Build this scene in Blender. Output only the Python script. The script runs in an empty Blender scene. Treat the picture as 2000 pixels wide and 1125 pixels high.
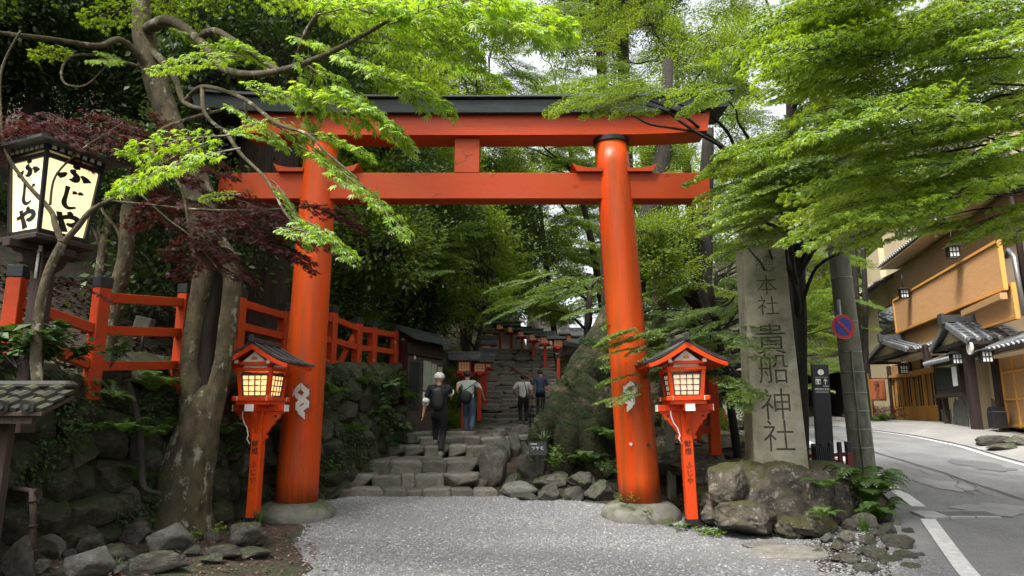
import bpy, bmesh, math, random
import numpy as np
from mathutils import Vector, Matrix, Euler, noise
S = bpy.context.scene
C = S.collection
R = math.radians
rnd = random.Random(7)

# ---------------------------------------------------------------- camera, world, sun, exposure
CAMH, PITCH, FPX = 1.55, R(10.8), 1333.0
cam = bpy.data.objects.new('camera', bpy.data.cameras.new('camera'))
C.objects.link(cam)
cam.location = (0, 0, CAMH)
cam.rotation_euler = (R(90) + PITCH, 0, 0)
cam.data.sensor_width = 36.0
cam.data.lens = 36.0 * FPX / 2000.0
cam.data.clip_end = 500
cam.data.clip_start = 0.05
S.camera = cam

SUN_EL, SUN_ROT = R(60), R(222)
world = bpy.data.worlds.new('World'); S.world = world; world.use_nodes = True
wn = world.node_tree; wn.nodes.clear()
wo = wn.nodes.new('ShaderNodeOutputWorld')
bg = wn.nodes.new('ShaderNodeBackground'); bg.inputs[1].default_value = 0.12
sky = wn.nodes.new('ShaderNodeTexSky'); sky.sky_type = 'NISHITA'; sky.sun_disc = False
sky.sun_elevation = SUN_EL; sky.sun_rotation = SUN_ROT
sky.air_density = 1.0; sky.dust_density = 5.0; sky.ozone_density = 1.0
hsv = wn.nodes.new('ShaderNodeHueSaturation'); hsv.inputs['Saturation'].default_value = 0.18
hsv.inputs['Value'].default_value = 1.6          # bright white overcast
wn.links.new(sky.outputs[0], hsv.inputs['Color'])
wn.links.new(hsv.outputs[0], bg.inputs[0]); wn.links.new(bg.outputs[0], wo.inputs[0])

sl = bpy.data.lights.new('sun', 'SUN'); sl.energy = 2.0; sl.angle = R(14); sl.color = (1, 0.96, 0.88)
sun = bpy.data.objects.new('sun', sl); C.objects.link(sun)
sd = Vector((math.sin(SUN_ROT) * math.cos(SUN_EL), math.cos(SUN_ROT) * math.cos(SUN_EL), math.sin(SUN_EL)))
sun.rotation_euler = sd.to_track_quat('Z', 'Y').to_euler()
S.view_settings.view_transform = 'Standard'; S.view_settings.look = 'None'
S.view_settings.exposure = 1.15; S.view_settings.gamma = 1
S.view_settings.use_curve_mapping = False
cy = S.cycles
cy.max_bounces = 7; cy.diffuse_bounces = 4; cy.glossy_bounces = 2; cy.transmission_bounces = 5
cy.transparent_max_bounces = 6; cy.caustics_reflective = False; cy.caustics_refractive = False
cy.sample_clamp_indirect = 8; cy.use_denoising = True

# ---------------------------------------------------------------- survey helpers (measured points in metres)
cp, sp = math.cos(PITCH), math.sin(PITCH)
def at(px, py, Y):
    u = (px - 1000) / FPX; v = (562.5 - py) / FPX
    k = Y / (cp - v * sp)
    return Vector((u * k, Y, CAMH + (sp + v * cp) * k))
def hit(px, py, P0, n):
    d = at(px, py, 1.0) - cam.location
    t = (Vector(P0) - cam.location).dot(n) / d.dot(n)
    return cam.location + d * t

# ---------------------------------------------------------------- materials
def N(nt, t, **kw):
    n = nt.nodes.new(t)
    for k, v in kw.items(): setattr(n, k, v)
    return n
def ramp(nt, fac, stops):
    r = nt.nodes.new('ShaderNodeValToRGB'); el = r.color_ramp.elements
    while len(el) < len(stops): el.new(0.5)
    for e, (p, c) in zip(el, stops):
        e.position = p; e.color = (c[0], c[1], c[2], 1)
    nt.links.new(fac, r.inputs[0]); return r.outputs[0]
def noise_tex(nt, vec, scale, detail=5, rough=0.6, dist=0):
    n = nt.nodes.new('ShaderNodeTexNoise'); n.inputs['Scale'].default_value = scale
    n.inputs['Detail'].default_value = detail; n.inputs['Roughness'].default_value = rough
    n.inputs['Distortion'].default_value = dist
    if vec is not None: nt.links.new(vec, n.inputs['Vector'])
    return n.outputs[0]
def mixc(nt, fac, a, b, mode='MIX'):
    m = nt.nodes.new('ShaderNodeMixRGB'); m.blend_type = mode
    for i, x in ((0, fac), (1, a), (2, b)):
        if isinstance(x, (int, float)): m.inputs[i].default_value = x
        elif isinstance(x, (tuple, list)): m.inputs[i].default_value = (x[0], x[1], x[2], 1)
        else: nt.links.new(x, m.inputs[i])
    return m.outputs[0]
def coords(nt, kind='Object', stretch=(1, 1, 1), per_object=True):
    tc = nt.nodes.new('ShaderNodeTexCoord')
    mp = nt.nodes.new('ShaderNodeMapping'); mp.inputs['Scale'].default_value = stretch
    nt.links.new(tc.outputs[kind], mp.inputs['Vector'])
    if per_object:
        oi = nt.nodes.new('ShaderNodeObjectInfo')
        ml = nt.nodes.new('ShaderNodeMath'); ml.operation = 'MULTIPLY'; ml.inputs[1].default_value = 37.0
        nt.links.new(oi.outputs['Random'], ml.inputs[0]); nt.links.new(ml.outputs[0], mp.inputs['Location'])
    return mp.outputs[0]
def M(name, c1, c2=None, scale=6, rough=0.7, bump=0.0, bscale=20, stretch=(1, 1, 1), spec=0.4, vary=0.0, c3=None, s3=2.0, t3=(0.5, 0.62),
      metal=0, coat=0, coord='Object', moss=None, emis=None, estr=0):
    m = bpy.data.materials.new(name); m.use_nodes = True; nt = m.node_tree
    b = nt.nodes['Principled BSDF']
    b.inputs['Roughness'].default_value = rough; b.inputs['Specular IOR Level'].default_value = spec
    b.inputs['Metallic'].default_value = metal; b.inputs['Coat Weight'].default_value = coat
    b.inputs['Coat Roughness'].default_value = 0.15
    v = coords(nt, coord, stretch)
    col = None
    if c2 is None: c2 = tuple(x * 0.75 for x in c1)
    f = noise_tex(nt, v, scale, 6, 0.65)
    col = ramp(nt, f, [(0.35, c1), (0.65, c2)])
    if c3 is not None:
        f3 = noise_tex(nt, v, s3, 6, 0.7)
        r3 = ramp(nt, f3, [(t3[0], (0, 0, 0)), (t3[1], (1, 1, 1))])
        col = mixc(nt, r3, col, c3)
    if vary:
        oi = nt.nodes.new('ShaderNodeObjectInfo')
        mr = nt.nodes.new('ShaderNodeMapRange'); mr.inputs[3].default_value = 1 - vary; mr.inputs[4].default_value = 1 + vary
        nt.links.new(oi.outputs['Random'], mr.inputs[0])
        h = nt.nodes.new('ShaderNodeHueSaturation'); nt.links.new(mr.outputs[0], h.inputs['Value']); nt.links.new(col, h.inputs['Color'])
        col = h.outputs[0]
    if moss is not None:      # grows on upward faces
        g = nt.nodes.new('ShaderNodeNewGeometry'); sx = nt.nodes.new('ShaderNodeSeparateXYZ'); nt.links.new(g.outputs['Normal'], sx.inputs[0])
        f4 = noise_tex(nt, v, 3.5, 6, 0.7)
        ad = nt.nodes.new('ShaderNodeMath'); ad.operation = 'MULTIPLY_ADD'; ad.inputs[1].default_value = 0.35
        nt.links.new(sx.outputs[2], ad.inputs[0]); nt.links.new(f4, ad.inputs[2])
        r4 = ramp(nt, ad.outputs[0], [(moss[1], (0, 0, 0)), (moss[1] + 0.14, (1, 1, 1))])
        col = mixc(nt, r4, col, moss[0])
    nt.links.new(col, b.inputs['Base Color'])
    if bump:
        f2 = noise_tex(nt, v, bscale, 8, 0.7)
        bp = nt.nodes.new('ShaderNodeBump'); bp.inputs['Strength'].default_value = 1.0; bp.inputs['Distance'].default_value = bump
        nt.links.new(f2, bp.inputs['Height']); nt.links.new(bp.outputs[0], b.inputs['Normal'])
    if emis is not None:
        b.inputs['Emission Color'].default_value = (*emis, 1); b.inputs['Emission Strength'].default_value = estr
    return m
def leaf_mat(name, cols, trans, tw=0.5, rough=0.45, gl=0.06):
    """thin leaf: reflects a little, lets light through; each leaf has its own tint"""
    m = bpy.data.materials.new(name); m.use_nodes = True; nt = m.node_tree; nt.nodes.clear()
    out = nt.nodes.new('ShaderNodeOutputMaterial')
    g = nt.nodes.new('ShaderNodeNewGeometry'); oi = nt.nodes.new('ShaderNodeObjectInfo')
    a = nt.nodes.new('ShaderNodeMath'); a.operation = 'MULTIPLY_ADD'; a.inputs[1].default_value = 0.55
    b2 = nt.nodes.new('ShaderNodeMath'); b2.operation = 'MULTIPLY'; b2.inputs[1].default_value = 0.45
    nt.links.new(oi.outputs['Random'], b2.inputs[0])
    nt.links.new(g.outputs['Random Per Island'], a.inputs[0]); nt.links.new(b2.outputs[0], a.inputs[2])
    st = [(i / (len(cols) - 1), c) for i, c in enumerate(cols)]
    st2 = [(i / (len(trans) - 1), c) for i, c in enumerate(trans)]
    c1 = ramp(nt, a.outputs[0], st); c2 = ramp(nt, a.outputs[0], st2)
    d = nt.nodes.new('ShaderNodeBsdfDiffuse'); t = nt.nodes.new('ShaderNodeBsdfTranslucent')
    gs = nt.nodes.new('ShaderNodeBsdfGlossy'); gs.inputs['Roughness'].default_value = rough
    gs.inputs['Color'].default_value = (0.9, 0.95, 0.9, 1)
    nt.links.new(c1, d.inputs[0]); nt.links.new(c2, t.inputs[0])
    m1 = nt.nodes.new('ShaderNodeMixShader'); m1.inputs[0].default_value = tw
    nt.links.new(d.outputs[0], m1.inputs[1]); nt.links.new(t.outputs[0], m1.inputs[2])
    m2 = nt.nodes.new('ShaderNodeMixShader'); m2.inputs[0].default_value = gl
    nt.links.new(m1.outputs[0], m2.inputs[1]); nt.links.new(gs.outputs[0], m2.inputs[2])
    nt.links.new(m2.outputs[0], out.inputs[0])
    return m

# ---------------------------------------------------------------- mesh helpers
class MB:
    def __init__(s): s.v = []; s.f = []; s.m = []; s.sm = []
    def add(s, vs, fs, mi=0, smooth=False):
        o = len(s.v); s.v += [tuple(p) for p in vs]
        for f in fs: s.f.append([i + o for i in f]); s.m.append(mi); s.sm.append(smooth)
        return s
    def box(s, c, d, rot=None, mi=0, taper=1.0, ch=0.0):
        """centre c, size d, optional rotation matrix; taper scales the top; ch chamfers the vertical and top edges"""
        x, y, z = d[0] / 2, d[1] / 2, d[2] / 2
        if ch <= 0:
            vs = [(-x, -y, -z), (x, -y, -z), (x, y, -z), (-x, y, -z), (-x * taper, -y * taper, z), (x * taper, -y * taper, z), (x * taper, y * taper, z), (-x * taper, y * taper, z)]
            fs = [(0, 3, 2, 1), (4, 5, 6, 7), (0, 1, 5, 4), (1, 2, 6, 5), (2, 3, 7, 6), (3, 0, 4, 7)]
        else:
            vs = []
            ch = min(ch, x * .9, y * .9, z * .9)
            for zz, ins in ((-z, ch), (-z + ch, 0), (z - ch, 0), (z, ch)):
                t = taper if zz > 0 else 1
                X, Y = (x - ins) * t, (y - ins) * t
                e = ch if ins == 0 else ch * .6
                vs += [(-X + e, -Y, zz), (X - e, -Y, zz), (X, -Y + e, zz), (X, Y - e, zz), (X - e, Y, zz), (-X + e, Y, zz), (-X, Y - e, zz), (-X, -Y + e, zz)]
            fs = [tuple(range(7, -1, -1)), tuple(range(24, 32))]
            for k in range(3):
                for i in range(8):
                    j = (i + 1) % 8; fs.append((k * 8 + i, k * 8 + j, k * 8 + 8 + j, k * 8 + 8 + i))
        M3 = rot if rot is not None else Matrix.Identity(3)
        c = Vector(c)
        return s.add([c + M3 @ Vector(p) for p in vs], fs, mi)
    def beam(s, a, b, w, h, up=(0, 0, 1), mi=0, ch=0.0):
        """rectangular bar from a to b, w sideways, h along up"""
        a, b = Vector(a), Vector(b); d = b - a; L = d.length; d.normalize()
        sd_ = d.cross(Vector(up)).normalized(); u = sd_.cross(d).normalized()
        m = Matrix((sd_, d, u)).transposed()
        return s.box((a + b) / 2, (w, L, h), m, mi, ch=ch)
    def tube(s, pts, rad, sides=8, mi=0, cap=True, smooth=True, rough=0.0, seed=0, rs=3.0):
        pts = [Vector(p) for p in pts]; n = len(pts)
        if not isinstance(rad, (list, tuple)): rad = [rad] * n
        vs = []; fr = None
        for i, p in enumerate(pts):
            t = (pts[min(i + 1, n - 1)] - pts[max(i - 1, 0)])
            if t.length < 1e-7: t = Vector((0, 0, 1))
            t.normalize()
            if fr is None: fr = t.orthogonal().normalized()
            fr = (fr - t * fr.dot(t)); fr = fr.normalized() if fr.length > 1e-6 else t.orthogonal().normalized()
            b = t.cross(fr)
            for k in range(sides):
                a = 2 * math.pi * k / sides
                dr = fr * math.cos(a) + b * math.sin(a)
                r = rad[i]
                if rough: r *= 1 + rough * noise.noise(Vector((math.cos(a) * 1.3 + seed, math.sin(a) * 1.3, p.z * rs)) ) + rough * 0.5 * noise.noise((p + dr * r) * 9)
                vs.append(p + dr * r)
        fs = []
        for i in range(n - 1):
            for k in range(sides):
                j = (k + 1) % sides
                fs.append((i * sides + k, i * sides + j, (i + 1) * sides + j, (i + 1) * sides + k))
        s.add(vs, fs, mi, smooth)
        if cap:
            o = len(s.v) - len(vs)
            s.f.append([o + k for k in range(sides - 1, -1, -1)]); s.m.append(mi); s.sm.append(False)
            s.f.append([o + (n - 1) * sides + k for k in range(sides)]); s.m.append(mi); s.sm.append(False)
        return s
    def prism(s, poly, h0, h1, fn, mi=0):
        """outline poly (2-D) given thickness h0..h1; fn(x, y, h) -> point"""
        n = len(poly)
        vs = [fn(x, y, h0) for x, y in poly] + [fn(x, y, h1) for x, y in poly]
        fs = [tuple(range(n - 1, -1, -1)), tuple(range(n, 2 * n))]
        for i in range(n): fs.append((i, (i + 1) % n, n + (i + 1) % n, n + i))
        return s.add(vs, fs, mi)
    def grid(s, nx, ny, fn, mi=0, smooth=True, flip=False):
        vs = [fn(i / nx, j / ny) for j in range(ny + 1) for i in range(nx + 1)]
        fs = []
        for j in range(ny):
            for i in range(nx):
                a = j * (nx + 1) + i; f = (a, a + 1, a + nx + 2, a + nx + 1)
                fs.append(f[::-1] if flip else f)
        return s.add(vs, fs, mi, smooth)
    def mesh(s, name, mats):
        me = bpy.data.meshes.new(name); me.from_pydata(s.v, [], s.f)
        for m in (mats if isinstance(mats, (list, tuple)) else [mats]): me.materials.append(m)
        me.polygons.foreach_set('material_index', s.m); me.polygons.foreach_set('use_smooth', s.sm)
        me.update(); return me
    def build(s, name, mats, parent=None, **kw):
        return obj(name, s.mesh(name, mats), parent, **kw)
def fixn(o):
    bm = bmesh.new(); bm.from_mesh(o.data); bmesh.ops.recalc_face_normals(bm, faces=bm.faces); bm.to_mesh(o.data); bm.free(); return o
def obj(name, me, parent=None, loc=None, rot=None, scale=None, label=None, cat=None, group=None, kind=None):
    o = bpy.data.objects.new(name, me); C.objects.link(o)
    if parent is not None: o.parent = parent
    if loc is not None: o.location = loc
    if rot is not None: o.rotation_euler = rot
    if scale is not None: o.scale = scale if hasattr(scale, '__len__') else (scale,) * 3
    tag(o, label, cat, group, kind)
    return o
def tag(o, label=None, cat=None, group=None, kind=None):
    for k, v in (('label', label), ('category', cat), ('group', group), ('kind', kind)):
        if v: o[k] = v
    return o
def empty(name, label, cat, loc=(0, 0, 0), rz=0, group=None):
    o = bpy.data.objects.new(name, None); C.objects.link(o)
    o.location = loc; o.rotation_euler = (0, 0, rz); o.empty_display_size = 0.2
    return tag(o, label, cat, group)
def copy_tree(o, parent=None):
    c = o.copy(); C.objects.link(c)
    if parent is not None: c.parent = parent
    for ch in list(o.children): copy_tree(ch, c)
    return c
def bevel(o, w=0.01, seg=2):
    bm = bmesh.new(); bm.from_mesh(o.data)
    bmesh.ops.bevel(bm, geom=[e for e in bm.edges], offset=w, segments=seg, affect='EDGES', profile=0.6)
    bm.to_mesh(o.data); bm.free(); return o
def np_mesh(name, V, F, mats, midx=None, smooth=False):
    """V (n,3) floats, F (m,k) ints"""
    me = bpy.data.meshes.new(name); k = F.shape[1]
    me.vertices.add(len(V)); me.vertices.foreach_set('co', V.astype(np.float32).ravel())
    me.loops.add(F.size); me.loops.foreach_set('vertex_index', F.astype(np.int32).ravel())
    me.polygons.add(len(F)); me.polygons.foreach_set('loop_start', np.arange(0, F.size, k, dtype=np.int32))
    me.polygons.foreach_set('loop_total', np.full(len(F), k, np.int32))
    for m in (mats if isinstance(mats, (list, tuple)) else [mats]): me.materials.append(m)
    if midx is not None: me.polygons.foreach_set('material_index', midx.astype(np.int32))
    if smooth: me.polygons.foreach_set('use_smooth', np.ones(len(F), bool))
    me.update(); me.validate(); return me
def text_mesh(body, size, depth, name='lettering', vertical=False, gap=1.06, shear=0, thin=0.0):
    """lettering as solid flat print, centred; returns a mesh in the XZ plane facing -Y"""
    bm = bmesh.new(); k = 0
    chars = list(body) if vertical else [body]
    for ch in chars:
        if ch == ' ': k += 0.6; continue
        cu = bpy.data.curves.new('x', 'FONT'); cu.body = ch; cu.size = size; cu.extrude = depth / 2; cu.shear = shear
        cu.resolution_u = 3; cu.offset = -thin
        cu.align_x = 'CENTER'; cu.align_y = 'CENTER' if not vertical else 'BOTTOM_BASELINE'
        o = bpy.data.objects.new('x', cu)
        C.objects.link(o); dg = bpy.context.evaluated_depsgraph_get()
        me = bpy.data.meshes.new_from_object(o.evaluated_get(dg))
        if vertical:
            zs = [v.co.y for v in me.vertices]; mid = (min(zs) + max(zs)) / 2
            me.transform(Matrix.Translation((0, -mid - k * size * gap, 0)))
        bm.from_mesh(me)
        bpy.data.objects.remove(o); bpy.data.meshes.remove(me); bpy.data.curves.remove(cu)
        k += 1
    if vertical: bmesh.ops.translate(bm, verts=bm.verts, vec=(0, (k - 1) * size * gap / 2, 0))
    bmesh.ops.transform(bm, matrix=Matrix.Rotation(R(90), 4, 'X'), verts=bm.verts)
    me = bpy.data.meshes.new(name); bm.to_mesh(me); bm.free(); return me
def brush(strokes, mb, fn, width=0.09, mi=0, th=0.003):
    """calligraphy: each stroke is [(x, y, w)...] in a unit square, drawn as a flat ribbon of changing width"""
    for st in strokes:
        P = []
        for i in range(len(st) - 1):
            for t in range(6):
                a, b = st[i], st[i + 1]; p0 = st[max(i - 1, 0)]; p3 = st[min(i + 2, len(st) - 1)]; t_ = t / 6
                q = [0.5 * (2 * a[k] + (b[k] - p0[k]) * t_ + (2 * p0[k] - 5 * a[k] + 4 * b[k] - p3[k]) * t_ ** 2 + (3 * a[k] - p0[k] - 3 * b[k] + p3[k]) * t_ ** 3) for k in range(3)]
                P.append(q)
        P.append(list(st[-1]))
        L, Rr = [], []
        for i, p in enumerate(P):
            q0, q1 = P[max(i - 1, 0)], P[min(i + 1, len(P) - 1)]
            dx, dy = q1[0] - q0[0], q1[1] - q0[1]; l = math.hypot(dx, dy) or 1
            w = max(p[2], 0.1) * width
            L.append((p[0] - dy / l * w, p[1] + dx / l * w)); Rr.append((p[0] + dy / l * w, p[1] - dx / l * w))
        n = len(P)
        vs = [fn(x, y) for x, y in L] + [fn(x, y) for x, y in Rr]
        mb.add(vs, [(i, i + 1, n + i + 1, n + i) for i in range(n - 1)], mi)
FU = [[(.45, .97, .5), (.55, .92, 1.0), (.6, .84, .6)], [(.55, .78, .4), (.46, .68, .8), (.6, .5, .9), (.56, .3, 1.1), (.4, .27, .3)],
      [(.3, .55, .3), (.2, .4, .9), (.06, .28, 1.1)], [(.72, .6, .5), (.85, .5, 1.0), (.95, .35, 1.3)]]
JI = [[(.4, 1.0, .7), (.38, .6, .6), (.36, .2, .8), (.5, .02, .7), (.75, .12, .4)], [(.6, .85, .5), (.66, .72, .9)], [(.78, .88, .5), (.84, .75, .9)]]
YA = [[(.05, .5, .8), (.3, .6, .8), (.6, .76, .9), (.85, .74, 1.0), (.92, .55, 1.1), (.75, .4, 1.0), (.55, .42, .5)],
      [(.55, .98, .6), (.62, .88, 1.0), (.58, .8, .5)], [(.25, .88, .9), (.32, .6, .9), (.42, .3, 1.1), (.5, .02, 1.4)]]
# ---------------------------------------------------------------- the materials of the place
def vermilion(name, c=(0.62, 0.075, 0.012), dark=(0.30, 0.05, 0.012), streak=0.5, rough=0.38, stretch=(1, 1, 1), grime=None):
    m = bpy.data.materials.new(name); m.use_nodes = True; nt = m.node_tree; b = nt.nodes['Principled BSDF']
    v = coords(nt, 'Object', stretch)
    f = noise_tex(nt, v, 2.2, 7, 0.7)
    col = ramp(nt, f, [(0.40, c), (0.64, tuple(a * (1 - streak) + d * streak for a, d in zip(c, dark)))])
    f2 = noise_tex(nt, v, 22, 5, 0.75)
    col = mixc(nt, ramp(nt, f2, [(0.64, (0, 0, 0)), (0.74, (1, 1, 1))]), col, tuple(x * .55 for x in c))
    f5 = noise_tex(nt, v, 1.7, 3, 0.6, .4); band = ramp(nt, f5, [(0.488, (0, 0, 0)), (0.497, (1, 1, 1)), (0.503, (1, 1, 1)), (0.512, (0, 0, 0))])
    gate = ramp(nt, noise_tex(nt, v, 3.1, 2, .5), [(0.52, (0, 0, 0)), (0.66, (.6, .6, .6))])
    col = mixc(nt, mixc(nt, 1.0, band, gate, 'MULTIPLY'), col, tuple(x * .28 for x in c))
    f6 = noise_tex(nt, v, .8, 4, .6); col = mixc(nt, ramp(nt, f6, [(0.5, (0, 0, 0)), (0.7, (.35, .35, .35))]), col, (min(1, c[0] * 1.1), c[1] * 1.8 + .01, c[2] * 1.2))
    if grime:       # weathered, mouldy foot: (z where it ends, colour)
        v2 = coords(nt, 'Object', (1, 1, 1), False)
        sx = nt.nodes.new('ShaderNodeSeparateXYZ'); nt.links.new(v2, sx.inputs[0])
        ad = nt.nodes.new('ShaderNodeMath'); ad.operation = 'MULTIPLY_ADD'; ad.inputs[1].default_value = 1.4
        nz = noise_tex(nt, v, 3.0, 6, 0.7); nt.links.new(nz, ad.inputs[0]); 
        mi = nt.nodes.new('ShaderNodeMath'); mi.operation = 'MULTIPLY'; mi.inputs[1].default_value = -1.0 / grime[0]
        nt.links.new(sx.outputs[2], mi.inputs[0]); nt.links.new(mi.outputs[0], ad.inputs[2])
        col = mixc(nt, ramp(nt, ad.outputs[0], [(0.28, (0, 0, 0)), (0.66, (0.85, 0.85, 0.85))]), col, grime[1])
    nt.links.new(col, b.inputs['Base Color'])
    b.inputs['Roughness'].default_value = rough; b.inputs['Specular IOR Level'].default_value = 0.22
    bp = nt.nodes.new('ShaderNodeBump'); bp.inputs['Distance'].default_value = 0.004
    nt.links.new(noise_tex(nt, v, 14, 6, .7), bp.inputs['Height']); nt.links.new(bp.outputs[0], b.inputs['Normal'])
    return m
m_torii = vermilion('vermilion pillar paint', c=(0.60, 0.058, 0.007), stretch=(3.5, 3.5, 0.25), streak=0.75, dark=(0.20, 0.07, 0.02), rough=0.3, grime=(1.6, (0.16, 0.05, 0.018)))
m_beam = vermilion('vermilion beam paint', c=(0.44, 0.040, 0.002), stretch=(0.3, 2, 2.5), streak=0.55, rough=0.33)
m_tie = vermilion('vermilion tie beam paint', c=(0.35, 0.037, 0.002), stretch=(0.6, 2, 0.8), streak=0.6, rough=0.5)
m_red = vermilion('vermilion lantern paint', c=(0.66, 0.058, 0.008), streak=0.25, rough=0.35)
m_fence = vermilion('vermilion fence paint', c=(0.47, 0.048, 0.009), streak=0.6, rough=0.5)
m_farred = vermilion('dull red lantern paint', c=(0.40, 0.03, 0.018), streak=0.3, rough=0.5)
m_black = M('black lacquer', (0.010, 0.017, 0.016), (0.026, 0.034, 0.031), 5, 0.4, 0.002, 12, (0.4, 2, 2), 0.22)
m_cap = M('black post cap', (0.008, 0.011, 0.013), (0.02, 0.024, 0.026), 9, 0.5)
m_white = M('white paint', (0.8, 0.8, 0.76), (0.68, 0.68, 0.62), 9, 0.55)
m_paper = M('white paper', (0.82, 0.82, 0.78), (0.72, 0.72, 0.68), 5, 0.8)
m_gold = M('gold ornament', (0.75, 0.28, 0.04), (0.6, 0.2, 0.03), 20, 0.35, metal=0.4)
m_conc = M('foundation concrete', (0.20, 0.19, 0.16), (0.12, 0.115, 0.095), 5, 0.9, 0.006, 60, c3=(0.07, 0.085, 0.04), s3=1.5)
m_rock = M('river rock', (0.125, 0.112, 0.09), (0.055, 0.05, 0.042), 3.5, 0.75, 0.03, 9, vary=0.35, c3=(0.19, 0.18, 0.15), s3=5, t3=(0.58, 0.7), moss=((0.035, 0.045, 0.014), 0.72))
m_step = M('worn step stone', (0.165, 0.15, 0.12), (0.085, 0.078, 0.064), 4, 0.5, 0.018, 10, vary=0.3, c3=(0.17, 0.13, 0.09), s3=2.5, t3=(0.55, 0.7))
m_wall = M('old wall stone', (0.08, 0.073, 0.05), (0.03, 0.03, 0.02), 4, 0.85, 0.03, 9, vary=0.35, c3=(0.12, 0.115, 0.085), s3=5, t3=(0.58, 0.72), moss=((0.03, 0.042, 0.012), 0.56))
m_boulder = M('mossy boulder', (0.125, 0.105, 0.08), (0.042, 0.037, 0.03), 3.6, 0.85, 0.09, 7, c3=(0.23, 0.21, 0.165), s3=8, t3=(0.56, 0.62), moss=((0.055, 0.055, 0.014), 0.66), vary=0.15)
m_flat = M('pale flat stone', (0.20, 0.19, 0.165), (0.11, 0.105, 0.09), 4, 0.7, 0.03, 9, vary=0.2, c3=(0.25, 0.24, 0.2), s3=5, t3=(.58, .7))
m_stele = M('carved granite', (0.36, 0.33, 0.255), (0.25, 0.23, 0.17), 2.5, 0.85, 0.006, 90, c3=(0.11, 0.11, 0.075), s3=1.6, t3=(0.5, 0.72))
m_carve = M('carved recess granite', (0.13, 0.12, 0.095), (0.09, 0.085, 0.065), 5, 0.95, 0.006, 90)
m_pole = M('weathered concrete pole', (0.20, 0.195, 0.155), (0.125, 0.125, 0.095), 3, 0.85, 0.006, 40, c3=(0.05, 0.065, 0.03), s3=1.5, t3=(0.5, 0.65), stretch=(1, 1, 0.4))
m_soil = M('forest soil', (0.030, 0.022, 0.014), (0.055, 0.038, 0.024), 6, 0.95, 0.05, 8, c3=(0.026, 0.038, 0.012), s3=1.2, t3=(0.5, 0.6))
m_dleaf = M('fallen brown leaves', (0.16, 0.075, 0.035), (0.09, 0.045, 0.025), 3, 0.8, vary=0.3)
m_bark = M('maple bark', (0.12, 0.095, 0.052), (0.04, 0.034, 0.016), 4, 0.9, 0.05, 10, (1.6, 1.6, 0.9), c3=(0.30, 0.28, 0.21), s3=3.4, t3=(0.57, 0.63), moss=((0.05, 0.052, 0.012), 0.70))
m_bark2 = M('dark bark', (0.030, 0.024, 0.018), (0.014, 0.012, 0.009), 5, 0.95, 0.03, 12, (3, 3, 0.5))
m_cedar = M('cedar bark', (0.075, 0.048, 0.034), (0.028, 0.018, 0.013), 4, 0.95, 0.05, 9, (6, 6, 0.35))
m_mossy = M('mossy trunk', (0.05, 0.055, 0.02), (0.022, 0.024, 0.011), 9, 0.95, 0.09, 12, c3=(0.11, 0.085, 0.055), s3=2.4, t3=(0.55, 0.6))
m_twig = M('pale twig', (0.17, 0.14, 0.105), (0.09, 0.075, 0.055), 8, 0.8)
m_dtwig = M('dark twig', (0.035, 0.028, 0.02), (0.02, 0.016, 0.012), 8, 0.85)
m_wood = M('old grey timber', (0.065, 0.045, 0.03), (0.03, 0.022, 0.016), 3, 0.85, 0.01, 10, (8, 8, 0.6))
m_dwood = M('dark stained timber', (0.02, 0.012, 0.01), (0.035, 0.02, 0.016), 3, 0.6, 0.004, 12, (6, 6, 0.6))
m_tile = M('grey roof tile', (0.075, 0.08, 0.085), (0.04, 0.042, 0.045), 4, 0.45, 0.006, 20, vary=0.25, moss=((0.04, 0.05, 0.012), 0.95))
m_tile_moss_shade = M('mossy old tile darkened for shade', (0.034, 0.032, 0.026), (0.018, 0.017, 0.014), 4, 0.7, 0.008, 20, vary=0.3, moss=((0.05, 0.05, 0.012), 0.78))  # mossy tile, base also darkened to stand in for shade on the shelter
m_copper = M('dark sheet roof', (0.03, 0.034, 0.036), (0.055, 0.06, 0.062), 5, 0.4, 0.002, 20)
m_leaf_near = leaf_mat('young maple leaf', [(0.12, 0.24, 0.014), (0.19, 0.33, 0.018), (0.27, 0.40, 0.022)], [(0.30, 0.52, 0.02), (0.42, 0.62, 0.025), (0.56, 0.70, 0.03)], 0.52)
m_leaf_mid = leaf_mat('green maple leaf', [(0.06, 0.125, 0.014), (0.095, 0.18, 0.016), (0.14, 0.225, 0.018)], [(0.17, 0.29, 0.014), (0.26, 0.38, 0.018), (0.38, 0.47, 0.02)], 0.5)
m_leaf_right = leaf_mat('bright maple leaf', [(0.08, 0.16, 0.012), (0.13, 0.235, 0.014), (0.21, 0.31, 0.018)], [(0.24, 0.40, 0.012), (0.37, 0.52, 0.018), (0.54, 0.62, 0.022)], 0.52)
m_leaf_ever = leaf_mat('evergreen leaf', [(0.025, 0.05, 0.012), (0.045, 0.085, 0.018), (0.075, 0.125, 0.026)], [(0.05, 0.10, 0.01), (0.10, 0.18, 0.015)], 0.35, 0.5, 0.045)
m_leaf_wood = leaf_mat('woodland leaf', [(0.055, 0.10, 0.012), (0.09, 0.15, 0.014), (0.135, 0.20, 0.016)], [(0.18, 0.28, 0.010), (0.33, 0.44, 0.015)], 0.5, 0.5, 0.03)
m_leaf_red = leaf_mat('purple maple leaf', [(0.030, 0.009, 0.009), (0.055, 0.014, 0.014), (0.09, 0.022, 0.02)], [(0.08, 0.015, 0.012), (0.16, 0.03, 0.02)], 0.35, 0.6, 0.02)
m_fern = leaf_mat('fern frond', [(0.04, 0.09, 0.015), (0.07, 0.14, 0.02), (0.11, 0.18, 0.03)], [(0.08, 0.16, 0.015), (0.16, 0.26, 0.02)], 0.4)
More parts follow.
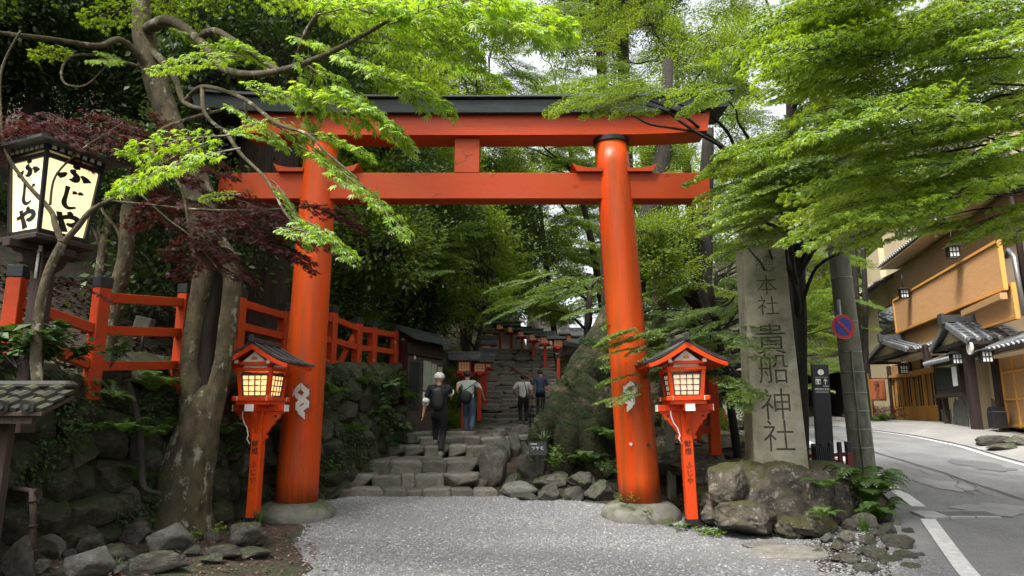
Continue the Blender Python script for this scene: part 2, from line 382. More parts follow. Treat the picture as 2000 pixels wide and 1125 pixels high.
m_grassm = leaf_mat('grass blade', [(0.06, 0.13, 0.02), (0.1, 0.2, 0.025)], [(0.12, 0.24, 0.02), (0.2, 0.32, 0.03)], 0.35)
m_asph = M('worn asphalt', (0.19, 0.19, 0.188), (0.125, 0.125, 0.126), 1.1, 0.85, 0.004, 160, c3=(0.25, 0.25, 0.245), s3=45, t3=(0.55, 0.62))
m_asph2 = M('pale apron paving', (0.26, 0.25, 0.235), (0.20, 0.195, 0.185), 1.6, 0.85, 0.003, 120)
m_line = M('white road paint', (0.62, 0.62, 0.60), (0.42, 0.42, 0.41), 12, 0.7)
m_plaster = M('beige plaster', (0.66, 0.54, 0.36), (0.60, 0.48, 0.31), 2, 0.9, 0.002, 60)
m_blind = M('bamboo blind', (0.47, 0.27, 0.125), (0.40, 0.22, 0.095), 3, 0.6, 0.003, 30, (1, 1, 8))
m_door = M('honey wood', (0.74, 0.38, 0.10), (0.62, 0.29, 0.07), 3, 0.45, 0.002, 20, (8, 8, 0.7))
m_glass = M('window glass', (0.03, 0.035, 0.035), (0.05, 0.06, 0.05), 1.5, 0.05, spec=0.9)
m_metal = M('grey metal', (0.25, 0.26, 0.27), (0.2, 0.2, 0.21), 8, 0.4, metal=0.6)
m_dmetal = M('black metal', (0.012, 0.012, 0.014), (0.02, 0.02, 0.022), 8, 0.4)
m_lamp = M('warm lit paper', (0.9, 0.6, 0.3), (0.85, 0.5, 0.22), 3, 0.6, emis=(1.0, 0.56, 0.22), estr=0.62)
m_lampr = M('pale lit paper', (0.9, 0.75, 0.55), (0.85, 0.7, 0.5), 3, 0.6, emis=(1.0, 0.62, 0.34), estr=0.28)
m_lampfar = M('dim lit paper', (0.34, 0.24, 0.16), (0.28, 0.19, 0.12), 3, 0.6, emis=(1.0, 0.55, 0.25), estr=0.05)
m_sign = M('lit lantern panel', (0.9, 0.8, 0.55), (0.88, 0.78, 0.5), 2, 0.5, emis=(1.0, 0.83, 0.45), estr=0.46)
m_ink = M('black ink', (0.008, 0.008, 0.008), (0.012, 0.012, 0.012), 8, 0.6)
# ---------------------------------------------------------------- the ground
def sm(a, b, x):
    t = min(max((x - a) / (b - a), 0), 1); return t * t * (3 - 2 * t)
def lerp(a, b, t): return a + (b - a) * t
def piece(x, pts):
    if x <= pts[0][0]: return pts[0][1]
    for (a, b), (c, d) in zip(pts, pts[1:]):
        if x <= c: return b + (d - b) * (x - a) / (c - a)
    return pts[-1][1]
def h_road(y): return piece(y, [(0, -0.35), (6, -0.06), (8, 0.1), (11, 0.4), (18, 1.08), (21, 1.24), (26, 1.33), (34, 1.42), (50, 2.1), (90, 3.0)])
def h_court(y): return piece(y, [(9.6, 0), (12.4, 0.2), (13.5, 0.25)])
def h_path(y): return piece(y, [(12.4, 0.2), (15.0, 1.0), (15.3, 1.15), (18.5, 1.16), (23, 1.38), (29.2, 4.05), (34, 4.3)])
WALLX = [(4, -6.1), (8.0, -5.0), (9.5, -4.67), (13.2, -2.95), (14.6, -2.55), (20, -2.4), (40, -2.4)]
def wall_x(y): return piece(y, WALLX)
BANKZ = [(4, 1.9), (8.1, 1.95), (9.5, 2.2), (13.2, 2.33), (14.6, 2.4), (20, 2.9), (30, 4.6)]
def bank_z(y): return piece(y, BANKZ)
def road_left(y): return piece(y, [(4, 3.3), (7.2, 4.5), (10.1, 5.75), (13, 6.55), (17.6, 7.2), (24, 7.4), (60, 7.4)])
def h(x, y):
    wx = wall_x(y)
    rise = max(0, y - 9)
    nz = 0.12 * noise.noise(Vector((x * .6, y * .6, 0))) 
    left = bank_z(y) + max(0, wx - x - 1.0) * 0.62 + nz
    # in front of the wall, and the path
    base = max(h_court(y), 0) if y < 12.4 else h_path(y)
    if y < 12.4:
        c = h_court(y)
        c += 0.1 * sm(-2.6, -3.4, x) * sm(11, 9, y)
        # right mound
        c = lerp(c, lerp(0.05, 1.0, sm(9.6, 13.5, y)), sm(2.6, 4.0, x) * sm(9.8, 11.0, y))
    else:
        mound = lerp(0.35, 1.3, sm(12, 16, y)) + max(0, y - 24) * 0.22
        side = 1.25 + 0 * y
        wright = piece(y, [(12.4, 0.15), (14.5, 0.2), (16, 0.9), (20, 1.3), (23, 1.7), (30, 1.6)])
        c = lerp(h_path(y) - 0.1, max(h_path(y) - .1 if y < 24 else h_path(y), mound), sm(wright, wright + 0.8, x))
        lft = piece(y, [(12.4, -3.2), (13.5, -2.8), (15, -2.5), (20, -1.7)])
        c = lerp(c, max(h_path(y), 0.6), sm(lft + .2, lft - .6, x))
    c = lerp(c, left, sm(wx + 0.12, wx - 0.25, x))
    # the road side
    rl = road_left(y)
    c = lerp(c, h_road(y) - 0.03, sm(rl - 1.7 - (0.8 if y > 14 else 0), rl - 0.9, x))
    if y > 26 and x > 7: c = h_road(y) - 0.03 + max(0, x - 17) * .5 
    # far hills: a steep wooded valley
    far = sm(30, 62, y) * sm(2.5, -3.0, x) * 22 + sm(44, 90, y) * sm(2, 12, x) * 10
    c += far
    c += max(0, x - 22) * 0.6
    if y > 13 and x < 6: c += nz * .6
    return c
NX, NY = 150, 150
def gx(t): return -34 + 74 * t
def warp(t): return 24 * (2 * t - 1) ** 3 + 18 * (2 * t - 1) + 0
def wy(t): return 2 + 26 * t + 70 * t ** 3
fn = lambda u, w: (lambda x, y: Vector((x, y, h(x, y) - 0.004)))(warp(u), wy(w))
g = MB(); g.grid(NX, NY, fn)
g.build('forest_ground', m_soil, kind='structure')
# the land goes on behind the viewer and out to the horizon
g = MB()
def back(u, w):
    x = warp(u) * 1.0; y = -60 + 62 * w
    return Vector((x, y, lerp(h(x, 2.0), h(x, 2.0), 1) - 0.004))
g.grid(60, 8, back); g.build('ground_behind_the_court', m_soil, kind='structure')
g = MB(); g.add([(-400, -400, -3), (400, -400, -3), (400, 400, -3), (-400, 400, -3)], [(0, 1, 2, 3)])
g.build('valley_floor', m_soil, kind='structure')

def road_right(y): return piece(y, [(2, 7.5), (7, 8.6), (10, 9.6), (14.2, 10.05), (16.2, 10.45), (18.8, 10.4), (24, 10.2), (34, 10.2), (40, 9.5), (60, 8)])
def rl2(y): return piece(y, [(2, 1.6), (4, 2.45), (7.2, 3.75), (9, 4.75), (10.1, 5.45), (13, 6.4), (17.6, 7.0), (19, 6.4), (21, 5.2), (30, 4.6), (36, 5.0), (60, 4)])
# gravel court sheet
def court_in(x, y):
    l = piece(y, [(2, -2.3), (6.2, -2.05), (7.5, -1.9), (9, -2.6), (10, -3.6), (11, -4.0), (12.4, -2.6)])
    r = piece(y, [(2, 3.0), (7, 4.2), (8.5, 4.3), (9.2, 3.9), (9.9, 2.8), (11.2, 2.3), (12.4, 0.2)])
    return l, r
m_grav = M('grey gravel', (0.20, 0.20, 0.205), (0.12, 0.12, 0.12), 45, 0.85, 0.012, 70, c3=(0.24, 0.22, 0.19), s3=1.2, t3=(0.55, 0.75))
g = MB()
def cf(u, w):
    y = 1.0 + 11.6 * w; l, r = court_in(u, y); x = lerp(l - .15, r + .15, u)
    return Vector((x, y, h_court(y) + 0.006 + 0.012 * noise.noise(Vector((x * 1.2, y * 1.2, 3)))))
g.grid(60, 80, cf); g.build('gravel_court', m_grav, kind='structure')
# loose chippings
rs = np.random.RandomState(3)
n = 110000
ys = 3.2 + (12.45 - 3.2) * rs.rand(n) ** 1.0
xs = np.empty(n); zs = np.empty(n)
for i in range(n):
    l, r = court_in(0, ys[i]); xs[i] = lerp(l - 0.25 * rs.rand(), r + 0.25 * rs.rand(), rs.rand())
    zs[i] = h_court(ys[i]) + 0.010 + 0.012 * noise.noise(Vector((xs[i] * 1.2, ys[i] * 1.2, 3)))
    if xs[i] > 2.5 and rs.rand() < .5 and ys[i] < 9.3: xs[i] = rs.uniform(2.6, piece(ys[i], [(4, 2.9), (7.2, 4.1), (9.3, 5.1)]))
    if xs[i] > 2.5: zs[i] = max(zs[i], h(xs[i], ys[i]) + .008, h_road(ys[i]) + .016 if xs[i] > rl2(ys[i]) else -9)
tr_ = np.array([noise.noise(Vector((x * .55, y * .8, 9))) for x, y in zip(xs, ys)])
inside = (np.abs(xs) < 0.8 * ys + 0.5) & (rs.rand(n) < np.clip(.72 + 1.6 * tr_, .25, 1)); xs, ys, zs = xs[inside], ys[inside], zs[inside]; n = len(xs)
T = np.array([(1, 0, 0), (0, 1, 0), (-1, 0, 0), (0, -1, 0), (0, 0, 1), (0, 0, -1)], float)
TF = np.array([(0, 1, 4), (1, 2, 4), (2, 3, 4), (3, 0, 4)])
sz = (0.009 + 0.012 * rs.rand(n) ** 2)
V = T[None] * (0.6 + 0.9 * rs.rand(n, 6, 1)) * sz[:, None, None] * np.array([1, 1, .55])
an = rs.rand(n) * 6.28; ca, sa = np.cos(an)[:, None], np.sin(an)[:, None]
V = np.stack([V[..., 0] * ca - V[..., 1] * sa, V[..., 0] * sa + V[..., 1] * ca, V[..., 2]], -1)
V += np.stack([xs, ys, zs], -1)[:, None, :]
F = (TF[None] + (np.arange(n) * 6)[:, None, None]).reshape(-1, 3)
def grain_mat(name, cols):
    m = bpy.data.materials.new(name); m.use_nodes = True; nt = m.node_tree; b = nt.nodes['Principled BSDF']
    g_ = nt.nodes.new('ShaderNodeNewGeometry')
    nt.links.new(ramp(nt, g_.outputs['Random Per Island'], cols), b.inputs['Base Color']); b.inputs['Roughness'].default_value = 0.8
    return m
m_chip = grain_mat('gravel chips', [(0, (0.10, 0.10, 0.105)), (0.4, (0.17, 0.17, 0.178)), (0.8, (0.24, 0.24, 0.24)), (0.96, (0.29, 0.285, 0.27)), (1, (0.42, 0.42, 0.40))])
obj('gravel', np_mesh('gravel', V.reshape(-1, 3), F, m_chip), kind='stuff')

# fallen leaves on the soil
def scatter_leaves(name, n, fx, seed, s0=0.02, s1=0.05):
    r_ = np.random.RandomState(seed); V = []; F = []
    for i in range(n):
        x, y = fx(r_); z = h(x, y) + 0.012 + 0.02 * r_.rand()
        s = s0 + (s1 - s0) * r_.rand(); a = r_.rand() * 6.28; w = .45
        d = Vector((math.cos(a), math.sin(a), r_.uniform(-.4, .4))) * s; e = Vector((-math.sin(a), math.cos(a), r_.uniform(-.5, .5))) * s * w
        p = Vector((x, y, z)); o = len(V)
        V += [p - d, p + e, p + d, p - e]; F.append((o, o + 1, o + 2, o + 3))
    return obj(name, np_mesh(name, np.array([tuple(v) for v in V]), np.array(F), m_dleafg), kind='stuff')
m_dleafg = grain_mat('dry leaves', [(0, (0.04, 0.022, 0.014)), (0.6, (0.09, 0.045, 0.026)), (0.93, (0.16, 0.09, 0.055)), (1, (0.26, 0.19, 0.12))])
def fx1(r):
    y = r.uniform(4.5, 11); x = r.uniform(max(wall_x(y) - .1, -.8 * y), court_in(0, y)[0] + .1); return x, y
scatter_leaves('fallen_leaves', 3600, fx1, 5, .012, .035)
def fx2(r):
    y = r.uniform(9, 16); wx = wall_x(y); return wx - .3 - 3.5 * r.rand() ** 1.5, y
scatter_leaves('fallen_leaves', 5000, fx2, 6, .03, .07)
def fx3(r):
    x = r.uniform(.4, 5.2); return x, r.uniform(12.9 if x < 2.6 else 10.8, 18)
scatter_leaves('fallen_leaves', 4000, fx3, 8, .025, .06)

# road, kerbless edge, apron, lines
g = MB(); g.grid(24, 110, lambda u, w: (lambda y: Vector((lerp(rl2(y), road_right(y) + .1, u), y, h_road(y) + .012)))(-12 + 76 * w))
g.build('road', m_asph, kind='structure')
def s_line(name, fx, y0, y1, w, n=60, mat=m_line, dz=.020):
    g = MB(); g.grid(1, n, lambda u, t: (lambda y: Vector((fx(y) + (u - .5) * w, y, h_road(y) + dz)))(lerp(y0, y1, t)))
    return g.build(name, mat, kind='structure')
s_line('road_marking', lambda y: road_left(y) + .02, 3.0, 9.35, .2, 40)
s_line('road_marking', lambda y: road_left(y) + .02, 10.05, 25, .2, 60)
s_line('road_marking', lambda y: road_right(y) - .12, 4, 30, .12, 70)
g = MB()
for k in range(30):
    a = k / 30; b = (k + 1) / 30
    q = lambda t: Vector((lerp(8.05, 7.3, t) + .03 * math.sin(t * 19) + .02 * math.sin(t * 47), lerp(17.5, 6.5, t), 0))
    for p0, p1 in ((q(a), q(b)),):
        v = [Vector((p.x + s_, p.y, h_road(p.y) + .030)) for p, s_ in ((p0, -.016), (p1, -.016), (p1, .016), (p0, .016))]
        g.add(v, [(0, 1, 2, 3)])
g.build('asphalt_seam', m_ink, kind='structure')
# patches of newer asphalt
m_patch = M('darker asphalt patch', (0.13, 0.13, 0.132), (0.11, 0.11, 0.112), 2, 0.85, 0.004, 160)
m_patchl = M('paler asphalt patch', (0.25, 0.25, 0.245), (0.19, 0.19, 0.188), 2, 0.85, 0.004, 160)
for (cx, cy_, a, b, mt) in ((7.1, 11.6, .30, .5, m_patchl), (6.75, 9.9, .5, .34, m_patchl), (9.0, 13.5, .4, .6, m_patch)):
    g = MB(); n = 34
    vs = [Vector((cx + a * math.cos(t) * (1 + .7 * noise.noise(Vector((math.cos(t) * 2, math.sin(t) * 2, cx)))), cy_ + b * math.sin(t) * (1 + .7 * noise.noise(Vector((math.cos(t) * 2, math.sin(t) * 2, cy_)))), 0)) for t in [k * 6.283 / n for k in range(n)]]
    for v in vs: v.z = h_road(v.y) + .021
    g.add(vs, [tuple(range(n))]); g.build('asphalt_patch', mt, kind='structure')
r9 = random.Random(12)
g = MB()
for k in range(9):
    x = r9.uniform(5.6, 9.6); y = r9.uniform(7.5, 17); a = r9.uniform(0, 6.28)
    for q in range(r9.randint(8, 22)):
        a += r9.uniform(-.6, .6); x2 = x + .09 * math.cos(a); y2 = y + .09 * math.sin(a) * 1.4; nx_, ny_ = -math.sin(a) * .006, math.cos(a) * .006
        g.add([(x + nx_, y + ny_, h_road(y) + .024), (x - nx_, y - ny_, h_road(y) + .024), (x2 - nx_, y2 - ny_, h_road(y2) + .024), (x2 + nx_, y2 + ny_, h_road(y2) + .024)], [(0, 1, 2, 3)]); x, y = x2, y2
g.build('asphalt_crack', m_ink, kind='structure')
# drain: steel-edged concrete covers
m_cover = M('pale cast cover', (0.34, 0.34, 0.325), (0.27, 0.27, 0.26), 6, .8, .004, 60)
dr = empty('drain_cover', 'grey grated drain cover set in the road beside the gap in the white line', 'drain cover')
y0 = 9.55; x0 = 5.42; x1 = 6.45
for k in range(3):
    a = lerp(x0, x1, k / 3); b = lerp(x0, x1, (k + 1) / 3)
    g = MB(); g.box(((a + b) / 2, y0, h_road(y0) + .026), (b - a - .02, .34, .03), Matrix.Rotation(R(5.8), 3, 'X'), ch=.004)
    g.build('cover_slab', m_cover, dr)
g = MB()
for k in range(26):
    x = lerp(x0 + .36, x1 - .03, k / 25); g.box((x, y0, h_road(y0) + .042), (.012, .26, .006), Matrix.Rotation(R(5.8), 3, 'X'))
g.build('grating', m_metal, dr, kind='stuff')
# pale apron in front of the inn
g = MB(); g.grid(16, 60, lambda u, w: (lambda y: Vector((lerp(road_right(y) + .05, 20, u), y, h_road(y) + .03 + .12 * sm(.0, .05, u))))(2 + 42 * w))
g.build('pavement', m_asph2, kind='structure')
# plaza behind the stele
g = MB(); g.grid(10, 20, lambda u, w: (lambda y: Vector((lerp(3.0, 7.1, u), y, max(h(lerp(3.0, 7.1, u), y), h_road(y)) + .02)))(17.6 + 8 * w))
g.build('plaza_paving', m_asph2, kind='structure')
def gp(px, py, y0=4.0, y1=60):
    """where the sight line through a surveyed point meets the ground"""
    y = y0; d = at(px, py, 1.0) - cam.location
    while y < y1:
        p = cam.location + d * y
        if p.z <= h(p.x, p.y): return Vector((p.x, p.y, h(p.x, p.y)))
        y += 0.05
    return cam.location + d * y1
# ---------------------------------------------------------------- stone shapes
def rockmesh(name, seed, p=2.6, cuts=9, sub=3, amp=0.10, mat=None, flatbottom=False):
    bm = bmesh.new(); bmesh.ops.create_icosphere(bm, subdivisions=sub, radius=1)
    r_ = random.Random(seed); pl = []
    for _ in range(cuts):
        n = Vector((r_.gauss(0, 1), r_.gauss(0, 1), r_.gauss(0, .8))).normalized(); pl.append((n, r_.uniform(.60, .95)))
    for v in bm.verts:
        c = v.co.normalized(); k = (abs(c.x) ** p + abs(c.y) ** p + abs(c.z) ** p) ** (-1 / p); q = c * k
        for n, d in pl:
            e = q.dot(n) - d
            if e > 0: q -= n * e
        nz = noise.noise(c * 1.7 + Vector((seed * 3.1, 0, 0))) * amp + noise.noise(c * 4.5 + Vector((0, seed, 0))) * amp * .45
        v.co = q * (1 + nz)
    for f in bm.faces: f.smooth = True
    me = bpy.data.meshes.new(name); bm.to_mesh(me); bm.free(); me.materials.append(mat); return me
ROCK = [rockmesh('rock', i, 3.0, 16, 4, .13, m_rock) for i in range(7)]
WALLST = [rockmesh('stone', 20 + i, 4.5, 9, 4, .10, m_wall) for i in range(7)]
SLAB = [rockmesh('step_stone', 40 + i, 9.0, 2, 4, .045, m_step) for i in range(6)]
FLATR = [rockmesh('flat_stone', 60 + i, 4.5, 10, 4, .10, m_flat) for i in range(4)]
def stone(me, c, d, rz=0, parent=None, name='stone', tilt=0.0, **kw):
    o = obj(name, me, parent, loc=c, rot=(rnd.uniform(-tilt, tilt), rnd.uniform(-tilt, tilt), rz), scale=(d[0] / 2, d[1] / 2, d[2] / 2), **kw)
    return o

# ---------------------------------------------------------------- the gate
tg = empty('torii_gate', 'large vermilion wooden gate with black top beam spanning the gravel approach', 'gate', (-.66, 10.8, 0))
def G(x, y, z): return (x + .66, y - 10.8, z)
for (xb, xt) in ((-3.28, -3.20), (1.955, 1.66)):
    g = MB(); n = 14
    pts = [Vector((lerp(xb, xt, k / n), 10.8, lerp(.25, 6.05, k / n))) for k in range(n + 1)]
    r = [lerp(.318, .275, k / n) for k in range(n + 1)]
    c = pts[0].copy()
    g.tube([Vector((p.x - c.x, 0, p.z)) for p in pts], r, 40)
    p = g.build('pillar', m_torii, tg); p.location = G(c.x, 10.8, 0)
    g = MB(); g.tube([(0, 0, 0), (0, 0, .075)], .296, 40, smooth=False); q = g.build('pillar_cap', m_black, tg); q.location = G(xt, 10.8, 6.052)
    bevel(q, .008, 2) if False else None
    g = MB(); prof = [(.0, .60), (.05, .61), (.14, .58), (.21, .50), (.255, .42), (.262, .0)]
    vs = []; S_ = 36
    for z, r_ in [(-.12, .61)] + prof:
        for k in range(S_):
            a = 6.2832 * k / S_; rr = r_ * (1 + .03 * noise.noise(Vector((math.cos(a) * 2, math.sin(a) * 2, z * 3 + xb)))); vs.append((rr * math.cos(a), rr * math.sin(a), z))
    fs = [(i * S_ + k, i * S_ + (k + 1) % S_, (i + 1) * S_ + (k + 1) % S_, (i + 1) * S_ + k) for i in range(len(prof)) for k in range(S_)]
    g.add(vs, fs, 0, True); b = g.build('base_stone', m_conc, tg); b.location = G(xb, 10.8, .05)
def sori(x): # upward sweep of the top beams
    t = abs(x + .83) / 4.45; return .03 * t * t + .09 * max(0, (t - .6) / .4) ** 2
def curved_beam(x0, x1, z0, z1, y0, y1, name, mat, endtilt=0.0, topgrow=0.0, n=28):
    g = MB(); vs = []
    for k in range(n + 1):
        t = k / n; x = lerp(x0, x1, t); s_ = sori(x)
        e = endtilt * (1 if t == 1 else -1 if t == 0 else 0)
        for (yy, zz, a) in ((y0, z0, 0), (y1, z0, 0), (y1, z1, 1), (y0, z1, 1)):
            vs.append(G(x + e * a, yy, zz + s_ + topgrow * a * abs(x + .83) / 4.4))
    fs = [(3, 2, 1, 0), tuple(n * 4 + i for i in range(4))]
    for k in range(n):
        for i in range(4):
            j = (i + 1) % 4; fs.append((k * 4 + i, k * 4 + j, k * 4 + 4 + j, k * 4 + 4 + i))
    g.add(vs, fs); o = g.build(name, mat, tg); fixn(o); bevel(o, .006, 2) if False else None; return o
curved_beam(-4.43, 3.22, 6.125, 6.47, 10.55, 11.05, 'lower_top_beam', m_beam, .06)
curved_beam(-5.2, 3.55, 6.472, 6.685, 10.44, 11.16, 'top_beam', m_black, .10, .03)
curved_beam(-5.30, 3.66, 6.722, 6.742, 10.38, 11.22, 'roof_sheet', m_copper, .03, .03)
g = MB(); g.box((0, 0, 0), (8.05, .32, .45), ch=.012); o = g.build('tie_beam', m_tie, tg); o.location = G(-.785, 10.81, 5.285)
g = MB(); g.box((0, 0, 0), (.41, .30, .605), ch=.006); o = g.build('centre_strut', m_tie, tg); o.location = G(-.743, 10.80, 5.815)
for px_ in (-3.21, 1.68):
    for s_ in (-1, 1):
        g = MB(); poly = [(.20, -.47), (.38, -.47), (.45, .03), (.68, .13), (.66, .0), (.44, -.02)] 
        poly = [(.20, 0), (.62, 0), (.70, .14), (.62, .10), (.45, .065), (.20, .06)]
        g.prism([(x * s_, z) for x, z in poly], -.23, .23, lambda x, z, hh: (x, hh, z))
        o = g.build('wedge', m_tie, tg); fixn(o); o.location = G(px_, 10.81, 5.512)
# shrinkage patches / repair plugs on the right pillar
g = MB(); g.tube([(0, 0, 0), (0, -.012, 0)], .022, 12); o = g.build('repair_plug', m_white, tg); o.location = G(1.78, 10.8 - .312, 1.17)
g = MB(); g.tube([(0, 0, 0), (0, -.012, 0)], .028, 12); o = g.build('repair_plug', m_wood, tg); o.location = G(2.05, 10.8 - .30, 1.16)

# paper streamers tied to the pillars, on a straw rope
def shide(name, label, x, z, s=1.0, flip=1):
    e = empty(name, label, 'paper streamer', (x, 10.8 - .335, z))
    g = MB(); u_ = .085 * s
    # two strips of paper folded into zigzags: each fold a leaning square hanging below the last
    def sq(cx, cz, lean, y):
        q = [(-.62, .30 - lean), (.62, .30 + lean), (.62, -.62 + lean), (-.62, -.62 - lean)]
        P = [(cx + x_ * u_ * flip, y - .012 * (x_ > 0), cz + z_ * u_ * 1.25) for x_, z_ in q]
        g.add(P + [(x_, y_ + .0015, z_) for x_, y_, z_ in P], [(0, 1, 2, 3), (7, 6, 5, 4), (0, 4, 5, 1), (1, 5, 6, 2), (2, 6, 7, 3), (3, 7, 4, 0)])
    for (cx, cz, ln) in ((-.75, .1, .45), (.55, .25, -.42), (-.35, -1.05, -.42), (.85, -.75, .42), (-.1, -2.05, .40), (.95, -1.85, -.42), (-.15, -3.1, -.42), (.75, -2.75, .42), (.35, -3.75, -.4)):
        sq(cx * u_ * flip, cz * u_, ln, -.012 - .006 * (cx > .3))
    o = g.build('folded_paper', m_paper, e); fixn(o)
    g = MB(); rs_ = random.Random(4)
    for k in range(14):
        a = rs_.uniform(-.16, .16); g.tube([(a * .6, .0, .07), (a, -.02, .02), (a * 1.3, -.015, -.1 - rs_.random() * .3)], .0035, 4)
    g.build('straw', m_twig, e); return e
shide('paper_streamer', 'folded white paper streamer on the left gate pillar beside the lit lantern', -3.20, 1.98, 1.05)
shide('paper_streamer', 'folded white paper streamer on the right gate pillar partly behind maple leaves', 1.80, 2.02, .9, -1)

# ---------------------------------------------------------------- the red lanterns
def lantern(label, loc, rz, lit, tilt=(0, 0), group=None):
    e = empty('red_lantern', label, 'lantern', loc, rz, group); e.rotation_euler = (tilt[0], tilt[1], rz)
    g = MB(); g.box((0, 0, .875), (.165, .165, 1.75), ch=.012); post = g.build('post', m_red, e)
    g = MB(); g.box((0, 0, .045), (.178, .178, .09)); g.build('post_shoe', m_dmetal, post)
    # inscription running down the post front
    for body, zc, sz in (('献燈', 1.14, .108), ('ふじや', .76, .112)):
        me = text_mesh(body, sz, .004, vertical=True, gap=1.05); me.materials.append(m_ink); o = obj('lettering', me, post, loc=(-.005, -.0855, zc))
    for s_ in (-1, 1):
        g = MB()
        prof = [(.08, 0), (.40, 0), (.40, -.025), (.345, -.06), (.325, -.12), (.27, -.15), (.25, -.20), (.195, -.25), (.165, -.31), (.12, -.36), (.155, -.385), (.15, -.42), (.105, -.43), (.08, -.50)]
        g.prism([(x * s_, z) for x, z in prof], -.028, .028, lambda x, z, hh: (x, hh, z + 1.69))
        br = g.build('bracket', m_red, e); fixn(br)
        g = MB(); g.tube([(.27 * s_, -.031, 1.61), (.27 * s_, -.024, 1.61)], .02, 10); g.build('carved_eye', m_cap, br)
        g = MB(); g.prism([(x * s_, z) for x, z in [(.10, 0), (.27, 0), (.26, -.05), (.16, -.20), (.10, -.33)]], -.028, .028, lambda x, z, hh: (hh, x, z + 1.69)); fixn(g.build('bracket', m_red, e))
    g = MB(); g.box((0, 0, 1.735), (.86, .14, .10), ch=.006); arm = g.build('shelf', m_red, e)
    g = MB(); g.box((0, 0, 1.735), (.14, .72, .098), ch=.006); arm2 = g.build('shelf', m_red, e)
    for s_ in (-1, 1):
        g = MB(); g.box((s_ * .432, 0, 1.735), (.012, .144, .104)); g.build('end_cap', m_white, arm)
        g = MB(); g.box((0, s_ * .362, 1.735), (.144, .012, .104)); g.build('end_cap', m_white, arm2)
    g = MB(); g.box((0, 0, 1.818), (.56, .56, .07), ch=.006); g.box((0, 0, 1.785), (.36, .36, .03)); g.build('plinth', m_red, e)
    rails = MB()
    for a in range(4):
        m3 = Matrix.Rotation(a * math.pi / 2, 3, 'Z'); rails.box(m3 @ Vector((0, -.275, 1.875)), (.66, .065, .065), m3, ch=.004)
    rl = rails.build('base_rail', m_red, e)
    for a in range(4):
        m3 = Matrix.Rotation(a * math.pi / 2, 3, 'Z')
        for s_ in (-1, 1):
            g = MB(); g.box(m3 @ Vector((s_ * .262, -.311, 1.877)), (.058, .012, .066), m3); g.build('end_cap', m_white, rl)
    z0, z1 = 1.905, 2.255; b0, b1 = .225, .265       # body flares upward
    for sx in (-1, 1):
        for sy in (-1, 1):
            g = MB(); g.beam((sx * b0, sy * b0, z0), (sx * b1, sy * b1, z1 + .05), .055, .055, up=(0, 1, 0), ch=.004); g.build('corner_post', m_red, e)
    pane = MB(); pane.box((0, 0, 0), (.083, .006, .066)); pane_me = pane.mesh('pane', lit)
    for a in range(4):
        m3 = Matrix.Rotation(a * math.pi / 2, 3, 'Z')
        F = lambda x, z, d=0: m3 @ Vector((x, -(lerp(b0, b1, (z - z0) / (z1 - z0)) - .005 + d), z))
        wf = MB()
        for x in (-.195, .195): wf.beam(F(x * .98, z0), F(x * 1.12, z1), .026, .02, up=m3 @ Vector((0, -1, 0)))
        for z in (z0 + .013, z1 - .013): wf.beam(F(-.21, z), F(.21, z), .026, .02, up=m3 @ Vector((0, -1, 0)))
        w_ = wf.build('window', m_dframe, e)
        lt = MB()
        for k in range(1, 4):
            z = lerp(z0, z1, k / 4); lt.beam(F(-.2, z, .006), F(.2, z, .006), .010, .010, up=m3 @ Vector((0, -1, 0)))
            x = lerp(-.19, .19, k / 4); lt.beam(F(x, z0 + .02, .007), F(x * 1.06, z1 - .02, .007), .010, .010, up=m3 @ Vector((0, -1, 0)))
        lt.build('lattice', m_dframe, w_)
        tl = math.atan2(b1 - b0, z1 - z0)
        for i in range(4):
            for j in range(4):
                p = F(lerp(-.148, .148, i / 3), lerp(z0 + .045, z1 - .045, j / 3), -.012)
                obj('pane', pane_me, w_, loc=p, rot=(tl, 0, a * math.pi / 2))
    g = MB(); g.box((0, 0, 2.325), (.60, .60, .05), ch=.005); g.build('lintel', m_red, e)
    g = MB()
    for a in range(4):
        m3 = Matrix.Rotation(a * math.pi / 2, 3, 'Z'); g.prism([(-.20, 2.352), (.20, 2.352), (.17, 2.40), (-.17, 2.40)], .262, .268, lambda x, z, hh: m3 @ Vector((x, -hh, z)))
    g.build('white_panel', m_white, e)
    g = MB(); g.box((0, 0, 2.375), (.50, .50, .05)); g.build('upper_box', m_red, e)
    g = MB(); g.box((0, -.30, 2.415), (.56, .05, .05), ch=.004); g.box((0, .30, 2.415), (.56, .05, .05), ch=.004)
    g.box((-.26, 0, 2.44), (.05, .74, .045), ch=.004); g.box((.26, 0, 2.44), (.05, .74, .045), ch=.004); cr = g.build('cross_beam', m_red, e)
    for s_ in (-1, 1):
        g = MB(); g.box((s_ * .262, -.375, 2.44), (.056, .010, .056)); g.build('end_cap', m_white, cr)
    g = MB(); g.prism([(-.2, 2.44), (.2, 2.44), (.0, 2.60)], -.31, .31, lambda x, z, hh: (x, hh, z)); fixn(g.build('gable_panel', m_white, e))
    g = MB(); g.prism([(-.05, 2.475), (.05, 2.475), (.035, 2.51), (0, 2.53), (-.035, 2.51)], -.325, -.312, lambda x, z, hh: (x, hh, z)); fixn(g.build('ornament', m_gold, e))
    # roof: two concave slopes
    def prof(t): return (.61 * t, 2.735 - .325 * (1 - (1 - t) ** 1.45) - .0)
    def rz_(t): return 2.74 - .40 * t + .085 * t * t * t
    yf, yb = -.40, .46
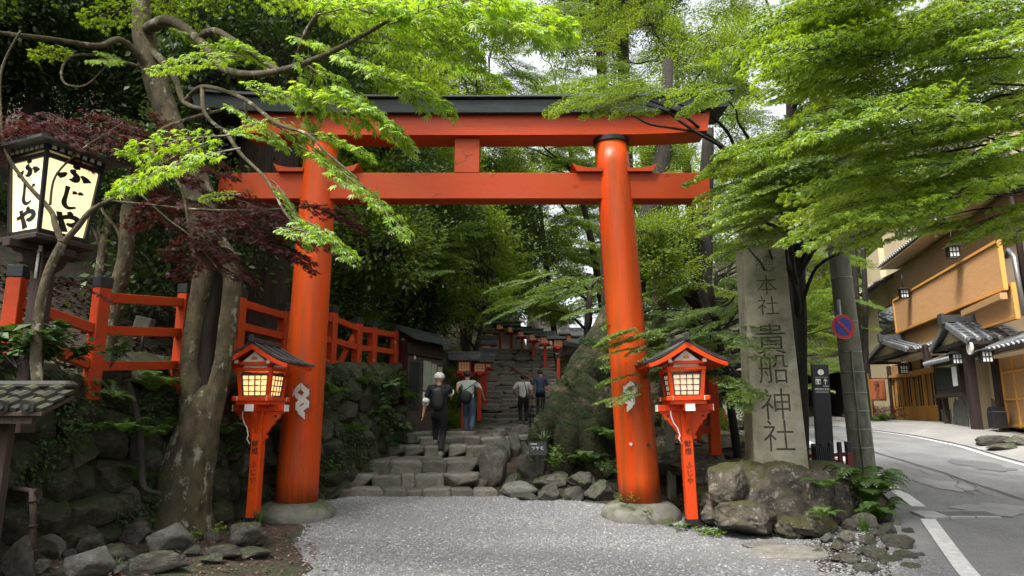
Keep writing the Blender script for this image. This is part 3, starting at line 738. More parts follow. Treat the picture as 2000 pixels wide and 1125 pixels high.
    for s_ in (-1, 1):
        g = MB(); n = 10; vs = []
        for k in range(n + 1):
            t = k / n; x = .62 * t * s_; z = rz_(t) - .01 + .0
            for (yy, dz) in ((yf + .015, 0), (yb - .015, 0), (yb - .015, -.04), (yf + .015, -.04)): vs.append((x, yy, z + dz - .02))
        fs = [(0, 1, 2, 3), tuple(n * 4 + i for i in range(4))]
        for k in range(n):
            for i in range(4): fs.append((k * 4 + i, k * 4 + (i + 1) % 4, k * 4 + 4 + (i + 1) % 4, k * 4 + 4 + i))
        g.add(vs, fs); o = g.build('roof_slope', m_red, e); fixn(o)
        g = MB(); vs = []
        for k in range(n + 1):
            t = k / n; x = .645 * t * s_; z = rz_(t) + .002
            for (yy, dz) in ((yf - .02, .022), (yb + .02, .022), (yb + .02, 0), (yf - .02, 0)): vs.append((x, yy, z + dz - .022))
        g.add(vs, fs); rf = g.build('roof', m_copper, e); fixn(rf)
        for j in range(4):
            yy = lerp(yf - .01, yb + .01, j / 3)
            g = MB(); g.tube([(.648 * (k / n) * s_, yy, rz_(k / n) + .012) for k in range(n + 1)], .014, 6); g.build('roof_rib', m_copper, rf)
        for yy, th in ((yf, -.03), (yb, .03)):
            g = MB(); poly = [(.60 * k / 10, rz_(k / 10) - .024) for k in range(11)] + [(.59 * k / 10, rz_(k / 10) - .024 - lerp(.085, .06, k / 10)) for k in range(10, -1, -1)]
            g.prism([(x * s_, z) for x, z in poly], yy + .0, yy + th, lambda x, z, hh: (x, hh, z)); fixn(g.build('barge_board', m_red, e))
    g = MB(); g.box((0, (yf + yb) / 2, 2.765), (.085, yb - yf + .09, .075), ch=.012); g.box((0, yf - .06, 2.79), (.075, .05, .11), ch=.01); g.build('ridge', m_copper, e)
    g = MB(); g.tube([(-.24, -.10, 1.69), (-.235, -.105, 1.6), (-.20, -.1, 1.5), (-.15, -.098, 1.43), (-.12, -.1, 1.32), (-.14, -.1, 1.27), (-.095, -.09, 1.19)], .010, 6); g.build('cable', m_white, e)
    return e
m_dframe = M('dark lattice wood', (0.035, 0.045, 0.055), (0.05, 0.06, 0.07), 9, 0.6)
LR = lantern('upright red wooden lantern in front of the right gate pillar, pale unlit looking panes', at(1352, 1025, 10.05), 0, m_lampr, (0, R(-1.2)))
LL = lantern('red wooden lantern glowing orange beside the left gate pillar', at(493, 1022, 9.95), R(-7), m_lamp, (0, R(.2)))
LR.scale = (.935,) * 3; LL.scale = (.91,) * 3
# ---------------------------------------------------------------- stone wall below the fence
sw = empty('stone_wall', 'tall dry stone retaining wall below the red fence on the left', 'wall')
rw = random.Random(11)
y = 5.7
def walldir(y): 
    d = Vector((wall_x(y + .2) - wall_x(y - .2), .4, 0)); return d.normalized()
z_rows = 0
cnt = 0
zc = 0.0
rows = []
for r_ in range(8):
    zb = r_ * .33
    yy = 5.5 + rw.uniform(0, .4)
    while yy < 20.5:
        w = rw.uniform(.34, .68); ym = yy + w / 2 * walldir(yy).y
        gz = max(0, h(wall_x(ym) + .5, ym)); top = bank_z(ym) + .12
        zz = gz - .12 + zb + rw.uniform(-.05, .05)
        if zz < top - .1 and not (ym > 14 and rw.random() < .1):
            d = walldir(ym); rz = math.atan2(d.y, d.x)
            hh = min(rw.uniform(.34, .5), top - zz + .15); n_ = Vector((d.y, -d.x, 0))
            k = (zz - gz) * .12
            p = Vector((wall_x(ym), ym, zz + hh / 2)) + n_ * (.02 - k + rw.uniform(-.05, .07))
            stone(rw.choice(WALLST), p, (w * 1.1, .55, hh * 1.1), rz, sw, tilt=.25); cnt += 1
        yy += w * .93 * max(.35, walldir(yy).y)
# dark earth core behind the stones
g = MB(); g.grid(60, 6, lambda u, w_: (lambda y: Vector((wall_x(y) - .10 - .22 * w_, y, lerp(max(-.05, h(wall_x(y) + .6, y) - .2), bank_z(y) + .03, w_))))(lerp(5.0, 21, u)), flip=False)
g.build('earth_core', m_soil, sw)

# ---------------------------------------------------------------- the lower flight of steps
st = obj('stone_steps', None, kind='structure')
def row(parent, y, z0, z1, x0, x1, depth, n, seed, mats=SLAB, jit=.03):
    r_ = random.Random(seed); cuts = [0] + sorted((k + r_.uniform(-.28, .28)) / n for k in range(1, n)) + [1]
    for a, b in zip(cuts, cuts[1:]):
        xa, xb = lerp(x0, x1, a), lerp(x0, x1, b); w = xb - xa; hh = (z1 - z0) + .08
        stone(r_.choice(mats), (xa + w / 2, y + depth / 2 + r_.uniform(-jit, jit), z1 - hh / 2 + r_.uniform(-.02, .015)), (w * 1.08, depth * 1.15, hh * 1.12), r_.uniform(-.04, .04), parent, 'step_stone', tilt=.03)
row(st, 12.4, .18, .33, -3.15, -.25, .42, 7, 1)
row(st, 12.78, .32, .54, -3.15, -.62, .5, 5, 2)
row(st, 13.25, .53, .77, -2.75, -.66, .6, 4, 3)
row(st, 13.75, .70, .79, -2.6, -.6, .7, 5, 31)
row(st, 14.3, .78, 1.0, -2.55, -.42, .5, 5, 4)
row(st, 14.95, .98, 1.16, -2.9, .15, .55, 7, 5)
# paved terrace of flat stones
pv = obj('stone_paving', None, kind='structure')
r_ = random.Random(5); y = 15.4
while y < 23:
    x = -1.9 + r_.uniform(0, .3); d = r_.uniform(.4, .7)
    while x < 1.15:
        w = r_.uniform(.45, .95); z = h_path(y + d / 2)
        stone(r_.choice(SLAB), (x + w / 2, y + d / 2, z - .045 + r_.uniform(-.01, .015)), (w * 1.06, d * 1.08, .12), r_.uniform(-.1, .1), pv, 'paving_stone', tilt=.02); x += w
    y += d
# the long upper flight
us = obj('upper_stone_steps', None, kind='structure')
for k in range(19):
    y = 23 + k * .37; z1 = 1.38 + (k + 1) * .165
    row(us, y, z1 - .165, z1, -1.05, 1.75, .42, 5, 50 + k, jit=.015)
# slab under the notice cabinet
g = MB(); g.box((-1.93, 15.95, 1.14), (2.2, .9, .24), ch=.02); g.build('concrete_slab', m_conc, kind='structure')

# ---------------------------------------------------------------- loose rocks: (px, py of the foot, width px, height px)
def rockpile(name, label, cat, L, meshes, mat=None, depth=.8, y0=4.0):
    e = empty(name, label, cat); 
    for i, it in enumerate(L):
        px, py, w, hh = it[:4]; p = gp(px, py, y0) if len(it) < 6 or it[5] is None else at(px, py, it[5])
        k = p.y / FPX * 1.03; W, H = w * k * 1.05, hh * k * 1.1
        ms = it[4] if len(it) > 4 and it[4] else meshes
        d = max(W * depth, .12)
        stone(ms[(i * 3 + 1) % len(ms)], (p.x, p.y + d * .35, p.z + H * .36), (W, d, H * 1.25), rnd.uniform(-.4, .4), e, 'rock', tilt=.12)
    return e
rockpile('rock_edging', 'scattered grey rocks on leaf litter around the foot of the forked tree', 'rocks', [
    (215, 1012, 92, 46), (288, 1006, 42, 30), (245, 1040, 74, 48), (255, 1062, 70, 34), (312, 1080, 80, 44, FLATR), (163, 1085, 58, 32), (207, 1098, 78, 22),
    (293, 1122, 98, 32), (153, 1130, 88, 46, FLATR), (92, 1092, 48, 38, FLATR), (30, 1062, 66, 54), (14, 1135, 66, 66), (100, 1068, 36, 34), (180, 1042, 36, 34), (430, 1094, 70, 20), (370, 1088, 30, 16),
    (340, 1108, 40, 14), (75, 1120, 40, 22), (232, 1125, 40, 20), (140, 1050, 60, 26), (60, 1100, 36, 20), (188, 1008, 30, 20), (405, 1102, 44, 14), (275, 1098, 26, 12), (130, 1092, 26, 14), (330, 1050, 24, 12), (470, 1068, 78, 34),
    (480, 1094, 80, 14), (410, 1060, 34, 16)], ROCK)
rockpile('rock_edging', 'dark mossy rocks heaped at the left end of the stone steps behind the pillar', 'rocks', [
    (655, 950, 56, 46), (640, 972, 46, 32), (690, 915, 60, 34), (712, 880, 40, 40), (745, 880, 44, 26), (640, 915, 40, 30), (668, 890, 40, 30), (700, 862, 50, 22), (745, 858, 50, 20), (420, 935, 40, 34), (450, 950, 70, 40), (410, 970, 60, 36), (440, 905, 50, 40), (500, 925, 50, 40), (520, 890, 60, 50), (385, 905, 40, 40)], ROCK)
rockpile('rock_edging', 'rounded rocks bordering the right side of the stone steps by the mossy roots', 'rocks', [
    (1008, 973, 74, 26, FLATR), (1028, 980, 38, 13), (1075, 980, 52, 26), (1121, 980, 42, 24), (1172, 980, 62, 32), (965, 952, 60, 66), (945, 912, 48, 34), (935, 878, 40, 22), (975, 905, 46, 44), (1003, 893, 44, 40), (1040, 935, 60, 50), (1000, 958, 36, 26),
    (940, 962, 30, 22), (975, 870, 46, 30), (1018, 860, 40, 26), (1078, 955, 70, 26), (1140, 958, 60, 22), (960, 930, 40, 36)], ROCK)
rockpile('rock_edging', 'small broken rocks along the road edge below the ferns', 'rocks', [
    (1700, 1035, 44, 26), (1730, 1022, 34, 22), (1660, 1062, 40, 20), (1700, 1068, 36, 18), (1740, 1052, 40, 22), (1765, 1080, 60, 26), (1720, 1092, 50, 18), (1780, 1100, 44, 18), (1640, 1078, 30, 14), (1690, 1085, 26, 12), (1800, 1095, 26, 12), (1640, 1100, 26, 10), (1670, 1105, 40, 14), (1750, 1108, 50, 16), (1700, 1120, 44, 14), (1600, 1085, 22, 10), (1665, 1040, 30, 20), (1778, 1050, 24, 14), (1620, 1062, 26, 16), (1735, 1060, 22, 12), (1790, 1120, 40, 16), (1748, 1072, 24, 12), (1712, 1052, 22, 14), (1755, 1034, 26, 14)], ROCK)
rockpile('flat_stone', 'two flat pale stones set flush in the gravel before the pedestal', 'stones', [(1540, 1092, 150, 7, FLATR), (1515, 1075, 92, 6, FLATR)], FLATR, depth=.75)
for k in range(2):
    pass

# ---------------------------------------------------------------- the boulder pedestal and the carved stone
def bigrock(name, seed, p, d, mat, rz=0, parent=None, sub=5, amp=.16, cuts=14, pw=3.0):
    bm = bmesh.new(); bmesh.ops.create_icosphere(bm, subdivisions=sub, radius=1)
    r_ = random.Random(seed); pl = [(Vector((r_.gauss(0, 1), r_.gauss(0, 1), r_.gauss(0, .8))).normalized(), r_.uniform(.75, 1.0)) for _ in range(cuts)]
    for v in bm.verts:
        c = v.co.normalized(); k = (abs(c.x) ** pw + abs(c.y) ** pw + abs(c.z) ** pw) ** (-1 / pw); q = c * k
        for n, dd in pl:
            e = q.dot(n) - dd
            if e > 0: q -= n * e
        nz = noise.fractal(c * 2.2 + Vector((seed * 3.1, 0, 0)), .8, 2.2, 6) * amp
        cr = abs(noise.noise(c * 3.1 + Vector((0, seed * 1.7, 0)))); nz -= .05 * max(0, .12 - cr) / .12
        v.co = Vector((q.x * d[0] / 2, q.y * d[1] / 2, q.z * d[2] / 2)) * (1 + nz)
    for f in bm.faces: f.smooth = True
    me = bpy.data.meshes.new(name); bm.to_mesh(me); bm.free(); me.materials.append(mat)
    return obj(name, me, parent, loc=p, rot=(0, 0, rz))
pd = empty('rock_pedestal', 'pedestal of large mossy boulders under the carved stone pillar', 'pedestal')
def br(px, py, Y, w, hh, dep, seed, amp=.14, pw=3.0, mat=m_boulder):
    c = at(px, py, Y); k = (Y - .2) / FPX * 1.02
    bigrock('boulder', seed, c + Vector((0, dep * .32, 0)), (w * k, dep, hh * k), mat, rnd.uniform(-.2, .2), pd, amp=amp, pw=pw)
br(1515, 985, 9.75, 196, 150, 1.3, 3, .12, 3.4)
br(1470, 1015, 9.35, 120, 60, .6, 33, .12)
br(1560, 1035, 9.3, 90, 40, .5, 35, .12)
br(1432, 950, 9.6, 84, 90, .7, 5, .06, 2.4)
br(1608, 985, 9.35, 60, 120, .6, 7, .1, 3.0)
br(1650, 985, 9.55, 80, 140, .8, 9)
br(1600, 1030, 9.1, 84, 36, .5, 11, .08)
br(1430, 1000, 9.9, 110, 60, .8, 13)
br(1395, 930, 10.6, 90, 60, 1.0, 15)
br(1545, 925, 10.3, 260, 46, 1.5, 17, .08)
br(1640, 935, 10.5, 110, 50, .9, 19, .08)
br(1380, 985, 10.3, 60, 50, .7, 21)
br(1350, 900, 12.0, 150, 60, 1.4, 22)
br(1400, 870, 13.0, 170, 50, 1.4, 23)

SY = 10.35
b0 = at(1516, 905, SY); t0 = at(1480, 446, SY)
ss = empty('stone_pillar', 'tall square granite pillar carved with a column of shrine characters on the boulders', 'stone pillar', (b0.x, b0.y, b0.z))
ax = (t0 - b0).normalized(); tiltm = ax.to_track_quat('Z', 'Y').to_matrix()
H = (t0 - b0).length
ss.rotation_euler = Euler((0, math.atan2(ax.x, ax.z), R(-9)))
g = MB(); WB, WT = .74, .60
def sec(z, ins=0): 
    w = lerp(WB, WT, z / H) / 2 - ins; return [(-w, -w), (w, -w), (w, w), (-w, w)]
vs = []
for z, ins in ((-.1, 0), (H - .22, 0), (H, .25)):
    vs += [(x, y + .02, z) for x, y in sec(max(z, 0), ins)]
fs = [(3, 2, 1, 0), (8, 9, 10, 11)]
for k in range(2):
    for i in range(4): fs.append((k * 4 + i, k * 4 + (i + 1) % 4, k * 4 + 4 + (i + 1) % 4, k * 4 + 4 + i))
g.add(vs, fs); sh = g.build('shaft', m_stele, ss); fixn(sh); bevel(sh, .02, 2)
# carve the characters: boolean cut, the recess is coloured darker to deepen its shade
cutbm = bmesh.new()
chars = '總本社貴船神社'
cpos = [(505, .105), (556, .105), (600, .105), (660, .155), (722, .15), (785, .15), (855, .15)]
def zat(py):
    p = at(1500, py, SY); return (p.z - b0.z) / ax.z
cut_sizes = [(zat(522), .30), (zat(563), .32), (zat(603), .32), (zat(666), .47), (zat(722), .46), (zat(790), .46), (zat(850), .46)]
for ch, (z, s_) in zip(chars, cut_sizes):
    me = text_mesh(ch, s_, .05, vertical=True, thin=.0035)
    me.transform(Matrix.Scale(1.06 if s_ > .4 else .98, 4, (0, 0, 1)))
    me.transform(Matrix.Translation((.0, -(lerp(WB, WT, z / H) / 2) + .02, z)))
    cutbm.from_mesh(me)
cme = bpy.data.meshes.new('c'); cutbm.to_mesh(cme); cutbm.free(); cme.materials.append(m_carve)
co = bpy.data.objects.new('c', cme); C.objects.link(co); co.parent = ss
mod = sh.modifiers.new('b', 'BOOLEAN'); mod.operation = 'DIFFERENCE'; mod.object = co; mod.solver = 'EXACT'
try: mod.use_self = True; mod.material_mode = 'TRANSFER'
except Exception as ex: print('BOOL', ex)
bpy.context.view_layer.update()
dg = bpy.context.evaluated_depsgraph_get(); nm = bpy.data.meshes.new_from_object(sh.evaluated_get(dg))
print('STELE', len(sh.data.polygons), len(nm.polygons))
sh.modifiers.clear(); sh.data = nm; bpy.data.objects.remove(co)
# ---------------------------------------------------------------- leaves, sprays and boughs
def leaf_template(kind):
    if kind == 'seven':         # palmate leaf cut out as a fan, tips drooping
        ang = [0, 36, -36, 76, -76, 122, -122]; ln = [1.0, .92, .92, .74, .74, .42, .42]
        pr = sorted(zip(ang, ln)); out = []
        for i, (a, l) in enumerate(pr):
            out += [(a - 10, .60 * l, .0), (a, l, -.2 * l), (a + 10, .60 * l, .0)]
            if i < len(pr) - 1: out.append(((a + pr[i + 1][0]) / 2, .25, 0.02))
        out = [(-168, .12, 0)] + out + [(168, .12, 0)]
        V = [(0, 0, 0.02)] + [(math.cos(R(a)) * l, math.sin(R(a)) * l, z) for a, l, z in out]
        F = [(0, i, i + 1) for i in range(1, len(V) - 1)] + [(0, len(V) - 1, 1)]
        return np.array(V), np.array(F)
    if kind in ('five', 'thin'):
        V = []; F = []; w = .17 if kind == 'five' else .085
        lobes = [(0, 1.0), (42, .9), (-42, .9), (88, .62), (-88, .62)] if kind == 'five' else [(0, 1.0), (32, .95), (-32, .95), (66, .8), (-66, .8), (105, .5), (-105, .5)]
        for a, l in lobes:
            c, s_ = math.cos(R(a)), math.sin(R(a)); o = len(V)
            V += [(-.05 * c - s_ * w * .6, -.05 * s_ + c * w * .6, 0), (-.05 * c + s_ * w * .6, -.05 * s_ - c * w * .6, 0), (c * l * .4 + s_ * w, s_ * l * .4 - c * w, 0), (c * l, s_ * l, -.18 * l), (c * l * .4 - s_ * w, s_ * l * .4 + c * w, 0)]
            F += [(o, o + 1, o + 2), (o, o + 2, o + 4), (o + 4, o + 2, o + 3)]
        return np.array(V), np.array(F)
    if kind == 'three':
        V = []; F = []
        for a, l in ((0, 1), (62, .85), (-62, .85)):
            c, s_ = math.cos(R(a)), math.sin(R(a)); o = len(V); w = .2
            V += [(-s_ * w, c * w, 0), (s_ * w, -c * w, 0), (c * l, s_ * l, -.15)]; F.append((o, o + 1, o + 2))
        return np.array(V), np.array(F)
    if kind == 'oval':
        V = [(0, 0, 0), (.5, .27, .05), (1.0, 0, -.06), (.5, -.27, .05)]; return np.array(V), np.array([(0, 1, 2), (0, 2, 3)])
def place(tmpl, P, D, Nn, Sz):
    """copies of the leaf template at points P, pointing along D, facing N"""
    V, F = tmpl; P, D, Nn = np.array(P), np.array(D), np.array(Nn); Sz = np.array(Sz)
    D /= np.linalg.norm(D, axis=1)[:, None] + 1e-9
    B = np.cross(Nn, D); B /= np.linalg.norm(B, axis=1)[:, None] + 1e-9
    Nn = np.cross(D, B)
    A = V[None, :, 0, None] * D[:, None] + V[None, :, 1, None] * B[:, None] + V[None, :, 2, None] * Nn[:, None]
    A = A * Sz[:, None, None] + P[:, None]
    Fs = F[None] + (np.arange(len(P)) * len(V))[:, None, None]
    return A.reshape(-1, 3), Fs.reshape(-1, 3)
def tri_tubes(segs):
    """thin three-sided twigs: (p0, p1, r0, r1)"""
    V = []; F = []
    for p0, p1, r0, r1 in segs:
        p0, p1 = Vector(p0), Vector(p1); t = (p1 - p0); 
        if t.length < 1e-5: continue
        t.normalize(); a = t.orthogonal().normalized(); b = t.cross(a); o = len(V)
        for p, r in ((p0, r0), (p1, r1)):
            for k in range(3):
                an = 2.094 * k; V.append(tuple(p + (a * math.cos(an) + b * math.sin(an)) * r))
        for k in range(3):
            j = (k + 1) % 3; F += [(o + k, o + j, o + 3 + j), (o + k, o + 3 + j, o + 3 + k)]
    return np.array(V).reshape(-1, 3), np.array(F).reshape(-1, 3)
def join_mesh(name, VT, FT, VL, FL, mats):
    V = np.vstack([VT, VL]); F = np.vstack([FT, FL + len(VT)])
    mi = np.concatenate([np.zeros(len(FT)), np.ones(len(FL))])
    return np_mesh(name, V, F, mats, mi)
def bough(seed, L, W, leaf, kind, mats, droop=.25, step=.07, sub=True, twr=.006, tilt=.42, zj=.02, dens=1.0, raw=False):
    r = random.Random(seed); segs = []; P = []; D = []; Nn = []; Sz = []
    def zc(x, y): return -droop * (x / L) ** 2 * L * .6 - droop * (abs(y) / max(W, .01)) ** 2 * W * .35
    def leaves_along(p0, p1, n, side_w):
        for i in range(n):
            t = (i + .6) / n; p = Vector(p0).lerp(Vector(p1), t); d = (Vector(p1) - Vector(p0)); d.z = 0; d.normalize()
            for s_ in (-1, 1):
                if r.random() > dens: continue
                a = s_ * r.uniform(.5, 1.2); dd = Vector((d.x * math.cos(a) - d.y * math.sin(a), d.x * math.sin(a) + d.y * math.cos(a), r.uniform(-1.1, -.05)))
                q = p + dd * leaf * r.uniform(.1, .7) + Vector((0, 0, r.uniform(-zj, zj)))
                P.append(tuple(q)); D.append(tuple(dd)); Nn.append((r.gauss(0, tilt) + dd.x * .5, r.gauss(0, tilt) + dd.y * .5, 1)); Sz.append(leaf * r.uniform(.5, 1.2))
        P.append(tuple(p1)); D.append((d.x, d.y, -.35)); Nn.append((r.gauss(0, tilt), r.gauss(0, tilt), 1)); Sz.append(leaf * 1.1)
    n = max(6, int(L / step / 1.6)); pts = []
    cy_ = 0
    for i in range(n + 1):
        x = L * i / n; cy_ += r.uniform(-.03, .03) * L * .3; pts.append((x, cy_, zc(x, cy_) + r.uniform(-.01, .01)))
    for i in range(n): segs.append((pts[i], pts[i + 1], twr * (1 - .7 * i / n) * 1.6, twr * (1 - .7 * (i + 1) / n) * 1.6))
    for i in range(1, n + 1):
        x, y, z = pts[i]; t = x / L
        env = W * (math.sin(math.pi * min(1, .12 + t * .88) ** .8) ** .6) if t < .98 else W * .2
        for s_ in (-1, 1):
            l = env * r.uniform(.55, 1.1); a = s_ * R(r.uniform(38, 62))
            if l < leaf: continue
            m = max(2, int(l / .16)); p = (x, y, z); q0 = p
            for k in range(m):
                a *= r.uniform(.85, 1.02)
                q = (q0[0] + math.cos(a) * l / m, q0[1] + math.sin(a) * l / m, 0); q = (q[0], q[1], zc(q[0], q[1]) + r.uniform(-.02, .02) + .015 * s_)
                segs.append((q0, q, twr * .6 * (1 - k / m) + .0008, twr * .6 * (1 - (k + 1) / m) + .0008))
                leaves_along(q0, q, max(1, int(l / m / step)), 0)
                if sub and k < m - 1 and r.random() < .8:
                    b = a + r.choice((-1, 1)) * R(50); sl_ = l * .3 * r.uniform(.6, 1.2)
                    e = (q[0] + math.cos(b) * sl_, q[1] + math.sin(b) * sl_, q[2] - .03 * sl_); segs.append((q, e, .0015, .0008)); leaves_along(q, e, max(1, int(sl_ / step)), 0)
                q0 = q
    leaves_along(pts[-2], pts[-1], 3, 0)
    if raw: return segs, P, D, Nn, Sz
    VT, FT = tri_tubes(segs); VL, FL = place(leaf_template(kind), P, D, Nn, Sz)
    return join_mesh('foliage', VT, FT, VL, FL, mats)
def clump(seed, rad, leaf, n, kind, mats, flat=.7, up=.4, layers=False):
    r = random.Random(seed); P = []; D = []; Nn = []; Sz = []; segs = []
    tips = []
    for _ in range(26):
        a = r.uniform(0, 6.283); z = r.uniform(-.8, 1); q = math.sqrt(max(0, 1 - z * z)) * r.uniform(.6, 1)
        tips.append(Vector((math.cos(a) * q, math.sin(a) * q, z * flat)) * rad * r.uniform(.7, 1.05)); segs.append(((0, 0, -.1), tuple(tips[-1]), .012 * rad, .002))
    for i in range(n):
        t = r.choice(tips); c = t * r.uniform(.55, 1.05) + Vector((r.gauss(0, .17), r.gauss(0, .17), r.gauss(0, .10))) * rad
        d = (c.normalized() + Vector((r.gauss(0, .5), r.gauss(0, .5), r.gauss(-.15, .4)))); P.append(tuple(c)); D.append(tuple(d))
        Nn.append((r.gauss(0, .6) + c.x * .3, r.gauss(0, .6) + c.y * .3, up + r.random())); Sz.append(leaf * r.uniform(.6, 1.3))
    VT, FT = tri_tubes(segs); VL, FL = place(leaf_template(kind), P, D, Nn, Sz)
    return join_mesh('foliage', VT, FT, VL, FL, mats)
LIB = {
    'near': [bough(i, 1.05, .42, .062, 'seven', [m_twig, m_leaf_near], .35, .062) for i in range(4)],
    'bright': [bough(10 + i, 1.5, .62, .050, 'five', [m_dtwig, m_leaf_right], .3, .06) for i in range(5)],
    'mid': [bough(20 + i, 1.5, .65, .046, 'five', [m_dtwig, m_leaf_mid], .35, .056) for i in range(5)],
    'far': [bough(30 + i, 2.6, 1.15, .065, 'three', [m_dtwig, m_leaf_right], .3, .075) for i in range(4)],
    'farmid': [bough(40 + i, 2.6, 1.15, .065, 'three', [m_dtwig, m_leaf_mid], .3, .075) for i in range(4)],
    'wood': [clump(50 + i, 1.15, .085, 1900, 'oval', [m_dtwig, m_leaf_wood]) for i in range(4)],
    'ever': [clump(60 + i, 1.1, .095, 1900, 'oval', [m_dtwig, m_leaf_ever]) for i in range(4)],
    'red': [bough(70 + i, .95, .40, .052, 'thin', [m_dtwig, m_leaf_red], .3, .055) for i in range(4)],
}
print('LIB', {k: len(v[0].polygons) for k, v in LIB.items()})
rt = random.Random(99)
def spl(pts, k=6):
    out = []; m = len(pts)
    for i in range(m - 1):
        for j in range(k):
            t = j / k; p0, p1, p2, p3 = pts[max(i - 1, 0)], pts[i], pts[i + 1], pts[min(i + 2, m - 1)]
            out.append(.5 * (2 * p1 + (p2 - p0) * t + (2 * p0 - 5 * p1 + 4 * p2 - p3) * t * t + (3 * p1 - p0 - 3 * p2 + p3) * t ** 3))
    return out + [pts[-1]]
def sprad(r, k=6):
    return [lerp(r[i], r[i + 1], j / k) for i in range(len(r) - 1) for j in range(k)] + [r[-1]]
def limb_to(mb, p0, p1, r0, r1, sag=.0, seed=0, wig=.12, sides=6, n=9):
    p0, p1 = Vector(p0), Vector(p1); L = (p1 - p0).length; pts = []
    for k in range(n + 1):
        t = k / n; p = p0.lerp(p1, t); b = math.sin(math.pi * t)
        p += Vector((noise.noise(Vector((seed, t * 3, 1))), noise.noise(Vector((seed, t * 3, 7))), noise.noise(Vector((seed, t * 3, 13))))) * wig * L * b + Vector((0, 0, sag * L * b)); pts.append(p)
    pts = spl(pts, 3); n = len(pts) - 1
    mb.tube(pts, [lerp(r0, r1, (k / n) ** .8) for k in range(n + 1)], sides)
    return pts
def tree(name, label, cat, trunk, rad, bark, boughs, lib, group=None, bscale=1.0, rough=.12, sides=14, limbs=True, lr=.035, trunkname='trunk', ymin=-99):
    """trunk: points; boughs: list of (point, heading, scale) in world space"""
    b = Vector(trunk[0]); e = empty(name, label, cat, tuple(b), 0, group)
    g = MB(); pts = [Vector(p) - b for p in trunk]
    # smooth the trunk line
    sp_ = []; m = len(pts)
    for i in range(m - 1):
        for k in range(5):
            t = k / 5; p0, p1, p2, p3 = pts[max(i - 1, 0)], pts[i], pts[i + 1], pts[min(i + 2, m - 1)]
            sp_.append(.5 * (2 * p1 + (p2 - p0) * t + (2 * p0 - 5 * p1 + 4 * p2 - p3) * t * t + (3 * p1 - p0 - 3 * p2 + p3) * t ** 3))
    sp_.append(pts[-1]); q = len(sp_) - 1
    rr = [rad[min(int(i / 5), len(rad) - 1)] if i % 5 == 0 or int(i / 5) + 1 >= len(rad) else lerp(rad[int(i / 5)], rad[int(i / 5) + 1], (i % 5) / 5) for i in range(q + 1)]
    g.tube(sp_, rr, sides, rough=rough, seed=rt.random() * 9); g.build(trunkname, bark, e)
    if limbs and boughs:
        g = MB()
        done = []
        for i, (p, hd, sc) in enumerate(boughs):
            if i % (1 if len(boughs) < 40 else 5): continue
            if Vector(p).y < ymin: continue
            p = Vector(p) - b
            best = min(range(q // 3, q + 1), key=lambda k: (sp_[k] - p).length + 1.2 * abs(sp_[k].z + (p - sp_[k]).xy.length * .35 - p.z))
            limb_to(g, sp_[best], p, min(lr * 1.3, rr[best] * .6), lr * .22, .10, seed=i * 3.7)
        g.build('branch', bark, e)
    for i, (p, hd, sc) in enumerate(boughs):
        me = LIB[lib[i % len(lib)]]; me = me[rt.randrange(len(me))]; s_ = sc * bscale
        o = obj('foliage', me, e, loc=Vector(p) - b, rot=(rt.uniform(-.15, .15), rt.uniform(-.05, .2), hd), scale=(s_, s_ * rt.choice((-1, 1)), s_ * rt.uniform(.9, 1.2)), kind='stuff')
    return e
def crown(c, rx, ry, rz_, n, sc=(.8, 1.3), shell=.5, zmin=-1):
    out = []
    while len(out) < n:
        v = Vector((rt.gauss(0, 1), rt.gauss(0, 1), rt.gauss(0, 1))).normalized() * (shell + (1 - shell) * rt.random())
        if v.z < zmin: continue
        out.append((Vector(c) + Vector((v.x * rx, v.y * ry, v.z * rz_)), math.atan2(v.y, v.x) + rt.uniform(-.5, .5), rt.uniform(*sc)))
    return out
def region(px0, px1, py0, py1, Y0, Y1, n, hd=None, sc=(.8, 1.2), poly=None, back=.0):
    """bough roots spread through a surveyed block of the crown"""
    out = []
    while len(out) < n:
        px, py = rt.uniform(px0, px1), rt.uniform(py0, py1)
        if poly and not poly(px, py): continue
        Y = rt.uniform(Y0, Y1); a = (hd if hd is not None else rt.uniform(0, 6.28)) + rt.uniform(-.6, .6)
        out.append((at(px, py, Y), a, rt.uniform(*sc)))
    return out

# ---------------------------------------------------------------- evergreens and cedars on the left hillside
gp_ = 'trees on the wooded hillside'
ev = [(-12.5, 10.5, 8, 3.2, 'evergreen crown at the far left edge beyond the fence'), (-9.5, 12.5, 9, 3.2, 'broad dark evergreen at the far left above the lit lantern'), (-6.6, 13.5, 8.5, 2.8, 'dark evergreen behind the upper fork of the leaning maple'), (-4.6, 18, 9, 3.0, 'dark evergreen rising behind the left end of the gate beam'),
      (-8.5, 18, 12, 3.5, 'tall evergreen high on the hillside at the upper left'), (-3.9, 15.6, 4.6, 1.9, 'low dark evergreen behind the fence between cedar and notice cabinet'), (-2.6, 20.5, 6.4, 2.4, 'dense evergreen seen below the tie beam left of the steps'),
      (-1.9, 27, 9.5, 3.2, 'dark evergreen seen between the two gate beams left of the strut'), (-6, 26, 14, 4, 'tall evergreen behind the gate upper left with its top out of view'), (-13, 16, 12, 4, 'evergreen crown at the very left edge of the hillside'),
      (-5.3, 11.2, 4.1, 1.1, 'dark evergreen shrubbery just behind the red fence')]
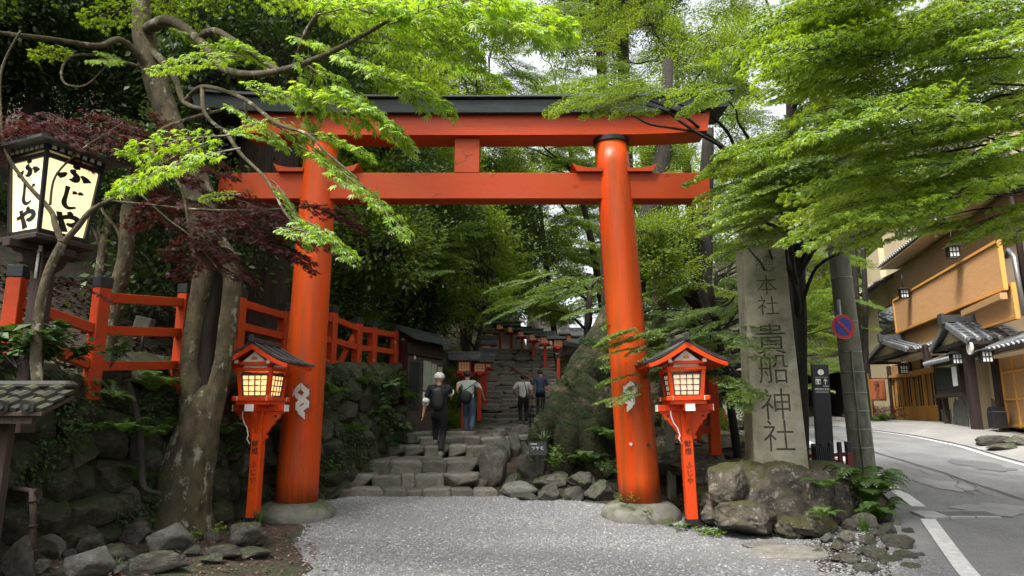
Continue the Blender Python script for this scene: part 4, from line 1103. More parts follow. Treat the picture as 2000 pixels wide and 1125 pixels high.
for i, (x, y, zc_, rr, lb) in enumerate(ev):
    z0 = h(x, y)
    n = int(26 * (rr / 2.4) ** 2)
    cz = z0 + zc_ * .62
    bs = crown((x, y, cz), rr, rr * .8, zc_ * .42, n, (.9, 1.4), .55)
    tree('evergreen_tree', lb, 'tree', [(x, y, z0 - .3), (x + .2, y, z0 + zc_ * .4), (x - .1, y, z0 + zc_ * .85)], [.22, .17, .08], m_bark2, bs, ['ever', 'wood', 'wood'] if i in (3, 5, 6, 7, 8) else ['ever'], gp_, sides=10)
# undergrowth on the bank, a mass nobody could count
def under(name, n, fx, lib, seed, smin, smax):
    e = obj(name, None, kind='stuff'); r_ = random.Random(seed)
    for i in range(n):
        x, y = fx(r_); s_ = r_.uniform(smin, smax)
        o = obj('undergrowth_clump', r_.choice(LIB[lib]), e, loc=(x, y, h(x, y) + s_ * .25), rot=(0, 0, r_.uniform(0, 6.28)), scale=(s_, s_, s_ * .7), kind='stuff')
    return e
under('undergrowth', 90, lambda r: (lambda y: (wall_x(y) - .9 - 5 * r.random() ** 1.3, y))(r.uniform(11.5, 26)), 'ever', 3, .35, .9)
under('undergrowth', 46, lambda r: (lambda y: (2.2 + 3.4 * r.random(), y))(r.uniform(16, 30)), 'wood', 4, .4, .9)
under('undergrowth', 30, lambda r: (lambda y: (-1.5 - 1.2 * r.random(), y))(r.uniform(19.5, 30)), 'wood', 5, .35, .7)

# huge cedar trunk behind the fence, smaller ones deeper in the wood
def cedar(label, x, y, r0, r1, H_, crown_=None, group='cedar trunks'):
    z0 = h(x, y)
    e = tree('cedar_tree', label, 'tree', [(x, y, z0 - .3), (x, y, z0 + .6), (x + .03, y, z0 + H_ * .5), (x + .05, y, z0 + H_)], [r0 * 1.25, r0, lerp(r0, r1, .5), r1], m_cedar, crown_ or [], ['ever'], group, sides=26, rough=.10)
    return e
cx_ = at(515, 400, 13.2)
cedar('massive reddish brown cedar trunk standing behind the red fence left of the gate', cx_.x, 13.2, .62, .50, 9.5, crown((cx_.x, 13.4, 12.5), 2.4, 2.2, 2.2, 16))
for px, Y, r_, lb in ((1178, 24, .22, 'straight dark cedar trunk above the right part of the top beam'), (1222, 27, .3, 'broad dark conifer trunk above the beam just right of the gate pillar'), (690, 19, .13, 'thin dark trunk just right of the left gate pillar')):
    p = at(px, 300, Y); cedar(lb, p.x, Y, r_, r_ * .7, 30 if px > 700 else 8, crown((p.x, Y, h(p.x, Y) + (18 if px > 700 else 9)), 2.6, 2, 6 if px > 700 else 1.5, 34 if px > 700 else 6, (.8, 1.2)))

# ---------------------------------------------------------------- maples and other trees around the steps
def T(label, base, top, r0, boughs, lib, group='maples around the shrine steps', bark=m_bark2, r1=.06, mid=None, **kw):
    b, t = Vector(base), Vector(top); m_ = Vector(mid) if mid else b.lerp(t, .5) + Vector((rt.uniform(-.3, .3), rt.uniform(-.2, .2), 0))
    return tree('maple_tree', label, 'tree', [b, m_, t], [r0, r0 * .75, r1], bark, boughs, lib, group, **kw)
def gb(x, y, dz=-.2): return (x, y, h(x, y) + dz)
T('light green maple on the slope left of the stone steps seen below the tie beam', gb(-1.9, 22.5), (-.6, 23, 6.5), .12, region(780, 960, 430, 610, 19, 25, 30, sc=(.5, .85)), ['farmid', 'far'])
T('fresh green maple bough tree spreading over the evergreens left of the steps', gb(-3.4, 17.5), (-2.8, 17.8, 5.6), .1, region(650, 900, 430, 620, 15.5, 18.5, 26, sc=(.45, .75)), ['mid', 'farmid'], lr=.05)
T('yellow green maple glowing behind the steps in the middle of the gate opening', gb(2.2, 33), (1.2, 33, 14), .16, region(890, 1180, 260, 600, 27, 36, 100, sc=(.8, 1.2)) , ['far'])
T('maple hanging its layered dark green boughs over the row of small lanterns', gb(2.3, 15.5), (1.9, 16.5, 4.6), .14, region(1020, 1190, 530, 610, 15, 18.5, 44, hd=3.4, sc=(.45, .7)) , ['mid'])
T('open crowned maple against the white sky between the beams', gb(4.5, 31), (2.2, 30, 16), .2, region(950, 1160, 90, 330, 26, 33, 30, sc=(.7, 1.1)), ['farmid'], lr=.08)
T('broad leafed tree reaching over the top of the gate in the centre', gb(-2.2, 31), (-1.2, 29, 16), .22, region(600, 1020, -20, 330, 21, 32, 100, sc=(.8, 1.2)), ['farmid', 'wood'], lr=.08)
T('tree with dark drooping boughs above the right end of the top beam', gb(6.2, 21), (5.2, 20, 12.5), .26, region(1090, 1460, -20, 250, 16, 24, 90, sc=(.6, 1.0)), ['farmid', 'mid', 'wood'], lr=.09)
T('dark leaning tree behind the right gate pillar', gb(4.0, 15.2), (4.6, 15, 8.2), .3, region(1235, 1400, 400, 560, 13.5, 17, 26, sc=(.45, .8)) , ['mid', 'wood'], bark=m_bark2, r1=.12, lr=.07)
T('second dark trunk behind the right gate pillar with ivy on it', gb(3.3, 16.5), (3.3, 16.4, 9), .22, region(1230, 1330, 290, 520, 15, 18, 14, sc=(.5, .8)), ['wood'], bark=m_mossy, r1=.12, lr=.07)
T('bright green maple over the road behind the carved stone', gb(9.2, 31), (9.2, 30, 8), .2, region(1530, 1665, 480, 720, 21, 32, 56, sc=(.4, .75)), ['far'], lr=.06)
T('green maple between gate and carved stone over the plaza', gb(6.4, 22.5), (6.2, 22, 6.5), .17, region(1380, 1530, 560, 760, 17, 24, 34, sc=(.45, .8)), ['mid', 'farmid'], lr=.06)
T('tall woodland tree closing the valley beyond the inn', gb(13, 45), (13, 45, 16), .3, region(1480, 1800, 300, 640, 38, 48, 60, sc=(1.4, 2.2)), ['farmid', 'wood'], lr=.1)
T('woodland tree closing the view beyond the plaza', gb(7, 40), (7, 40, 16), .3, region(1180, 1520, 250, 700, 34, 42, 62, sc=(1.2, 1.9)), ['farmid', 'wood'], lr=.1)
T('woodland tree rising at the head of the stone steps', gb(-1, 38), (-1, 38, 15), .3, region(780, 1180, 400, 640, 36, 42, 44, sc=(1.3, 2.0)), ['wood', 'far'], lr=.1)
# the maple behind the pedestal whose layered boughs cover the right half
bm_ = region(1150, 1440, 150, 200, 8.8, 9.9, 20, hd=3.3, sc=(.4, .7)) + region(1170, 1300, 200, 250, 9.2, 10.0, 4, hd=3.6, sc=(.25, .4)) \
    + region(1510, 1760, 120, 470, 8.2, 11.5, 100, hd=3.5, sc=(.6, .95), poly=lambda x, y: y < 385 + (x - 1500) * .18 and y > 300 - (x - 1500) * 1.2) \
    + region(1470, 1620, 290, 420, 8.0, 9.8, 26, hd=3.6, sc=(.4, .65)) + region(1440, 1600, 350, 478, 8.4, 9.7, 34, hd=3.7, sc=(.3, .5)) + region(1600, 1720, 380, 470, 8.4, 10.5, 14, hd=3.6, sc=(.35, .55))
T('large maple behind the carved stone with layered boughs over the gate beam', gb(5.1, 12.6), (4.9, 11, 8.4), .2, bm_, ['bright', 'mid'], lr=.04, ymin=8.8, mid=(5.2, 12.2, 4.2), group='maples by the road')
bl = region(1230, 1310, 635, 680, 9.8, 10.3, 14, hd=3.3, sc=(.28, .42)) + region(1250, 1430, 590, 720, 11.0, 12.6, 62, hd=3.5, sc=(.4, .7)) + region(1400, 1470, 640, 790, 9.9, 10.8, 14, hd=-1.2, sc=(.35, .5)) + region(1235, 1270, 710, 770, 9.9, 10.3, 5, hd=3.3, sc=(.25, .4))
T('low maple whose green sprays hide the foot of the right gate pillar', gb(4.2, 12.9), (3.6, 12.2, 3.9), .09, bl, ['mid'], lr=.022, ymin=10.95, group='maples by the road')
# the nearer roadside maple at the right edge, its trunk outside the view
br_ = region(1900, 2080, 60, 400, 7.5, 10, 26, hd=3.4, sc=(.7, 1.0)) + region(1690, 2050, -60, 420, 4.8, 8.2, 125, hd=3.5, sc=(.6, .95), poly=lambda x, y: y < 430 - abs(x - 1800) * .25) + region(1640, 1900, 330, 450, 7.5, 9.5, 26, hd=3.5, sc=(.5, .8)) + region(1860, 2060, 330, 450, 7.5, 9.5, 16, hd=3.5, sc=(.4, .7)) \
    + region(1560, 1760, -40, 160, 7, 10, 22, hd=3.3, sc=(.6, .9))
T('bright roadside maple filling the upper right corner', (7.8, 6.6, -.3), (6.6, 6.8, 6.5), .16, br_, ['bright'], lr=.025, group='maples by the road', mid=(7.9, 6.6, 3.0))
# slender leaning stems in the upper right, rooted across the road behind the pole
for pts, r_, lb in (([(1682, 815), (1672, 560), (1650, 330), (1600, 140), (1552, -60)], .085, 'slender dark bamboo leaning left in the upper right'), ([(1686, 815), (1690, 600), (1682, 430), (1668, 200), (1640, -60)], .085, 'upright dark bamboo crossing the foliage above the utility pole'),
                    ([(1525, 800), (1560, 480), (1575, 300), (1548, 150), (1478, -50)], .055, 'thin dark bamboo left of the others in the upper right'), ([(1676, 815), (1668, 560), (1652, 330), (1630, 160), (1604, -10)], .035, 'thinnest dark bamboo between the two thicker ones')):
    Y = 22.5; a2 = at(*pts[0], Y); a2.z = h(a2.x, Y) - .1
    e = empty('bamboo', lb, 'bamboo', tuple(a2), 0, 'leaning dark bamboos')
    L = spl([Vector((0, 0, 0))] + [at(px, py, Y) - a2 for px, py in pts[1:]], 8)
    g = MB(); g.tube(L, [lerp(r_ * 1.2, r_ * .7, k / (len(L) - 1)) for k in range(len(L))], 8); g.build('culm', m_bark2, e)
    g = MB()
    for k in range(2, len(L) - 1, 2):
        dd = (L[k + 1] - L[k]).normalized() * .02; g.tube([L[k] - dd, L[k] + dd], r_ * 1.15, 8)
    g.build('node', m_dtwig, e)

# ---------------------------------------------------------------- the great mossy root flare right of the steps
mr = empty('mossy_tree', 'huge ivy and moss covered tree base with spreading roots right of the steps', 'tree', (1.9, 13.9, .6))
def MRp(px, py, Y): return at(px, py, Y) - Vector((1.9, 13.9, .6))
g = MB()
g.tube([MRp(1150, 905, 14.6), MRp(1145, 800, 14.5), MRp(1165, 720, 14.4), MRp(1198, 650, 14.4), MRp(1232, 560, 14.6)], [.98, .76, .60, .44, .34], 44, rough=.3, rs=1.5)
g.build('trunk', m_mossy, mr)
g = MB(); g.tube([MRp(1226, 580, 14.6), MRp(1268, 430, 14.9), MRp(1295, 300, 15.2), MRp(1305, 120, 15.5)], [.34, .25, .2, .12], 16, rough=.12); g.build('upper_trunk', m_bark2, mr)
for pts, rr in (([(1165, 720, 14.1), (1110, 780, 13.9), (1070, 830, 13.8), (1035, 870, 13.9)], [.42, .34, .24, .12]), ([(1155, 760, 13.9), (1120, 830, 13.5), (1100, 890, 13.3), (1095, 930, 13.2)], [.42, .30, .24, .16]),
                ([(1170, 770, 13.8), (1155, 840, 13.4), (1160, 890, 13.1), (1190, 935, 12.9)], [.4, .28, .22, .16]), ([(1190, 760, 14.2), (1225, 840, 14.0), (1240, 900, 13.9)], [.4, .28, .16])):
    g = MB(); g.tube(spl([MRp(*p) for p in pts], 3), sprad(rr, 3), 26, rough=.34, rs=2.5); g.build('root', m_mossy if pts[0][0] != 1155 else m_mossroot if False else m_mossy, mr)
m_ivy = leaf_mat('ivy leaf', [(0.022, 0.045, 0.012), (0.04, 0.078, 0.02), (0.08, 0.13, 0.032)], [(0.04, 0.08, 0.01), (0.08, 0.14, 0.012)], .25, .6, .015)
# ivy leaves hugging the trunk
P, D, Nn, Sz = [], [], [], []
r_ = random.Random(8)
tr = [o for o in mr.children]
for o in [q for q in tr if q.name.startswith(('trunk', 'root'))]:
    me = o.data; area = [p.area for p in me.polygons]; tot = sum(area)
    for p in me.polygons:
        k = p.area * (2400 if p.center.z > .62 + .6 * noise.noise(p.center * 1.5) else 140); k = int(k) + (r_.random() < k % 1)
        for _ in range(k):
            c = p.center + Vector((r_.gauss(0, .035), r_.gauss(0, .035), r_.gauss(0, .035))) + p.normal * r_.uniform(.0, .02)
            P.append(tuple(c)); D.append((r_.gauss(0, .5), r_.gauss(0, .5), -1)); Nn.append(tuple(p.normal + Vector((r_.gauss(0, .4), r_.gauss(0, .4), r_.gauss(0, .4) + .3)))); Sz.append(r_.uniform(.018, .036))
V, F = place(leaf_template('oval'), P, D, Nn, Sz)
obj('ivy', np_mesh('ivy', V, F, m_ivy), mr, kind='stuff')

# ---------------------------------------------------------------- the forked maple in the left foreground
FB = Vector(gp(340, 1040)); FY = FB.y
print('forked base', FB)
ft = empty('forked_maple', 'old lichen spotted maple with a split hollow trunk beside the left lantern', 'tree', tuple(FB))
def FP(px, py, dy=0): return at(px, py, FY + dy) - FB
def T2(name, pts, rads, sides=26, rough=.14, parent=ft, mat=m_bark, rs=2.0):
    w = [max(.004, r / FPX * FY * .5 * 1.02) for r in rads]
    g = MB(); g.tube(spl(pts), sprad(w), sides, rough=rough, seed=rt.random() * 9, rs=rs); return g.build(name, mat, parent)
T2('trunk', [FP(345, 1060), FP(352, 1015), FP(365, 930), FP(381, 860), FP(392, 810), FP(400, 775), FP(404, 755, .08)], [145, 112, 92, 82, 66, 40, 12])
T2('limb', [FP(374, 900), FP(376, 830), FP(374, 760, .02), FP(370, 715, .04), FP(372, 680, .05), FP(385, 610, .08), FP(398, 550, .08), FP(405, 500, .05), FP(402, 450)], [50, 52, 40, 33, 33, 37, 40, 40, 54])
T2('limb', [FP(388, 900), FP(406, 825), FP(424, 760), FP(437, 700), FP(446, 620), FP(454, 550), FP(446, 505), FP(412, 460)], [48, 48, 36, 32, 34, 34, 36, 46])
T2('upper_trunk', [FP(408, 500), FP(398, 440), FP(388, 380), FP(368, 320), FP(342, 265), FP(325, 220), FP(308, 170), FP(293, 120), FP(280, 70), FP(275, 20), FP(268, -60), FP(250, -160)], [66, 60, 56, 50, 47, 46, 46, 44, 40, 36, 32, 26])
for s_, (a, r_) in enumerate((((292, 1055), 34), ((395, 1050), 36), ((335, 1066), 40))):
    T2('root', [FP(350 + (a[0] - 345) * .35, 985), FP(a[0] * .6 + 345 * .4, 1025, -.12), FP(a[0], a[1] + 8, -.25)], [50, r_, 10], 14)
m_holl = M('rotten hollow wood', (0.012, 0.009, 0.007), (0.03, 0.024, 0.018), 5, 0.95, 0.03, 9, (4, 4, .6))
T2('hollow', [FP(400, 775, .10), FP(402, 700, .16), FP(408, 630, .18), FP(418, 560, .18), FP(415, 500, .14)], [30, 34, 40, 40, 30], 12, mat=m_holl)
for q, (x, y) in enumerate(((395, 770), (420, 540))): pass
# its branches
FBR = [([(300, 100, 0), (340, 150, -.8), (360, 200, -1.6), (410, 215, -2.3)], [18, 13, 9, 5]),
       ([(285, 60, 0), (330, 40, -.8), (390, 80, -1.6), (430, 130, -2.2), (480, 145, -2.8), (560, 135, -3.3), (650, 100, -3.6), (760, 40, -3.9)], [26, 22, 16, 13, 11, 9, 7, 4]),
       ([(305, 150, 0), (240, 80, -.4), (190, 90, -.9), (90, 75, -1.4), (-40, 60, -2)], [20, 14, 11, 9, 6]),
       ([(390, 75, -1.6), (420, 60, -1.8), (480, 95, -2.4), (560, 140, -3.0), (600, 60, -3.4), (640, 0, -3.6)], [14, 12, 10, 8, 7, 5]),
       ([(360, 200, -1.6), (395, 170, -2.0), (470, 190, -2.8), (540, 240, -3.4), (600, 262, -3.7), (640, 300, -3.9), (700, 350, -4.1)], [9, 8, 6, 5, 4, 3, 2]),
       ([(395, 170, -2.0), (400, 220, -2.4), (440, 255, -2.8), (480, 245, -3.0), (478, 200, -3.1)], [7, 6, 5, 4, 3]),
       ([(440, 255, -2.8), (470, 300, -3.2), (520, 350, -3.5), (560, 420, -3.7), (600, 460, -3.8)], [6, 5, 4, 3, 2]),
       ([(270, 130, -.3), (200, 110, -.8), (140, 110, -1.2), (120, 140, -1.4), (130, 165, -1.5), (170, 165, -1.5), (215, 120, -1.5)], [7, 6, 5, 4, 4, 3, 3]),
       ([(430, 215, -2.0), (320, 250, -3.0), (300, 300, -3.2), (350, 360, -3.4), (370, 450, -3.4)], [5, 4, 4, 3, 2])]
for pts, rr in FBR[:]:
    T2('branch', [FP(*p) for p in pts], rr, 8, rough=.08, rs=4)
# sprays: (px, py, dy, heading deg in the picture plane, scale)
SPR = [(400, 280, -3.4, 200, .95), (450, 265, -3.3, 185, .9), (470, 290, -3.5, 200, 1.0), (420, 250, -3.2, 0, .6), (520, 235, -3.3, -30, .95), (585, 285, -3.6, -35, 1.0), (640, 320, -3.8, -40, 1.0), (600, 260, -3.6, -20, .8), (480, 175, -3.0, -10, .8),
       (530, 350, -3.5, -60, .7), (570, 420, -3.8, -30, .8), (540, 445, -3.8, -10, .65), (470, 380, -3.4, 170, .35), (440, 205, -2.8, 30, .8), (560, 190, -3.2, -15, 1.0), (470, 110, -2.7, 170, .8), (390, 105, -2.0, 0, .8), (440, 90, -2.3, -20, .8),
       (640, 110, -3.4, -20, 1.1), (560, 70, -3.2, 20, 1.1), (600, 130, -3.5, -30, 1.1), (700, 80, -3.8, 0, 1.2), (760, 50, -3.9, 0, 1.2), (820, 60, -4.0, -5, 1.1), (880, 50, -4.0, 5, 1.0), (930, 40, -3.9, 0, .8), (700, 20, -3.9, 20, 1.2), (780, 0, -4.0, 10, 1.2), (850, 0, -3.9, 0, 1.1),
       (620, 30, -3.4, 10, 1.1), (540, 0, -3.0, 0, 1.1), (640, -20, -3.6, 0, 1.2), (480, -10, -2.6, 0, .9), (700, 140, -3.8, -20, .9), (640, 170, -3.6, -30, .9), (300, 20, -1.2, 200, .8), (340, 60, -1.4, -20, .7), (180, 120, -1.4, -10, .55), (150, 100, -1.3, 180, .5), (200, 105, -1.3, -20, .5), (560, 230, -3.2, 160, .5), (600, 90, -3.3, 90, .8)]
allP = [[], [], [], []]; fol = []
for i, (px, py, dy, hd, sc) in enumerate(SPR):
    a = R(hd); o_ = FP(px, py, dy); foreground = (220 < py < 470) and len(allP[0]) < 100000
    m4 = Matrix.Translation(o_) @ Matrix.Rotation(-R(rt.uniform(-12, 12)), 4, 'X') @ Matrix.Rotation(-a + rt.uniform(-.2, .2) if False else 0, 4, 'Z')
    # heading: to the right / left in the picture, falling with the given angle
    right = math.cos(a) >= 0; fall = (abs(hd) if right else abs(180 - abs(hd))); az = (0 if right else math.pi) + rt.uniform(-.7, .3) * (1 if right else -1)
    rot = Euler((R(rt.uniform(-14, 22)), R(fall * .8), az), 'XYZ')
    if foreground:
        segs, P, D, Nn, Sz = bough(300 + i, 1.0, .30, .060, 'seven', None, .3, .075, raw=True)
        m4 = Matrix.Translation(o_) @ rot.to_matrix().to_4x4() @ Matrix.Scale(sc, 4); m3_ = m4.to_3x3()
        fol.append((m4, segs, P, D, Nn, Sz, sc))
    else:
        me = LIB['near'][i % 4]; obj('foliage', me, ft, loc=o_, rot=rot, scale=(sc, sc * (1 if i % 2 else -1), sc), kind='stuff')
# the largest leaves are leaves of their own; the rest of each spray stays one piece
tv, tf = leaf_template('seven'); leafme = np_mesh('leaf', tv, tf, m_leaf_near)
cand = []; segs_all = []
for m4, segs, P, D, Nn, Sz, sc in fol:
    for s_ in segs: segs_all.append((m4 @ Vector(s_[0]), m4 @ Vector(s_[1]), s_[2], s_[3]))
    m3_ = m4.to_3x3()
    for p, d, n_, s in zip(P, D, Nn, Sz): cand.append((s * sc, m4 @ Vector(p), (m3_ @ Vector(d)).normalized(), (m3_ @ Vector(n_)).normalized()))
cand.sort(key=lambda c: -c[0] / max(1, (c[1] + FB).y))
for s, p, d, n_ in cand[:295]:
    b = n_.cross(d).normalized(); n2 = d.cross(b); m = Matrix((d, b, n2)).transposed().to_4x4(); 
    o = obj('leaf', leafme, ft); o.matrix_local = Matrix.Translation(p) @ m @ Matrix.Scale(s, 4)
rest = cand[295:]
VL, FL = place((tv, tf), [tuple(c[1]) for c in rest], [tuple(c[2]) for c in rest], [tuple(c[3]) for c in rest], [c[0] for c in rest])
obj('foliage', np_mesh('foliage', VL, FL, m_leaf_near), ft, kind='stuff')
VT, FT = tri_tubes(segs_all); obj('twig', np_mesh('twig', VT, FT, m_twig), ft, kind='stuff')
print('fork leaves', len(cand))
# its high crown, mostly above the view, shades the wall
for k in range(40):
    px_ = FB + Vector((rt.uniform(-4, 2.5), rt.uniform(-3.0, 2.6), rt.uniform(6.0, 8.6)))
    if px_.z < 1.55 + px_.y * .72: px_.z = 1.55 + px_.y * .72 + rt.uniform(0, 1.5)
    s_ = rt.uniform(.9, 1.4); obj('foliage', rt.choice(LIB['mid']), ft, loc=px_ - FB, rot=(0, 0, rt.uniform(0, 6.28)), scale=s_, kind='stuff')

# small trunks in the shade at the left, and the purple maple by the lit lantern
for pts, rr, lb in (([(205, 740), (220, 600), (245, 500), (250, 420), (262, 330)], [34, 30, 30, 28, 20], 'bare brown trunk leaning behind the fence at the left'), ([(190, 700), (192, 580), (200, 495), (212, 440), (225, 400)], [20, 20, 18, 14, 10], 'thin forked trunk between lit lantern and leaning brown trunk')):
    Y = 9.4 if rr[0] > 30 else 9.7; b_ = at(*pts[0], Y); e = empty('small_tree', lb, 'tree', tuple(b_), 0, 'thin trunks behind the fence')
    g = MB(); g.tube(spl([at(px, py, Y) - b_ for px, py in pts]), sprad([r / FPX * Y * .5 for r in rr]), 14, rough=.1); g.build('trunk', m_bark, e)
    g = MB()
    for k in range(3):
        p = at(pts[2][0], pts[2][1] - 20 * k, Y) - b_; q = at(pts[2][0] - 60 + 50 * k, pts[3][1] - 90, Y + .3) - b_; limb_to(g, p, q, .035, .012, seed=k)
    g.build('branch', m_bark, e)
    for k in range(7):
        q = at(pts[2][0] - 90 + 30 * k, pts[3][1] - 60 - 25 * (k % 3), Y + .2) - b_; obj('foliage', LIB['ever'][k % 4], e, loc=q, rot=(0, 0, k), scale=.45, kind='stuff')
PY = 6.6; pb = at(75, 760, PY)
pt = empty('purple_maple', 'slender maple with dark purple leaves in front of the lit lantern', 'tree', tuple(pb))
def PP(px, py, dy=0): return at(px, py, PY + dy) - pb
def T3(pts, rads, name='branch', sides=10):
    g = MB(); g.tube(spl([PP(*p) for p in pts]), sprad([max(.003, r / FPX * PY * .5) for r in rads]), sides, rough=.06); g.build(name, m_bark, pt)
T3([(75, 760), (70, 690), (78, 600), (95, 530), (122, 475)], [20, 20, 18, 17, 17], 'trunk')
T3([(122, 475), (108, 440), (98, 410), (45, 350), (10, 290), (0, 200), (5, 130), (40, 60)], [14, 12, 10, 8, 7, 6, 5, 4])
T3([(122, 475), (150, 445), (180, 410), (230, 385), (275, 370), (310, 350)], [13, 12, 10, 8, 6, 4])
T3([(98, 400), (108, 345), (150, 300), (200, 265), (240, 240)], [5, 4, 4, 3, 2])
T3([(275, 380), (330, 430), (370, 460), (430, 530)], [5, 4, 3, 2])
T3([(200, 390), (290, 400), (400, 410), (520, 410), (640, 400)], [6, 5, 5, 4, 3])
RS = [(i * 23 - 30, 215 + (i * 37) % 60, .6 + .1 * (i % 4), 180 if i % 3 == 0 else 8, .75) for i in range(14)] + [(330 + i * 26, 385 + (i * 41) % 100, -.1 + .1 * (i % 4), 180 if i % 4 == 0 else 6, .7) for i in range(10)] + [(120, 262, .1, 180, .8), (60, 250, 0, 180, .9), (190, 255, .2, 0, .9), (110, 240, .3, 170, .9), (240, 290, .3, 5, .9), (0, 290, .0, 180, .8), (60, 230, .3, 10, 1.0), (260, 260, .4, 0, .8), (300, 320, .2, 10, .8), (330, 270, .4, 5, .7), (20, 250, .2, 0, .9), (200, 240, .4, 0, .8), (260, 340, .3, 10, .8), (240, 325, .5, 20, .8), (-20, 250, 0, 0, 1), (90, 255, .5, 0, 1), (160, 250, .6, 10, 1),
      (350, 400, .2, 5, .8), (420, 420, .2, 5, .8), (480, 400, .1, 5, .9), (560, 390, 0, 0, .75), (610, 405, 0, 5, .6), (380, 455, .1, 20, .8), (450, 460, .1, 0, .9), (500, 470, .1, 10, .7), (430, 490, .1, 170, .7), (350, 350, .3, 10, .8), (410, 375, .2, -5, .8), (260, 400, .3, 10, .7), (380, 500, 0, 10, .5), (300, 380, .4, 0, .8), (520, 430, 0, 10, .8), (650, 405, -.1, 5, .35),
      (100, 540, .2, 0, .4), (150, 560, .2, 5, .4), (380, 330, .4, 0, .7)]
for i, (px, py, dy, hd, sc) in enumerate(RS):
    right = math.cos(R(hd)) >= 0
    obj('foliage', LIB['red'][i % 4], pt, loc=PP(px, py, dy), rot=(R(rt.uniform(-10, 14)), R(8 + (hd if right else 0)), (0 if right else math.pi) + rt.uniform(-.6, .6)), scale=sc, kind='stuff')
# ---------------------------------------------------------------- red fence on top of the wall
fe = empty('red_fence', 'vermilion three rail timber fence with black post caps along the top of the stone wall', 'fence')
FPO = [(14, 690, 7.3, 520), (180, 740, 8.1, 542), (348, 735, 9.5, 556), (461, 700, 10.6, 566), (549, 715, 11.7, 594), (645, 725, 13.0, 598), (695, 733, 13.8, 620), (725, 731, 14.3, 627), (768, 735, 15.2, 635), (815, 742, 16.6, 646)]
posts = []
for i, (px, py, Y, pt_) in enumerate(FPO):
    b = at(px, py, Y); tp = at(px, pt_, Y).z
    if i == 3: tp = at(470, 566, Y).z
    posts.append((b, tp)); w = .15
    d = Vector((posts[i][0].x - posts[i - 1][0].x, posts[i][0].y - posts[i - 1][0].y, 0)).normalized() if i else Vector((-.2, 1, 0)).normalized()
    if i == 1: d = Vector((.45, .9, 0)).normalized()
    m = Matrix.Rotation(math.atan2(d.y, d.x), 3, 'Z')
    g = MB(); g.box((b.x, b.y, (b.z - .25 + tp - .13) / 2), (w, w, tp - .13 - b.z + .25), m, ch=.008); g.build('post', m_fence, fe)
    g = MB(); g.box((b.x, b.y, tp - .065), (w + .012, w + .012, .13), m, ch=.006); g.build('post_cap', m_cap, fe)
hts = [(0, 1, ((588, 645), (668, 722))), ]
for i in range(len(posts) - 1):
    (a, ta), (b, tb) = posts[i], posts[i + 1]
    ha, hb = ta - a.z, tb - b.z
    for f in ((.12, .47, .80) if i else (.12, .47)):
        za = a.z + ha * f; zb = b.z + hb * f
        if i == 0: za = a.z + ha * (f + .12)
        d = (Vector((b.x, b.y, zb)) - Vector((a.x, a.y, za))).normalized() * .07
        g = MB(); g.beam(Vector((a.x, a.y, za)) + d, Vector((b.x, b.y, zb)) - d, .10, .115, ch=.006); g.build('rail', m_fence, fe)
for i in (3, 6):
    a = posts[i][0]; g = MB(); g.beam(a + Vector((-.55, -.15, -.3)), a + Vector((-.06, 0, .8)), .11, .11, up=(0, 1, 0)); g.build('brace', m_fence, fe)

# ---------------------------------------------------------------- the big lit lantern sign
LC = Vector((-4.86, 6.92, 0)); zb_, zt_ = 3.40, 4.17
bl_ = empty('lit_lantern', 'big square lit lantern on a dark post with black brush lettering on cream panels', 'lantern', (LC.x, LC.y, 2.4), R(-24))
g = MB(); g.box((0, 0, -.05), (.16, .16, 1.9), ch=.01); g.build('post', m_dwood, bl_)
g = MB(); g.box((0, 0, .93), (.62, .62, .06), ch=.01); g.box((0, 0, .87), (.12, .78, .07)); g.box((0, 0, .80), (.78, .12, .07)); g.build('base_board', m_dwood, bl_)
for a in range(4):
    m3 = Matrix.Rotation(a * math.pi / 2, 3, 'Z'); g = MB()
    g.prism([(.08, .86), (.34, .86), (.30, .80), (.22, .79), (.18, .70), (.08, .62)], -.025, .025, lambda x, z, hh: m3 @ Vector((x, hh, z))); fixn(g.build('bracket', m_dwood, bl_))
B0, B1 = .235, .295; Z0, Z1 = 1.0, 1.78
for sx in (-1, 1):
    for sy in (-1, 1):
        g = MB(); g.beam((sx * B0, sy * B0, Z0 - .04), (sx * B1, sy * B1, Z1 + .04), .034, .034, up=(0, 1, 0)); g.build('corner_post', m_dmetal, bl_)
